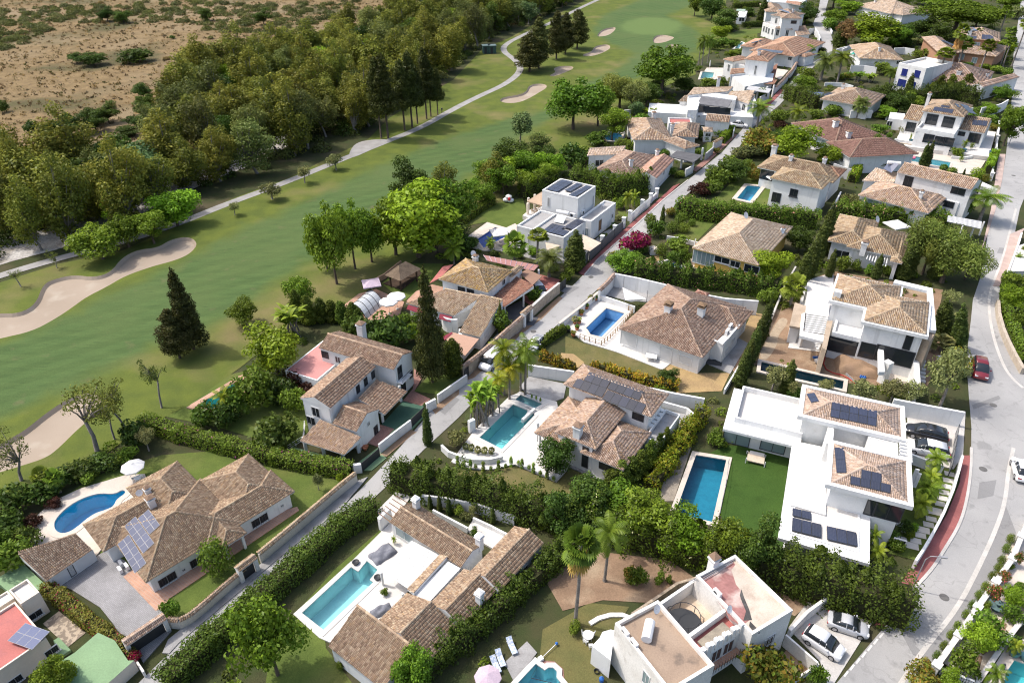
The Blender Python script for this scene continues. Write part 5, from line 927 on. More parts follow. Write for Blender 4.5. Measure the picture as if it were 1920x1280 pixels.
solar((840,325),(948,335),(832,350),2,1,tint=.15);solar((755,345),(1000,382),(745,395),4,1,tint=.15);solar((1235,510),(1425,525),(1222,575),3,1,tint=.15);solar((1000,300),(1045,315),(995,335),1,1,tint=.15);solar((1065,305),(1165,330),(1040,385),1,3,tint=.15);chimney((650,330),2.4,.6);wallpoly([P2(p) for p in ((140,620),(330,640),(345,560),(160,540))],0,2.4);window((180,580),1.2,1.8);
thing('terrace_wall','rubble stone retaining wall below the awnings','wall',P((600,860)));
for a,b in (((235,845),(575,900)),((575,900),(1010,950))):A,B=P2(a),P2(b);d=(B-A).normalized();n=Vector((-d.y,d.x));v,f=boxv(A,d,n,(B-A).length,.5,0,1.0);part('wall',v,f,STONE)
use('B2');villa('white cube house with blue shutters behind palms',(740,780));R=rc((590,690),(880,750),(935,640),6.2);blk(R,6.2,None,.6,ROOFP);BL=mat('blue_shutter',(.015,.025,.16),rough=.6)
for p in ((655,765),(790,782)):window(p,1.5,1.6,BL,BL,sill=True)
for p,ww in (((625,880),2.2),((730,905),2.0)):window(p,ww,1.8,BL,BL)
villa('long tan-roofed bungalow behind leaning cypresses',(1200,850));R=rc((835,840),(1490,925),(1565,765),3.2);tiled(R,3.2,18,'tan',axis='u',ends=(0,1));R=rc((1370,900),(1490,925),(1565,760),3.4);tiled(R,3.4,20,'tan',axis='v',ends=(0,0),ov=.3);chimney((1225,790),.7,1.0);chimney((1525,815),.6,.6);window((930,890),3.0,1.8);window((1090,920),1.2,1.8,BL,BL)
villa('terracotta-walled villa with roof panels under the umbrella pine',(1430,500));R=rc((1240,405),(1668,440),(1640,350),7.0);tiled(R,7.0,20,'tan',ov=.5,m=ORNG);R=rc((1010,535),(1240,545),(1250,400),5.0);tiled(R,4.6,18,'tan',m=ORNG);R=rc((1180,540),(1630,595),(1640,480),4.0);tiled(R,3.8,16,'tan',m=ORNG);chimney((1340,370),1.4,1.0)
solar((1255,378),(1420,388),(1255,408),4,1,tint=.25);solar((1475,372),(1598,378),(1465,420),4,1,tint=.25);solar((1025,430),(1065,430),(1015,520),2,3,plane=5.4,tint=.25);solar((1255,290),(1380,295),(1255,325),3,1,plane=8.6,tint=.95)
for p in ((1395,640),(1260,600),(1420,480),(1260,455)):window(p,1.4,1.6,GLASSL)
use('A2');villa('weathered white flat-roofed house with a courtyard trampoline, bottom right',(1000,750));yw=math.atan2(*(P2((1620,510),6)-P2((1180,85),6)).yx)
RL=rc((290,612),(700,1130),(612,440),6,yw);walls(RL,0,6,OFFW);flat(RL,6,.5,.3,ROOFB,OFFW)
RR=rc((895,252),(1338,712),(1180,85),6,yw);RR=rc((895,252),(1180,85),(1620,512),6,yw);walls(RR,0,6,OFFW);flat(RR,6,.4,.3,mat('patched_roof',(.52,.46,.38),(.42,.36,.30),.5,.9,.15,c3=(.36,.29,.23),sc3=.8,lo3=.5,hi3=.75),OFFW)
WORN=mat('worn_red_coating',(.33,.165,.15),(.25,.12,.11),.9,.9,.15,c3=(.46,.36,.32),sc3=.5,lo3=.5,hi3=.62,fine=.15,fsc=5);FELT=mat('black_felt',(.05,.05,.05),(.10,.095,.09),1.5,.95,.1)
quad('red_coating',[(915,255),(1170,120),(1195,150),(1165,190),(1200,300),(1240,350),(1235,420),(1280,480),(1310,560),(1270,590),(1225,600),(1150,560),(1115,490),(1040,400),(960,310)],6.036,WORN,.008);quad('felt_patch',[(1240,335),(1262,400),(1300,490),(1320,565),(1255,570),(1275,500),(1245,430),(1228,380)],6.05,FELT,.008);quad('felt_patch',[(1305,575),(1350,620),(1385,650),(1375,670),(1320,640),(1298,610)],6.05,FELT,.008)
d=RL.v if abs(RL.v.dot(RR.u)) > .9 else RL.u
RM=rc((620,440),(895,252),(1340,712),6,yw);W1=Rc(RM.o,RM.u,RM.v,RM.L,RM.W)
quad('courtyard_floor',[(640,480),(885,310),(1100,520),(850,700)],3.4,mat('terracotta_deck',(.46,.30,.17),(.52,.46,.38),.3,.9),.1);wallpoly([P2(p,5.2) for p in ((830,720),(1120,500),(1240,620),(930,830))],0,5.2,OFFW);quad('terrace_roof',[(825,700),(1110,495),(1235,615),(925,825)],5.22,ROOFR,.015)
quad('parapet',[(815,690),(1110,480),(1125,500),(830,715)],6.2,OFFW,.9);quad('parapet',[(610,445),(880,262),(895,275),(625,462)],5.2,OFFW,1.9)
quad('skylight',[(912,725),(1100,580),(1158,632),(970,790)],5.6,mat('skylight_timber',(.30,.26,.20),(.22,.19,.15),1.5,.8),.2);its=[]
for k in range(11):q=P((925+31*k,815-20*k),6.0);its.append(cbox(q,.45,.35,5.2,6.3 if k % 2 else 6.55,yw))
v,f=join(its);part('crenellated_parapet',v,f,WHITE);wallpoly([P2(p,5.1) for p in ((925,835),(1235,630),(1245,650),(940,850))],0,5.0,WHITE);quad('balcony',[(1000,960),(1000,900),(1220,760),(1240,810)],2.8,TERRA,.2)
ob=[]
for k in range(12):q=P((1005+21*k,985-14*k),2.8);ob.append(cbox(q,.04,.04,2.8,3.8))
v,f=join(ob);part('balcony_railing',v,f,FRAMED)
for p in ((1455,715),(1440,735)):window(p,1.2,1.6)
for p in ((200,900),(1050,830),(1140,770)):window(p,1.4,1.9)
window((525,1010),1.0,1.9,GLASSL,name='door')
chimney((1025,165),1.2,.8,6.0);q=P((540,660),6.3);v,f=tube([tuple(q+Vector((-.35,-1.0,.3))),tuple(q+Vector((.35,1.0,.3)))],[.5,.5],12);part('water_tank',v,f,PLASW);dish((597,520),.75,6.1);acunit((365,680),6.03,yw);acunit((432,762),6.03,yw);acunit((1055,385),6.03,yw);dish((1138,520),.65,6.0)
wallpoly([P2(p,3) for p in ((120,760),(215,660),(290,640),(260,870))],0,3.0,WHITE);q=P((960,235),6.5);its=[tube([(q.x-1.6+.45*k,q.y-.4,6.05+.06*k),(q.x+2.6+.3*k,q.y+1.9,6.05+.06*k)],[.05,.05],5) for k in range(4)];v,f=join(its);part('stacked_poles',v,f,METAL)
GAIN=np.array([1.78,1.70,.92])
def mixcol(pal,n):p=np.array(pal)*GAIN;i=RNG.integers(0,len(p),n);j=RNG.integers(0,len(p),n);t=RNG.uniform(0,1,(n,1));return (p[i]*t+p[j]*(1-t))*RNG.uniform(.8,1.2,(n,1))
def leafquads(c,nrm,size,asp=.6):
    n=len(c);nrm=nrm/np.linalg.norm(nrm,axis=1,keepdims=True);r=RNG.normal(size=(n,3));t=np.cross(nrm,r);t /=np.linalg.norm(t,axis=1,keepdims=True);b=np.cross(nrm,t)
    s=(size*RNG.uniform(.6,1.25,n))[:,None];V=np.stack([c-t*s,c+b*s*asp,c+t*s,c-b*s*asp],1).reshape(-1,3);return V,np.arange(n*4).reshape(-1,4)
def foliage(clumps,lsz,pal,dens=1.0,asp=.6,droop=0.0,inner=.3,vary=.18):
    C=np.array([c for c,r in clumps]);R=np.array([r for c,r in clumps]);out=[];cols=[]
    for k,(c,r) in enumerate(clumps):
        r=np.array(r)*np.ones(3);area=4*math.pi*(np.mean(r)**2);n=max(12,int(area*dens/(lsz*lsz*asp*2)*1.05));d=RNG.normal(size=(n,3));d /=np.linalg.norm(d,axis=1,keepdims=True)
        rad=np.where(RNG.random(n) < inner,RNG.uniform(.35,.8,n),RNG.uniform(.74,1.2,n))[:,None]
        p=np.array(c)+d*r*rad;keep=np.ones(n,bool)
        for j in range(len(clumps)):
            if j!=k:keep&=(((p-C[j])/(R[j]*np.ones(3)))**2).sum(1) > .38
        keep&=~((d[:,2] < -.55) & (RNG.random(n) < .6));p=p[keep];dd=d[keep]
        nr=dd*.8+RNG.normal(size=dd.shape)*.55;nr[:,2]+=.25;out.append((p,nr));cols.append(mixcol(pal,len(p))*RNG.uniform(1-vary,1+vary))
    p=np.concatenate([o[0] for o in out]);nr=np.concatenate([o[1] for o in out]);V,Q=leafquads(p,nr,np.full(len(p),lsz),asp);return V,Q,np.repeat(np.concatenate(cols),4,0)
def scat(poly,n,ymax=None):
    xs=[p[0] for p in poly];ys=[p[1] for p in poly];x=RNG.uniform(min(xs),max(xs),n*4);y=min(ys)+(max(ys)-min(ys))*RNG.random(n*4)**1.5;k=inpoly(x,y,poly);return x[k][:n],y[k][:n]
def massfol(x,y,r,flat,lsz,pal,dens=.8):
    n=np.maximum(10,(4*math.pi*r*r*dens/(lsz*lsz*1.2)*.6).astype(int));k=np.repeat(np.arange(len(x)),n);N=len(k);d=RNG.normal(size=(N,3));d /=np.linalg.norm(d,axis=1,keepdims=True);d[:,2]=np.abs(d[:,2])*.9
    rad=r[k]*RNG.uniform(.7,1.15,N);p=np.stack([x[k]+d[:,0]*rad,y[k]+d[:,1]*rad,.05+d[:,2]*rad*flat[k]],1);nr=d+RNG.normal(size=(N,3))*.6;nr[:,2]+=.3;V,Q=leafquads(p,nr,np.full(N,lsz),.6)
    base=mixcol(pal,len(x));return V,Q,np.repeat(base[k]*RNG.uniform(.78,1.22,(N,1)),4,0)
def branches(base,clumps,r0,m,lean=(0,0),fork=.45,sides=6,every=1):
    top=np.mean([c for c,r in clumps],0);zf=max(.5,min(c[2] for c,r in clumps)*.9);f=np.array([lean[0],lean[1],zf]);its=[tube([(0,0,-.3),(f[0]*.35+.05,f[1]*.35,zf*.5),tuple(f)],[r0*1.15,r0*.85,r0*.7],sides)]
    for i,(c,r) in enumerate(clumps):
        if i % every:continue
        mid=(f+np.array(c))/2+np.array([0,0,.2]);its.append(tube([tuple(f),tuple(mid),tuple(c)],[r0*.5,r0*.32,r0*.12],5,False))
    v,fc=join(its);return mesh('trunk',v,fc,m,smooth=True)
def ell(n,c,R,rr,flat=1.0,hollow=.45):
    out=[];lob=[(np.array([RNG.uniform(-.45,.45)*R[0],RNG.uniform(-.45,.45)*R[1],RNG.uniform(-.35,.35)*R[2]]),RNG.uniform(.5,.8)) for _ in range(4)]+[(np.zeros(3),.72)];c=np.array(c)
    for _ in range(n*30):
        d=RNG.normal(size=3);d /=np.linalg.norm(d);l=lob[RNG.integers(0,5)];q=c+l[0]+d*np.array(R)*RNG.uniform(hollow,1.0)*l[1];r=RNG.uniform(rr[0]*.75,rr[1])
        if all(np.linalg.norm((q-o)/np.array([1,1,flat])) > r*.75 for o,_ in out):out.append((q,np.array([r,r,r*flat])))
        if len(out)>=n:break
    return out
G_BROAD=((.072,.125,.018),(.092,.150,.024),(.055,.100,.016));G_DARK=((.032,.058,.016),(.045,.075,.02),(.026,.046,.014));G_EUC=((.098,.112,.030),(.130,.138,.036),(.068,.086,.025));G_OLD=((.080,.098,.044),(.060,.078,.034),(.10,.118,.055))
G_BLUE=((.060,.098,.062),(.045,.078,.050),(.075,.110,.072));G_OLIVE=((.120,.135,.085),(.090,.105,.066),(.15,.16,.11));G_BRIGHT=((.105,.175,.018),(.13,.205,.026),(.080,.140,.016));G_CON=((.030,.036,.016),(.044,.046,.02),(.022,.028,.013));G_CYP=((.045,.066,.024),(.058,.080,.028),(.035,.052,.02))
G_HEDGE=((.062,.102,.020),(.078,.122,.025),(.046,.080,.018));G_LEY=((.050,.075,.018),(.068,.096,.022),(.038,.058,.015));G_YEL=((.22,.20,.025),(.16,.17,.025),(.10,.14,.022));G_RUST=((.20,.10,.025),(.26,.15,.03),(.13,.11,.025));G_DRYB=((.13,.095,.06),(.10,.075,.05),(.16,.12,.075));G_PURP=((.035,.016,.018),(.05,.022,.022),(.028,.014,.015))
G_BOUG=((.135,.006,.05),(.17,.010,.07),(.11,.006,.035));G_BROWN=((.10,.065,.045),(.08,.055,.04),(.12,.08,.05));G_SAGE=((.085,.10,.06),(.11,.12,.075),(.065,.08,.045));G_BAN=((.10,.17,.03),(.13,.20,.04),(.075,.13,.025));G_PALM=((.075,.115,.022),(.10,.145,.03),(.055,.09,.018));G_PALMY=((.15,.17,.022),(.19,.19,.025),(.11,.14,.02));G_MIXA=((.10,.115,.03),(.15,.10,.03),(.075,.11,.025))
SP = {}
def addsp(kind,H,W,variants):SP[kind]=(H,W,variants)
def crownmesh(v,m=None):V,Q,C=v;return qmesh('crown',V,Q,C,m or LEAF)
def mk(kind,n,H,W,fn):
    vs=[]
    for _ in range(n):vs.append(fn())
    addsp(kind,H,W,vs)
def f_round(H,c,R,rr,n,lsz,pal,r0,bark,dens=1.0,flat=.8,lean=0.0,every=1,hollow=.45,m=None,asp=.6,inner=.3):
    def f():
        cl=ell(n,c,R,rr,flat,hollow);ln=RNG.normal(size=2)*lean;return branches(None,cl,r0,bark,ln,every=every),crownmesh(foliage(cl,lsz,pal,dens,asp,inner=inner),m)
    return f
mk('broad',3,8,7,f_round(8,(0,0,4.3),(3.2,3.2,3.4),(.8,1.5),30,.2,G_BROAD,.2,BARK));mk('bright',2,8,7,f_round(8,(0,0,4.1),(3.2,3.2,3.5),(.8,1.5),32,.2,G_BRIGHT,.2,BARK));mk('dusky',3,8,7,f_round(8,(0,0,4.0),(3.2,3.2,3.6),(.8,1.5),30,.2,G_DARK,.22,BARK))
mk('euc',4,14,7.6,f_round(14,(0,0,7.3),(3.3,3.3,6.6),(.8,1.6),56,.21,G_EUC,.26,BARKG,.72,1.2,.6));mk('euc_old',3,14,8,f_round(14,(0,0,7.2),(3.4,3.4,6.6),(.7,1.5),52,.21,G_OLD,.26,BARKG,.55,1.2,.8));mk('poplar',2,11,6,f_round(11,(0,0,6.4),(2.4,2.4,4.2),(.9,1.5),22,.25,G_BLUE,.2,BARKG,.9,1.1))
mk('pine',1,14,15,f_round(14,(0,0,10.0),(7.0,7.0,3.4),(1.3,2.2),60,.26,((.045,.085,.014),(.06,.105,.018),(.035,.068,.012)),.4,BARK,1.0,.62,0,2,.2));mk('olive',2,4.4,4.4,f_round(4.4,(0,0,2.8),(1.9,1.9,1.4),(.6,1.0),18,.15,G_OLIVE,.16,BARKG,.75,.85,.3));mk('pepper',2,9,9.5,f_round(9,(0,0,5.0),(4.2,4.2,3.3),(1.1,1.8),30,.21,((.105,.140,.045),(.135,.165,.06),(.08,.11,.035)),.3,BARK,.85,1.1,0,1,.4,None,.35))
mk('bare',3,9,7,f_round(9,(0,0,6.2),(3.0,3.0,2.8),(.6,1.0),18,.15,((.075,.098,.032),(.095,.115,.04),(.06,.08,.028)),.2,BARKG,.25,.8,.9,1,.5,None,.5,.5));mk('bush',3,2.4,3,f_round(2.4,(0,0,1.2),(1.1,1.1,.8),(.5,.8),13,.15,G_HEDGE,.05,BARK,1,.85));mk('bush_dark',2,2.4,3,f_round(2.4,(0,0,1.2),(1.1,1.1,.8),(.5,.8),13,.15,G_DARK,.05,BARK,1,.85));mk('bush_grey',3,2.4,3,f_round(2.4,(0,0,1.1),(1.1,1.1,.75),(.45,.75),13,.15,G_SAGE,.05,BARK,.9,.8));mk('bush_dry',2,1.6,2.6,f_round(1.6,(0,0,.7),(1,1,.5),(.35,.6),12,.13,G_DRYB,.04,BARK,.7,.7))
mk('bush_rust',2,2.4,3,f_round(2.4,(0,0,1.2),(1.1,1.1,.8),(.5,.8),13,.15,G_MIXA,.05,BARK,1,.85));mk('purple',1,2.4,3,f_round(2.4,(0,0,1.2),(1.1,1.1,.8),(.5,.8),13,.15,G_PURP,.05,BARK,1,.85));mk('browntree',1,8,7,f_round(8,(0,0,5.0),(3,3,2.6),(1.0,1.6),20,.22,G_BROWN,.2,BARK,.85));mk('boug',2,2.4,3.2,f_round(2.4,(0,0,1.2),(1.2,1.2,.8),(.5,.8),14,.15,G_BOUG+G_BOUG+G_HEDGE[:1],.05,BARK,1,.85));mk('yellow',2,2.0,2.2,f_round(2.0,(0,0,1.0),(.8,.8,.7),(.4,.6),10,.14,G_YEL,.04,BARK,1,.9));mk('blossom',1,2,2.4,f_round(2.0,(0,0,1.0),(.9,.9,.7),(.4,.6),10,.13,G_HEDGE+((.42,.12,.16),),.04,BARK,1,.9))
def f_ball():cl=[((0,0,.52),np.array([.5,.5,.5]))];return mesh('trunk',*tube([(0,0,-.1),(0,0,.4)],[.05,.04],5),BARK),crownmesh(foliage(cl,.05,G_HEDGE,1.5,.6,inner=.35,vary=.05))
mk('ball',2,1.0,1.0,f_ball);G_HEDGE_,G_HEDGE=G_HEDGE,G_BRIGHT;mk('ball_bright',2,1.0,1.0,f_ball);G_HEDGE=G_HEDGE_
def f_cone(H,R0,base,pal,lsz,power=.85,gap=0.0,r0=.2,rag=.12,lay=None,wob=0.0,dens=1.0):
    def f():
        cl=[];z=base;k=0;ph=RNG.uniform(0,6.3)
        while z < H-.3:
            t=(z-base)/(H-base);R=R0*(1-t)**power*(1 if t > .06 else .75)+.12;rr=max(.22,R*.42);n=max(1,int(2*math.pi*R*.62/rr)) if R > .45 else 1
            for i in range(n):
                a=ph+2*math.pi*i/n+RNG.normal()*.2;q=(R-rr*.8)*RNG.uniform(1-rag*2,1+rag) if n > 1 else 0;cl.append((np.array([q*math.cos(a)+wob*math.sin(z*.6+ph),q*math.sin(a),z+RNG.normal()*.1]),np.array([rr,rr,rr*(.8 if gap else 1.15)])))
            if R > 1.3:cl.append((np.array([0,0,z]),np.array([R*.5,R*.5,rr])))
            z+=rr*(1.15+gap);ph+=.7;k+=1
        cl.append((np.array([0,0,H-.35]),np.array([.16,.16,.4])));tr=mesh('trunk',*tube([(0,0,-.3),(0,0,base),(0,0,H*.92)],[r0*1.2,r0,.03],6),BARK,smooth=True);return tr,crownmesh(foliage(cl,lsz,pal,dens,.45,inner=.25,vary=.2),NEEDLE)
    return f
mk('arau',2,12,5.6,f_cone(12,2.9,1.6,G_CON,.17,.8,.35,.22,.25));mk('darkcon',3,12,6.4,f_cone(12,3.1,2.6,((.040,.044,.02),(.055,.056,.026),(.028,.034,.016)),.2,.55,.2,.2,.35));mk('stem_con',2,14,5,f_cone(14,2.4,5.0,((.034,.044,.018),(.046,.056,.022),(.026,.034,.014)),.2,.6,.2,.18,.35));mk('cyp',3,8,1.7,f_cone(8,.85,.3,G_CYP,.11,.55,0,.12,.2,None,.06));mk('ley',4,5,3.0,f_cone(5,1.5,.5,G_LEY,.15,.5,.05,.12,.35));mk('thuja',2,1.2,.5,f_cone(1.2,.25,.08,G_BRIGHT,.05,.6,0,.02,.1))
def frond(o,az,el,L,curve,w_,pal,feather=True,n=15):
    pts=[];p=np.array(o,float);e=el
    for i in range(n+1):pts.append(p.copy());d=np.array([math.cos(az)*math.cos(e),math.sin(az)*math.cos(e),math.sin(e)]);p=p+d*L/n;e-=curve/n
    V,Q=[],[];side=np.array([-math.sin(az),math.cos(az),0]);pts=np.array(pts)
    for i in range(1,n+1):
        t=i/n;ll=w_*(math.sin(math.pi*min(1,t*.92+.12)))**.6;fwd=(pts[i]-pts[i-1])/np.linalg.norm(pts[i]-pts[i-1])
        for s in (-1,1):
            tip=pts[i]+side*s*ll+fwd*ll*.5-np.array([0,0,ll*.35]);b=len(V)*1;V+=[pts[i]-fwd*.09*L/3,pts[i]+fwd*.06*L/3,tip+fwd*.04,tip-fwd*.04];Q.append((b,b+1,b+2,b+3))
    return np.array(V),np.array(Q)
def fan(o,az,el,L,pal,n=11,spread=1.1):
    d=np.array([math.cos(az)*math.cos(el),math.sin(az)*math.cos(el),math.sin(el)]);side=np.array([-math.sin(az),math.cos(az),0]);up=np.cross(d,side);c=np.array(o)+d*L*.45;V=[np.array(o),np.array(o)+side*.04,c+side*.04,c];Q=[(0,1,2,3)]
    for i in range(n):
        a=-spread+2*spread*i/(n-1);dd=d*math.cos(a)+side*math.sin(a);tip=c+dd*L*.6-np.array([0,0,.14*L*abs(a)+.1*L]);w_=np.cross(dd,up)*.09*L;m_=c+dd*L*.33;b=len(V);V+=[c,m_-w_,tip,m_+w_];Q.append((b,b+1,b+2,b+3))
    return np.array(V),np.array(Q)
def collect(its,pal):
    V,Q,C,n=[],[],[],0
    for v,q in its:V.append(v);Q.append(q+n);C.append(np.tile(mixcol(pal,1),(len(v),1)));n+=len(v)
    return np.concatenate(V),np.concatenate(Q),np.concatenate(C)
def f_palm(H,L,pal,nf=26,fanp=False,skirt=False,r0=.2):
    def f():
        its=[];top=(0,0,H-L*.35)
        for i in range(nf):az=i*2.4+RNG.normal()*.2;el=1.25-1.75*(i/nf)+RNG.normal()*.1;its.append(fan(top,az,el,L*RNG.uniform(.85,1.1),pal) if fanp else frond(top,az,el,L*RNG.uniform(.85,1.1),1.5,L*.2,pal))
        v=collect(its,pal)
        if skirt:
            d=collect([fan((0,0,top[2]-.25*(i % 5)),i*2.4,-.9-.12*(i % 4),L*.9,None,7) for i in range(26)],((.33,.22,.12),(.26,.17,.09),(.4,.29,.17)));v=(np.concatenate([v[0],d[0]]),np.concatenate([v[1],d[1]+len(v[0])]),np.concatenate([v[2],d[2]]))
        return mesh('trunk',*tube([(0,0,-.2),(0,0,.6),(.08,0,H*.5),(0,0,top[2])],[r0*1.5,r0,r0*.85,r0*.8],7),BARKG,smooth=True),qmesh('fronds',*v,LEAF)
    return f
mk('palm',2,7,5,f_palm(7,2.9,G_PALM));mk('palm_yellow',2,6,5,f_palm(6,2.7,G_PALMY));mk('date_palm',1,5,6,f_palm(5,3.2,((.085,.115,.045),(.11,.14,.055),(.065,.09,.035)),40,r0=.3));mk('fan_palm',2,9,3.4,f_palm(9,1.8,G_PALM,26,True));mk('skirt_palm',1,9,3.6,f_palm(9,1.9,G_PALM,28,True,True));mk('fan_low',2,3,3.4,f_palm(3,1.8,((.10,.15,.03),(.13,.18,.04),(.08,.12,.025)),24,True));mk('palm_low',2,2.6,3.2,f_palm(2.6,1.8,((.10,.15,.025),(.13,.175,.03),(.08,.12,.02)),22,r0=.1));mk('yucca',1,1.0,1.2,f_palm(1.0,.75,G_OLIVE,22,True,r0=.06))
def f_banana():
    its=[]
    for k in range(9):
        o=np.array([RNG.uniform(-1,1),RNG.uniform(-1,1),0]);h=RNG.uniform(1.6,3.0)
        for i in range(7):
            az=i*2.4+RNG.normal()*.3;el=RNG.uniform(.5,1.3);L=RNG.uniform(1.3,1.9);p=o+np.array([0,0,h]);V,Q=[],[];side=np.array([-math.sin(az),math.cos(az),0])
            for s in range(6):t=s/5;e=el-1.5*t;V+=[p-side*.26*math.sin(math.pi*(t*.85+.12)),p+side*.26*math.sin(math.pi*(t*.85+.12))];p=p+np.array([math.cos(az)*math.cos(e),math.sin(az)*math.cos(e),math.sin(e)])*L/5
            for s in range(5):Q.append((2*s,2*s+1,2*s+3,2*s+2))
            its.append((np.array(V),np.array(Q)))
    st=join([tube([(RNG.uniform(-1,1),RNG.uniform(-1,1),-.1),(RNG.uniform(-1,1)*.9,RNG.uniform(-1,1)*.9,2.2)],[.12,.07],5) for _ in range(9)]);return mesh('trunk',*st,BARKG),qmesh('leaves',*collect(its,G_BAN),LEAF)
mk('banana',2,4,4,f_banana)
def plant(kind,base,h,wdt=None,label='',cat='tree',group=None,name=None,lean=0.0):
    H,W,var=SP[kind];tr,cr=var[random.randrange(len(var))];q=Vector((base[0],base[1],base[2] if len(base) > 2 else 0));sz=h/H;sx=(wdt/W) if wdt else sz
    o=link(name or cat.replace(' ','_'),None);o.empty_display_size=.3;o.location=q;o.rotation_euler=(0,lean,random.uniform(0,6.28) if not lean else 0);o.scale=(sx,sx,sz);tag(o,label,cat,group)
    for nm,me in (('trunk',tr),(cr.name.split('.')[0],cr)):link(nm,me,o)
    return o
def tr(kind,x,y,ty,w_,label,cat='tree',group=None,name=None,z=0.0,lean=0.0):
    reset();q=P((x,y),z);h=max(.4,height_to(q,ty)-z)
    if kind not in ('cyp','palm','palm_yellow','fan_palm','skirt_palm','arau','bare','stem_con','darkcon'):
        top=q+Vector((0,0,h*.6))-CPOS;q.x-=(960+FPX*top.dot(CR)/top.dot(CF)-VW[0]-x*VW[2])*pscale(q)
    wd=w_*VW[2]*pscale(q+Vector((0,0,h/2)))*(1.24 if kind in ('broad','bright','dusky','bush','bush_dark','bush_rust','bush_grey','pepper','pine','euc','euc_old','poplar','browntree','boug','purple') else 1.0);return plant(kind,q,h,wd,label,cat,group,name,lean)
def hedge(label,pts,h,w_,pal=None,rag=.15,cat='hedge',lsz=.15,px=True,flower=None,z=0.0,name='hedge',group=None,blobs=1.0):
    reset();sg=size_at(P(pts[len(pts)//2])) if px else 1;h,w_,lsz=h*sg,w_*sg,max(.09,lsz*sg);line=[P2(p) for p in pts] if px else [Vector(p[:2]) for p in pts];root=thing(name,label,cat,(line[0].x,line[0].y,z),group,False);cl=[];S=[]
    for a,b in zip(line[:-1],line[1:]):
        L=(b-a).length;n=max(1,int(L/(w_*.42)))
        for i in range(n+(1 if b is line[-1] else 0)):S.append(a+(b-a)*(i/n))
    ox,oy=root.location.x,root.location.y;PV,PN=[],[]
    for a,b in zip(line[:-1],line[1:]):
        L=(b-a).length;d=np.array([(b.x-a.x)/L,(b.y-a.y)/L]);q=np.array([-d[1],d[0]]);per=w_+2*h;n=int(L*per*1.0/(lsz*lsz*1.2*.62))
        s=RNG.uniform(-.25*w_,L+.25*w_,n);t=RNG.uniform(0,per,n);ph=s*1.0+a.x*.37+a.y*.61
        bump=1+rag*(.6*np.sin(ph*1.7)+.5*np.sin(ph*3.9+1)+.5*np.sin(ph*.6+2))+RNG.normal(size=n)*(.04+rag*.15);side=np.where(t < h,-1,np.where(t > h+w_,1,0));zz=np.where(side==0,h,np.where(t < h,t,per-t));of=np.where(side==0,t-h-w_/2,side*w_/2)
        rr=np.clip(zz/h,0,1);of=of*(1-.22*rr**4)*(1+(bump-1)*.6)*(1+rag*.5*np.sin(zz*2.1+ph*2.3));zz=zz*np.where(side==0,bump*(1-.35*(abs(of)/(w_/2))**4*.5),1+(bump-1)*rr);dep=RNG.random(n)**2.5*.35*w_;of=of-np.sign(of)*dep*(side!=0);zz=zz-dep*(side==0)
        PV.append(np.stack([a.x+d[0]*s+q[0]*of-ox,a.y+d[1]*s+q[1]*of-oy,zz],1));nn=np.stack([q[0]*side,q[1]*side,(side==0)*1.0],1)+RNG.normal(size=(n,3))*.6;nn[:,2]+=.3;PN.append(nn)
    if rag > .24:
        for a,b in zip(line[:-1],line[1:]):
            L=(b-a).length;m_=max(2,int(L/(w_*.33)))
            for k in range(m_):
                c=a+(b-a)*((k+RNG.random())/m_);ox2=RNG.normal()*w_*.22;hh=h*RNG.uniform(.15,.45);R0=w_*RNG.uniform(.16,.3);n=int(3.14*R0*hh*2.2/(lsz*lsz*.7));t=RNG.random(n)**.7;th=RNG.uniform(0,6.283,n);rr=R0*(1-t)*RNG.uniform(.7,1.15,n)
                PV.append(np.stack([c.x+ox2-ox+rr*np.cos(th),c.y+ox2-oy+rr*np.sin(th),h*.9+t*hh],1));PN.append(np.stack([np.cos(th),np.sin(th),np.full(n,.5)],1)+RNG.normal(size=(n,3))*.5)
    PV=np.concatenate(PV);PN=np.concatenate(PN);V,Q=leafquads(PV,PN,np.full(len(PV),lsz),.6);cell=(np.sin(PV[:,0]*1.9+1)*np.sin(PV[:,1]*2.3)+np.sin(PV[:,2]*2.7+PV[:,0]))*.5;C=np.repeat(mixcol(pal or G_HEDGE,len(PV))*(1+.16*cell)[:,None],4,0)
    CV,CF_=[],[]
    for a,b in zip(line[:-1],line[1:]):
        L=(b-a).length;d=(b-a)/L;q=Vector((-d.y,d.x));v,f=boxv(a-q*w_*.33-d*.1,d,q,L+.2,w_*.66,0,h*.80);n0=len(CV);CV+=[(x-root.location.x,y-root.location.y,z_) for x,y,z_ in v];CF_+=[tuple(i+n0 for i in k) for k in f]
    link('twigs',mesh('twigs',CV,CF_,mat('hedge_twigs',(.045,.05,.02),(.03,.028,.016),2.5,.95,.05)),root)
    if flower is not None:
        m=(RNG.random(len(V)//4) < flower[1]);f=mixcol(flower[0],len(V)//4);C=C.reshape(-1,4,3);C[m]=f[m][:,None];C=C.reshape(-1,3)
    link('foliage',qmesh('foliage',V,Q,C,LEAF),root);its=[]
    for s in S[::2]:its.append(tube([(s.x-root.location.x,s.y-root.location.y,-.1),(s.x-root.location.x+RNG.normal()*.1,s.y-root.location.y,h*.7)],[.06,.03],4,False))
    v,f=join(its);o=link('stems',mesh('stems',v,f,BARK),root);o['kind']='stuff';return root
use('F');WOOD_P=GP([(-120,525),(0,482),(120,458),(230,432),(320,396),(400,352),(440,345),(520,308),(600,285),(680,250),(716,215),(760,190),(830,148),(890,98),(940,68),(1000,42),(1060,12),(1120,-22),(1060,-45),(960,-20),(860,15),(760,45),(660,80),(600,120),(520,140),(400,160),(330,210),(340,290),(250,320),(120,340),(0,345),(-120,370)])
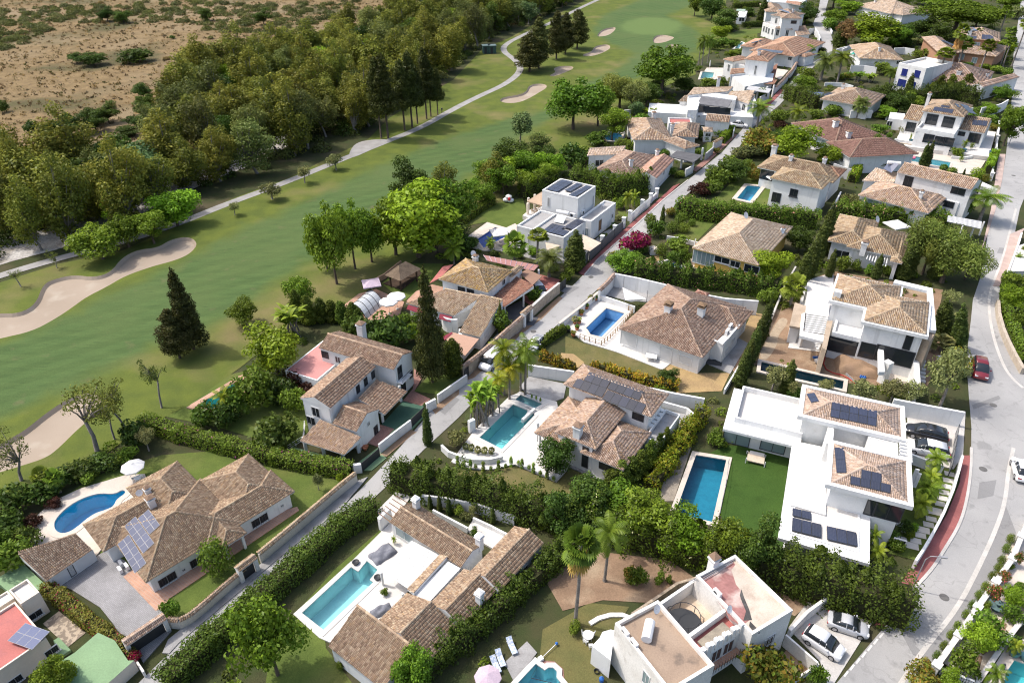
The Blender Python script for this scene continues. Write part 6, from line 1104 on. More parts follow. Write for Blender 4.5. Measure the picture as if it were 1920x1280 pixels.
xs=[p[0] for p in WOOD_P];ys=[p[1] for p in WOOD_P];pts=[];RIV=GP([(-250,520),(0,450),(120,430),(280,367),(330,335),(440,290),(520,230),(560,215),(560,250),(500,292),(380,337),(300,376),(160,445),(0,485),(-250,560)])
for _ in range(9000):
    x,y=RNG.uniform(min(xs),max(xs)),RNG.uniform(min(ys),max(ys));X,Y_=np.array([x]),np.array([y])
    if not inpoly(X,Y_,WOOD_P)[0] or (inpoly(X,Y_,RIV)[0] and RNG.random() < .93):continue
    sp=4.6 if y < 170 else 5.6
    if all((x-a)**2+(y-b)**2 > sp*sp for a,b in pts):pts.append((x,y))
    if len(pts)>=300:break
PLACES=[((60,400),'left of the long bunker'),((300,380),'beside the first olives'),((430,300),'behind the olives'),((560,220),'near the gravel clearing'),((680,180),'left of the dark conifer row'),((780,130),'behind the dark conifer row'),((880,80),'near the green cabins'),((980,30),'beyond the path bend')];PLACES=[(P2(p),t) for p,t in PLACES]
for x,y in pts:
    r=RNG.random();X,Y_=np.array([x]),np.array([y]);dp=min(math.hypot(x-p[0],y-p[1]) for p in cpath);row='facing the cart path' if dp < 13 else 'deep in the wood' if dp < 34 else 'at the scrub edge';pl=min(PLACES,key=lambda t:(t[0]-Vector((x,y))).length)[1]
    k,lb=('euc','olive-green eucalyptus') if r < .52 else ('euc_old','dull grey-green eucalyptus') if r < .72 else ('dusky','dark bushy tree') if r < .84 else ('poplar','blue-green poplar') if r < .92 else ('bright','fresh green tree')
    h=RNG.uniform(9.0,15) if k.startswith('euc') else RNG.uniform(6.5,10.5);sz='tall' if h > 12.5 else 'mid-sized' if h > 8.5 else 'low'
    plant(k,(x,y),h,h*RNG.uniform(.58,.85) if k.startswith('euc') else h*RNG.uniform(.8,1.0),sz+' '+lb+' '+row+', '+pl,'tree','trees of the riverside wood','wood_tree')
for i,(x,y,ty,w_) in enumerate([(45,470,330,60),(110,455,290,75),(215,430,258,85),(290,400,290,70),(330,345,250,60),(400,340,240,60),(365,160,70,85),(480,130,65,70),(540,140,50,60),(585,135,55,50),(640,90,22,60),(150,420,300,60),(20,420,240,55),(535,270,130,75),(505,285,150,70)]):tr('euc',x,y,ty,w_,'tall olive-green eucalyptus standing out of the riverside wood','tree','tall eucalypts of the wood','wood_tree')
x,y=scat(WOOD_P,900);k=~inpoly(x,y,RIV) | (RNG.random(len(x)) < .25);x,y=x[k],y[k];V,Q,C=massfol(x,y,RNG.uniform(.8,2.2,len(x)),RNG.uniform(.7,1.4,len(x)),.26,G_DARK+G_OLD+G_HEDGE[:1]+G_DRYB[:1]);o=link('wood_undergrowth',qmesh('wood_undergrowth',V,Q,C,LEAF));o['kind']='stuff';tag(o,'bushes and brambles under the riverside trees','undergrowth')
SCP=GP([(-200,465),(60,395),(330,325),(380,250),(420,190),(640,120),(760,70),(900,30),(1040,-25),(900,-60),(-600,-60)])
x,y=scat(SCP,15000);n=len(x);c=np.stack([x,y,np.full(n,.22)],1);c=np.repeat(c,6,0)+RNG.normal(size=(n*6,3))*np.array([.3,.3,.1]);big=np.repeat(RNG.uniform(.18,.55,n),6);nr=RNG.normal(size=(n*6,3));nr[:,2]+=.4;V,Q=leafquads(c,nr,big,.35);C=np.repeat(np.repeat(mixcol(((.17,.12,.085),(.12,.085,.065),(.08,.055,.05),(.055,.042,.04),(.06,.06,.035)),n),6,0),4,0);o=link('dry_grass_tufts',qmesh('dry_grass_tufts',V,Q,C,LEAF));o['kind']='stuff';tag(o,'dry tussock grass over the tan scrubland','grass')
x,y=scat(SCP,70)
for i in range(len(x)):k=('bush_grey','bush_dry','bush_grey','bush_dark')[i % 4];plant(k,(x[i],y[i]),RNG.uniform(.8,1.8),RNG.uniform(1.6,3.4),{'bush_grey': 'grey-green shrub on the dry scrubland','bush_dry': 'withered brown shrub on the dry scrubland','bush_dark': 'dark green shrub on the dry scrubland'}[k],'shrub','shrubs of the scrubland')
DENSE=GP([(-60,70),(0,20),(140,10),(330,0),(500,10),(700,0),(640,35),(560,60),(520,70),(400,60),(320,40),(220,50),(120,40),(60,80),(0,100)]);x,y=scat(DENSE,420);V,Q,C=massfol(x,y,RNG.uniform(.7,2.4,len(x)),np.full(len(x),.7),.28,G_SAGE+G_OLD);o=link('scrub_thicket',qmesh('scrub_thicket',V,Q,C,LEAF));o['kind']='stuff';tag(o,'low green thicket covering the far scrubland','thicket')
use('Z1')
for X,Y_,T,w_ in ((290,740,660,110),(360,700,615,90),(410,740,650,130),(500,690,595,120),(590,670,580,110),(520,720,640,110),(180,720,660,90),(20,610,550,60),(790,540,465,90),(810,600,520,90),(800,640,570,90),(510,350,290,140),(760,330,262,180),(420,340,295,70),(1145,105,40,80),(1465,125,55,80),(590,105,45,80),(680,115,55,80),(930,660,580,150),(700,740,690,130),(760,690,640,110),(840,740,695,90)):tr('dusky' if T < 700 and w_ < 150 and X > 400 else 'bush_dark',X,Y_+15,T,w_,'rounded dark bush at the edge of the scrubland','bush','rounded bushes by the wood')
use('F')
tr('arau',364,655,500,66,'tall dark conifer standing alone beside the fairway');tr('darkcon',338,672,580,70,'shorter brownish conifer leaning on the tall dark one')
for a,lb in (((448,611,556,52),'small lone green tree right of the dark conifers'),((559,575,516,50),'small tree behind the dark cypress clump')):tr('broad',*a,lb)
for a,lb in (((183,845,693,150),'large sparse tree leaning over the lower bunker'),((215,824,725,66),'sparse thin tree right of the large leaning one'),((239,806,695,80),'sparse forked tree above the hedge corner'),((303,765,662,70),'sparse tree with a leaning trunk near the teal pool'),((40,901,815,105),'nearly bare tree at the left edge below the lower bunker'),((40,538,500,40),'almost leafless young tree left of the long bunker'),((107,503,468,30),'thin sapling beside the cart path left')):tr('bare',*a,lb,lean=.25 if a[0]==183 else 0)
for i,a in enumerate(((180,486,420,84),(230,464,400,58),(279,457,398,62),(322,424,356,78))):tr('bright' if i==3 else 'broad',*a,('bright tree over the left half of the long bunker','slender tree between path and long bunker','tree at the far end of the long bunker','dense fresh green tree beside the cart path')[i])
for i,a in enumerate(((437,404,378,26),(507,374,342,46),(568,344,310,32),(628,320,290,38))):tr('olive',*a,('smallest olive between cart path and fairway','widest grey olive beside the cart path','third olive along the cart path','farthest olive along the cart path')[i],group='olives along the cart path')
for i,a in enumerate(((715,260,105,45),(728,260,100,52),(759,245,110,42),(773,240,95,46),(783,233,120,38),(800,224,88,40),(808,219,110,34),(821,216,125,28))):tr('stem_con',*a,'dark conifer with a bare trunk in the row beside the cart path',group='conifers beside the cart path')
for i,a in enumerate(((993,135,62,62),(1010,129,32,52),(1043,112,20,44),(1060,102,24,40),(1082,92,18,46))):tr('darkcon',*a,('leftmost and broadest dark conifer at the path bend','tallest dark conifer at the path bend','middle dark conifer behind the small bunker','narrow dark conifer of the bunker clump','rightmost dark conifer of the bunker clump')[i])
for k,a,lb in (('broad',(1077,243,143,92),'large round tree at the fairway edge above the railed pool'),('broad',(1124,237,150,60),'green tree right of the large round fairway tree'),('broad',(1245,180,78,100),'big spreading tree beside the white terrace pool'),('pepper',(1164,205,138,72),'feathery olive tree near the dark clipped hedge'),('poplar',(976,272,206,46),'grey-green tree standing into the fairway'),('euc_old',(1008,282,240,44),'dull green tree right of the grey-green fairway tree'),('dusky',(956,318,258,62),'dark tree at the fairway corner'),('broad',(919,348,292,52),'green tree left of the white modern villa garden'),('broad',(943,365,300,58),'bushy tree behind the modern villa lawn'),('broad',(884,364,333,32),'small clipped tree at the fairway edge'),('dusky',(768,396,308,62),'dark tree at the left of the fairway thicket'),('euc',(828,398,308,68),'olive tree at the back of the fairway thicket'),('bush_dark',(1072,308,262,52),'dense dark round shrub on the villa lawn')):tr(k,*a,lb)
for i,(k,a) in enumerate((('broad',(617,533,376,74)),('broad',(655,505,370,62)),('broad',(688,492,368,60)),('bright',(778,482,345,150)),('bright',(735,478,362,92)),('broad',(838,455,326,84)),('bright',(815,475,370,100)),('broad',(605,505,420,50)))):tr(k,*a,('leftmost tall tree of the thicket with a visible trunk','second tall tree of the fairway thicket','third tall tree of the fairway thicket','widest bright green tree of the fairway thicket','bright tree left of the widest one','tree at the right end of the fairway thicket','bright tree above the thatched gazebo','low branch-tree left of the fairway thicket')[i])
for i,(k,a) in enumerate((('broad',(900,385,335,46)),('euc',(925,362,285,48)),('bright',(950,352,296,50)),('broad',(975,342,280,52)),('bright',(1000,338,284,46)),('dusky',(1020,318,268,42)),('bright',(1045,328,285,40)),('broad',(1020,350,305,44)),('bright',(985,362,318,40)),('bush',(1098,300,272,46)),('broad',(1150,262,200,52)),('bush',(1118,270,246,44)),('euc_old',(1195,215,150,48)),('dusky',(1215,200,150,44)))):tr(k,*a,('rounded tree left of the modern villa lawn','olive-green tree at the fairway corner thicket','bright tree in the middle of the corner thicket','broad tree behind the bright one at the fairway','bright tree nearest the clipped hedge corner','dark tree above the villa lawn','bright shrubby tree left of the pale shed roof','green tree at the back of the modern villa hedge','bright shrubby tree above the modern villa porch','low shrub left of the railed pool','tree between the round fairway tree and the feathery olive','shrub mass below the round fairway tree','dull tree beside the dark clipped hedge','dark tree behind the white terrace pool')[i])
tr('arau',811,717,495,62,'very tall dark conifer beside the narrow street');tr('ley',848,702,634,42,'small dark conifer right of the very tall one');tr('bright',510,702,610,98,'bright round tree behind the pink flat roof');tr('bush_dark',505,834,774,80,'big round clipped bush on the shaded lawn','bush');tr('broad',492,1265,1115,112,'bright tree beside the street hedge, bottom');tr('cyp',803,833,755,17,'lone slim cypress beside the narrow street')
for i,a in enumerate(((553,602,542,30),(575,607,554,30),(600,602,558,30),(620,602,562,30),(640,607,564,30),(660,612,566,30),(672,622,578,28))):tr('ley',*a,'dark columnar conifer in the clump behind the gabled villa',group='conifer clump')
for k,a,lb in (('banana',(545,628,570,60),'clump of big banana leaves left of the conifer clump'),('bush_dark',(725,655,590,82),'dark leafy bush behind the gabled villa chimney'),('bush_dark',(672,645,584,56),'dark bush left of the chimney'),('purple',(552,728,690,50),'purple-leaved bush below the pink flat roof'),('purple',(578,740,712,36),'smaller purple-brown bush against the villa'),('bush',(440,775,720,60),'light green shrub hiding the teal pool'),('bush_dark',(415,800,752,50),'dark shrub left of the teal pool'),('bush',(375,800,757,56),'mid green shrub at the garden corner'),('bush',(485,760,690,75),'leafy shrub right of the teal pool'),('bush_dark',(525,750,705,60),'dark shrub beside the purple bush'),('palm_low',(420,780,735,45),'spiky young palm beside the teal pool'),('bush',(555,770,722,46),'small shrub under the pink roof corner'),('bush_dark',(250,835,790,55),'dark red-green shrub at the hedge corner'),('olive',(270,845,803,40),'small pale shrub inside the hedge corner'),('bush',(760,620,586,40),'rounded shrub behind the maroon awning'),('bright',(765,640,610,34),'bright shrub by the maroon awning'),('bush',(800,640,612,34),'green shrub left of the curved white wall'),('bush',(940,620,578,46),'shrub beside the cactus inside the stone wall'),('cyp',(938,625,562,9),'tall thin cactus inside the stone wall'),('bush',(1005,560,540,40),'green shrub beside the red carport'),('fan_low',(965,500,450,50),'fan palm in front of the white modern villa'),('fan_palm',(1008,500,437,42),'tall fan palm before the white modern villa'),('date_palm',(1030,520,472,62),'feathery date palm at the villa corner'),('cyp',(1077,505,430,38),'stout dark cypress at the street gate'),('bush',(1063,525,500,28),'green shrub below the stout cypress'),('bright',(1000,480,462,24),'yellow-green shrub beside the parasol'),('bush_dark',(870,470,440,50),'dark shrub at the deep blue pool corner'),('palm_low',(850,495,455,50),'palm behind the dish of the golden villa'),('palm_low',(920,470,448,26),'leafy plant at the deep blue pool edge'),('bush_dark',(845,440,415,60),'dark shrub below the fairway thicket')):tr(k,*a,lb,'tree' if 'palm' in k or k=='cyp' else 'shrub')
use('Z7')
for i,(k,X,Y_,T,w_) in enumerate((('bush_dark',60,320,180,210),('bush_dark',190,260,150,180),('bush_dark',330,190,90,170),('bush_dark',450,130,40,170),('bush_dark',560,80,0,160),('fan_low',240,210,110,120),('fan_low',310,215,120,110),('bush',660,60,0,120),('bush',700,40,-30,110),('bush_dark',40,430,300,190),('bush',40,640,490,210),('bush_dark',130,500,400,150),('purple',300,300,245,70),('bush_dry',110,510,425,90),('purple',180,400,340,90),('bush',500,150,90,110),('yucca',20,400,330,70),('bush',-20,560,440,120))):tr(k,X,Y_,T,w_,('dark shrub at the left edge above the pool','dark shrub left of the curved pool','third dark shrub along the garden edge','fourth dark shrub along the garden edge','dark shrub at the lawn corner','left fan palm among the garden shrubs','right fan palm among the garden shrubs','green shrub near the white parasol','upper green shrub near the white parasol','large shrub at the left frame edge','bright shrub above the pale green terrace','shrub beside the garage roof','dark red shrub by the curved pool','dried palm-like shrub behind the garage','wine red shrub below the pool terrace','light shrub in the garden edge','spiky plant at the left frame edge','shrub cut by the left frame edge')[i],'shrub')
tr('ball',1195,660,500,160,'large clipped ball bush beside the arched porch','bush');tr('bush',940,920,820,110,'small shrub inside the street wall bend','shrub');tr('olive',1768,205,110,70,'young tree on the lawn inside the long street wall');tr('bright',1890,160,110,40,'bright sapling at the end of the street wall');tr('broad',290,1330,1150,190,'bright bushy tree beside the green garage roof')
use('B8')
for i,(k,X,Y_,T,w_) in enumerate((('palm',632,390,5,240),('palm_yellow',480,385,0,230),('palm_yellow',520,420,150,210),('palm_yellow',440,480,230,190),('palm_yellow',600,350,60,190))):tr(k,X,Y_,T,w_,('tall dark-stemmed palm beside the parking court','yellow-green palm leaning over the street','yellow-green palm above the spa','low yellow-green palm beside the banana plants','slim yellow palm left of the dark-stemmed one')[i])
for i,(X,Y_,T,w_) in enumerate(((330,600,240,200),(270,560,330,170),(390,520,270,170))):tr('banana',X,Y_,T,w_,('tall banana clump beside the turquoise pool','banana clump next to the street','banana clump below the yellow palms')[i],'plant')
tr('dusky',860,950,700,240,'dark glossy tree on the white terrace');tr('bush_grey',130,760,640,140,'round grey-green shrub by the garden gate','shrub')
for i,(X,Y_) in enumerate(((145,890),(190,895),(238,910),(276,915),(330,930),(386,930),(440,922),(492,912),(530,890),(585,888),(610,905),(660,920),(692,940),(742,962),(790,980),(838,1000))):tr('thuja' if i % 2==0 else 'ball_bright',X,Y_,Y_-(62 if i % 2==0 else 32),30 if i % 2==0 else 27,'little conifer in the white gravel border' if i % 2==0 else 'little clipped ball in the white gravel border','plant','border plants of the white terrace',z=.15)
for X,Y_ in ((205,780),(245,786),(290,802),(340,806),(390,808)):tr('yucca',X,Y_,Y_-34,44,'spiky agave in the curved gravel bed','plant','agaves in the curved bed',z=.15)
for X,Y_ in ((680,410),(712,420),(742,434)):tr('thuja',X,Y_,Y_-30,16,'tiny conifer behind the spa','plant','tiny conifers by the spa',z=.14)
for i,(X,Y_,T,w_) in enumerate(((1260,1080,930,190),(1330,1040,860,170),(1400,1000,830,150),(1470,960,780,130),(1540,900,700,110),(1600,850,660,90),(1650,800,610,80))):tr('ley',X,Y_,T,w_,'bushy conifer in the row right of the panelled villa',group='conifers by the panelled villa')
hedge('feathery yellow-green bamboo strip beside the gravel path',[(1540,1060),(1640,940),(1720,800),(1790,690),(1900,560)],2.0,2.0,G_YEL+G_BRIGHT,.4,'bamboo',name='bamboo_strip')
hedge('rusty yellow low hedge left part above the parking court',[(750,130),(860,165),(980,205)],1.3,1.2,G_RUST+G_YEL,.3);hedge('long rusty yellow hedge behind the panelled roof',[(1120,195),(1300,250),(1480,300),(1600,330),(1720,345)],1.3,1.2,G_RUST+G_YEL,.3);tr('dusky',1670,300,200,120,'dark round bush at the end of the rusty hedge','bush')
use('B7');hedge('narrow green hedge along the street below the timber fence',[(1680,900),(1780,820),(1900,740)],1.3,1.1)
use('F')
hedge('wide clipped hedge with purple flowers left of the green drive',[(275,800),(340,822),(430,845),(520,866),(600,882),(655,890)],2.2,2.4,None,.08,flower=(((.16,.03,.16),(.2,.05,.2)),.015));hedge('long tall dark hedge along the lower street',[(320,1290),(400,1215),(480,1145),(570,1065),(640,1000),(700,962)],3.0,3.0,G_LEY,.12)
use('C5');hedge('olive hedge with crimson flowers beside the paved drive',[(370,590),(520,700),(660,830),(800,930),(930,1040),(990,1110)],1.7,2.0,((.085,.085,.025),(.065,.07,.022),(.10,.10,.03)),.15,flower=(G_BOUG,.06));tr('boug',1005,1120,1040,100,'crimson bougainvillea at the gate corner','shrub');use('F')
hedge('ragged green hedge right of the long low villa',[(760,1300),(830,1235),(900,1180),(970,1120),(1030,1070),(1065,1035)],3.0,2.6,G_LEY,.32)
hedge('ragged conifer hedge between lawn and long low villa',[(742,912),(800,925),(880,940),(960,965),(1040,985),(1090,1000)],4.0,3.2,G_LEY,.35);hedge('broad dense shrub belt above the flat-roofed house',[(1110,985),(1180,1010),(1260,1035),(1340,1055),(1400,1075)],3.8,4.2,G_LEY+G_BRIGHT[:1],.35,flower=(((.6,.6,.55),),.01));hedge('tall conifer hedge above the two parked cars',[(1420,1080),(1500,1105),(1580,1130),(1650,1150),(1690,1160)],4.6,4.0,G_LEY,.34)
for i,(k,a) in enumerate((('dusky',(1105,985,905,95)),('broad',(1160,985,915,90)),('broad',(1215,1000,925,95)),('dusky',(1060,1000,930,70)),('bright',(1280,1040,965,90)),('broad',(1360,1060,985,80)),('dusky',(1420,1080,985,70)))):tr(k,*a,('dark shrubby tree left end of the shrub belt','green tree in the shrub belt under the dark villa pool','third tree in the shrub belt','dark bush behind the long villa wing','bright tree in the shrub belt centre','tree right of the bright one in the belt','dark tree beside the white flat roof edge')[i])
use('C1')
for i,(X,Y_,T,w_) in enumerate(((900,175,90,30),(960,195,90,32),(1020,215,105,36),(1295,270,160,32))):tr('cyp',X,Y_,T,w_,'small ivy-green column against the white wall',group='columns along the white wall')
for i,(k,X,Y_,T,w_) in enumerate((('bush',1080,225,160,70),('bush_grey',1130,250,190,60),('bush',1180,355,305,60),('palm_low',670,410,360,40),('bush',610,725,680,50),('broad',800,1330,1080,240),('bush_grey',860,1200,1100,120),('olive',1160,240,160,60),('bush',330,1190,1150,50))):tr(k,X,Y_,T,w_,('shrub in the bed behind the long villa','grey shrub in the bed behind the long villa','green plant on the white rear terrace','leafy yellow plant beside the covered lounger','small leafy plant by the white awning','tree in front of the long villa, bottom','grey-green shrub hugging the villa eaves','small olive behind the long villa','low shrub at the villa foot')[i],'shrub' if k!='broad' else 'tree')
use('C4');tr('skirt_palm',505,805,125,300,'tall fan palm with a brown skirt of dead fronds');tr('palm',740,465,10,330,'feather palm right of the skirted fan palm');tr('bush',510,880,800,110,'green tuft at the foot of the skirted palm','shrub')
for i,(k,X,Y_,T,w_) in enumerate((('bush',1000,480,360,170),('bush_rust',940,460,360,120),('bush',1180,470,390,90),('bush',1260,480,430,60),('bright',300,330,210,120))):tr(k,X,Y_,T,w_,('dark shrub bed on the earth bank','red-flecked shrub on the earth bank','bright shrub on the earth bank','low shrub by the stone edge','bright shrub beside the villa wing')[i],'shrub')
use('A2');tr('bush_rust',1450,1040,770,340,'large round golden-green bush beside the weathered house','bush');tr('bush',1820,1040,910,130,'green bush at the car park corner','bush')
use('B6')
for i,(X,Y_,T,w_) in enumerate(((1640,1230,860,120),(1690,1120,780,120),(1745,1000,660,120),(1800,880,540,115),(1850,780,400,110))):tr('cyp',X,Y_,T,w_,'leaning cypress in the row along the building plot',group='cypresses along the plot',lean=.06)
use('C2');hedge('flowering hedge spilling over the long white wall',[(250,700),(450,720),(650,745),(850,765),(1050,790),(1250,820),(1420,850)],3.0,2.6,G_HEDGE,.25,flower=(((.5,.2,.3),(.45,.3,.35)),.02));hedge('tall oleander hedge with pink flowers above the yellow villa',[(600,150),(800,190),(1000,210),(1250,225),(1500,245),(1760,260)],3.4,2.4,G_HEDGE,.12,flower=(((.5,.2,.3),(.55,.4,.42)),.012))
for i,(k,X,Y_,T,w_) in enumerate((('bright',1415,730,450,280),('dusky',1660,460,240,200),('cyp',1660,740,430,100),('cyp',1720,690,300,100),('cyp',1780,560,180,110),('cyp',1830,480,30,110),('cyp',1890,680,440,70),('boug',250,460,280,260),('broad',140,640,460,250),('bush',230,560,470,150),('ball',460,510,400,100),('ball',305,480,400,80),('bush',380,260,140,130),('cyp',462,220,60,40),('bush',420,340,200,160),('ball',625,235,140,100),('ball',555,300,215,100),('ball',650,300,225,100),('ball',720,245,185,62),('bush_rust',530,160,80,90),('bush',560,560,450,130),('bush',650,560,440,110),('bush',600,450,350,220),('bush_rust',60,560,470,120),('fan_low',1590,930,720,230),('bush',1380,900,760,140))):tr(k,X,Y_,T,w_,('bright green tree at the yellow villa corner','dark round tree behind the yellow villa','cypress left of the building plot','taller cypress left of the building plot','leaning cypress behind the dark round tree','tallest leaning cypress above the yellow villa','small cypress beside the tan villa','crimson bougainvillea mound beside the narrow street','bright tree at the white wall corner','round shrub below the bougainvillea','clipped ball beside the white well','clipped ball left of the white well','shrub at the street corner of the topiary lawn','thin cypress at the topiary lawn','leafy shrub left of the topiary','topiary ball at the back of the lawn','topiary ball at the left of the lawn','topiary ball in front of the lawn','smallest topiary ball on the lawn','reddish shrub at the top of the topiary lawn','shrub left of the yellow villa pool','shrub beside the yellow villa terrace','climber-covered fence below the lawn','orange-flecked shrub beside the street','spreading fan palm on the building plot','shrub under the bright corner tree')[i],'tree' if k in ('bright','dusky','cyp','broad','fan_low') else 'shrub')
use('B5');hedge('mixed flowering hedge between two tan villas',[(60,660),(250,700),(450,720),(700,745),(900,770),(1120,790)],2.6,3.0,G_HEDGE,.3,flower=(((.5,.3,.35),),.02));hedge('bright clipped hedge block right of the garden shed',[(190,330),(235,260),(270,195)],2.0,1.8,G_YEL+G_BRIGHT,.08)
for i,(k,X,Y_,T,w_) in enumerate((('cyp',430,1290,1040,90),('cyp',740,1270,800,150),('cyp',690,1300,960,120),('cyp',1010,1290,960,120),('pepper',1230,1330,720,640),('pepper',1010,1250,740,360),('pepper',1420,1300,900,330),('palm',1470,720,420,420),('bush',1340,650,480,160),('bush',130,1220,1070,160),('bush',250,1220,1110,110),('bush',540,1250,1150,100),('bush',370,1240,1140,100),('ball_bright',1460,300,190,120),('bush_rust',1540,330,250,80),('bush',1130,240,140,100),('bush',1210,260,175,110),('cyp',1305,280,190,26),('dusky',420,180,0,330),('ball',250,190,75,160),('dusky',560,150,60,220),('bush_grey',180,560,430,170))):tr(k,X,Y_,T,w_,('little cypress before the white pergola','tall cypress right of the tan villa','cypress below the tall one','cypress under the feathery tree','huge feathery pepper tree beside the side street','left part-tree of the pepper group','right part-tree of the pepper group','palm with drooping fronds by the side street','grey-green bush left of the drooping palm','green bush before the tan villa window','second green bush before the tan villa','bush right of the white pergola','bush below the white pergola','pale round bush beside the side street wall','reddish bush beside the side street wall','green bush below the long pool','second green bush below the long pool','thin cypress below the long pool','large dark domed shrub left of the long pool','round clipped shrub left of the domed one','dark shrub behind the blue roof heater','grey shrub over the side gate')[i],'tree' if k in ('cyp','pepper','palm') else 'shrub')
use('A4')
for X,Y_,T in ((590,1095,780),(645,1100,760)):tr('cyp',X,Y_,T,85,'twin dark cypress rising in front of the long pool',group='twin cypresses')
tr('broad',1740,830,320,330,'green street tree beside the side street, upper right');hedge('bright hedge along the poolside street wall',[(1420,1180),(1460,1080),(1500,980)],1.8,1.5,G_BRIGHT,.2)
for i,(k,X,Y_,T,w_) in enumerate((('bush',1250,490,410,150),('bush',1500,560,440,170),('bush_rust',1540,640,540,130),('bush',1310,440,340,150),('broad',1640,290,70,220),('palm_low',1230,880,800,70),('palm_low',1140,880,770,90),('bush',1050,940,855,110),('olive',380,720,545,120),('bush',200,740,660,90),('palm_low',1100,1040,960,80),('palm_low',460,780,680,40),('palm_low',545,800,680,40))):tr(k,X,Y_,T,w_,('shrub behind the awning villa','shrub beside the side street wall near the awning villa','rusty shrub by the awning villa drive','shrub under the curved street wall','dense tree above the curved street wall','potted palm on the white terrace','second potted palm on the white terrace','green shrub by the stone terrace steps','olive tree left of the awnings','small shrub at the lawn end','little palm on the pool deck','potted plant left of the first awning','potted plant under the first awning')[i],'shrub' if 'bush' in k else 'tree',z=.9 if 'pott' in ('','pott')[i in (5,6,11,12)] else 0)
use('B2');tr('pine',1235,430,-20,850,'huge umbrella pine shading the terracotta villa');tr('bright',370,520,125,480,'large bright round tree above the tan bungalow');tr('browntree',70,500,215,200,'brown-leaved tree left of the large bright one');tr('dusky',700,490,220,280,'dark tree between the bright tree and the pine');tr('dusky',880,420,180,260,'dark tree under the pine left side')
for i,(k,X,Y_,T,w_) in enumerate((('skirt_palm',1090,900,300,150),('fan_palm',1160,880,430,190),('fan_palm',980,930,540,200),('fan_palm',1385,960,460,160),('fan_palm',1345,650,330,110),('fan_palm',1300,670,410,130),('fan_palm',1660,710,320,120),('fan_palm',1690,720,420,120),('fan_palm',1790,700,220,140),('fan_palm',1610,500,90,130),('palm',480,930,720,230),('date_palm',180,1250,1040,180))):tr(k,X,Y_,T,w_,('tallest skirted palm before the terracotta villa','palm right of the skirted one','palm beside the blue-shuttered house','long bare-stemmed palm over the bungalow roof','thin palm against the terracotta wall','shorter palm against the terracotta wall','palm right of the terracotta villa','second palm right of the terracotta villa','palm beside the far side street','leaning palm above the terracotta villa','feather palm left of the blue-shuttered house','palm before the low villa garden wall')[i])
for i,(X,Y_,T,w_) in enumerate(((680,1010,770,80),(1040,1020,790,130),(1150,1030,780,130),(1330,1020,770,150),(1250,1030,850,140),(950,1030,870,120))):tr('ley' if i else 'cyp',X,Y_,T,w_,'leaning dark cypress behind the awning villa',group='cypresses behind the awning villa')
for i,(k,X,Y_,T,w_) in enumerate((('dusky',620,1220,960,260),('bright',480,1260,1120,170),('broad',760,1210,980,230),('dusky',1000,480,200,260),('broad',560,520,260,240),('dusky',1450,300,60,300),('broad',250,460,330,220),('bush',880,620,500,200),('bright',1740,620,420,200),('broad',930,60,-60,300),('dusky',560,90,-60,260),('bright',60,150,0,240),('broad',-60,260,90,240),('bright',1560,1230,1090,190))):tr(k,X,Y_,T,w_,('dark tree behind the awning villa roof, left','bright tree below the dark conifer hedge end','green tree behind the awning villa chimney','dark tree under the pine, centre','green tree right of the large bright round tree','dark tree right under the pine crown','green tree left below the large bright round tree','shrub mass before the terracotta villa','bright tree right of the terracotta villa palms','tree behind the pine at the top edge','dark tree behind the top pale roof','bright tree left of the top pale roof','tree beside the far street top','bright tree in the curved wall garden')[i])
hedge('dark conifer hedge behind the awning villa',[(330,1120),(500,1130),(700,1120),(860,1100),(1000,1080),(1200,1080),(1400,1120)],3.6,3.4,G_DARK,.3)
for i,(k,X,Y_,T,w_) in enumerate((('bush',430,790,640,170),('banana',180,860,750,160),('banana',300,870,770,150),('bush_rust',60,840,760,100),('bush',460,1200,1110,150),('bush',400,1260,1200,130),('dusky',400,1110,900,230),('dusky',560,1120,980,220),('bush',1330,720,650,120),('bush',1540,740,670,140),('bush',1640,770,690,150),('bush',1770,820,710,140),('bush_grey',830,470,400,200),('bush',560,470,400,300),('cyp',520,170,10,40),('ley',680,220,80,100),('ley',750,220,70,110),('broad',1750,120,-40,220),('bush_grey',1870,200,20,170),('dusky',1050,20,-60,300),('ball',1560,1020,950,130),('bush',1720,1040,920,190),('broad',1790,1300,1110,150),('bush',1580,1290,1210,190),('bush',1390,1250,1190,120),('bush',240,1190,1080,140))):tr(k,X,Y_,T,w_,('round bright shrub before the pale blue wall','leafy clump below the pale blue wall','second leafy clump below the pale blue wall','rusty shrub left of the leafy clumps','bright shrub below the dark conifer hedge','second bright shrub below the dark hedge','dark tree left of the awning villa roof','dark tree behind the awning villa roof','shrub before the terracotta villa door','shrub at the terracotta villa corner','yellowish shrub by the pergola','tall shrub beside the side street bend','grey-leaved shrubs beside the dark hedge','low shrubs under the bright round tree','thin cypress before the top pale-roofed house','dark cypress cluster left, under the top edge','dark cypress cluster right, under the top edge','tree at the top right corner','greyish tree at the right edge, top','dark trees behind the pine','clipped hedge ball beside the white canopy','dark shrub at the side street corner','street tree crown beside the awning villa drive','shrub below the curved street wall','shrub at the foot of the curved wall','shrub by the low villa')[i],'tree' if k in ('cyp','ley','broad','dusky') else 'shrub')
use('B1')
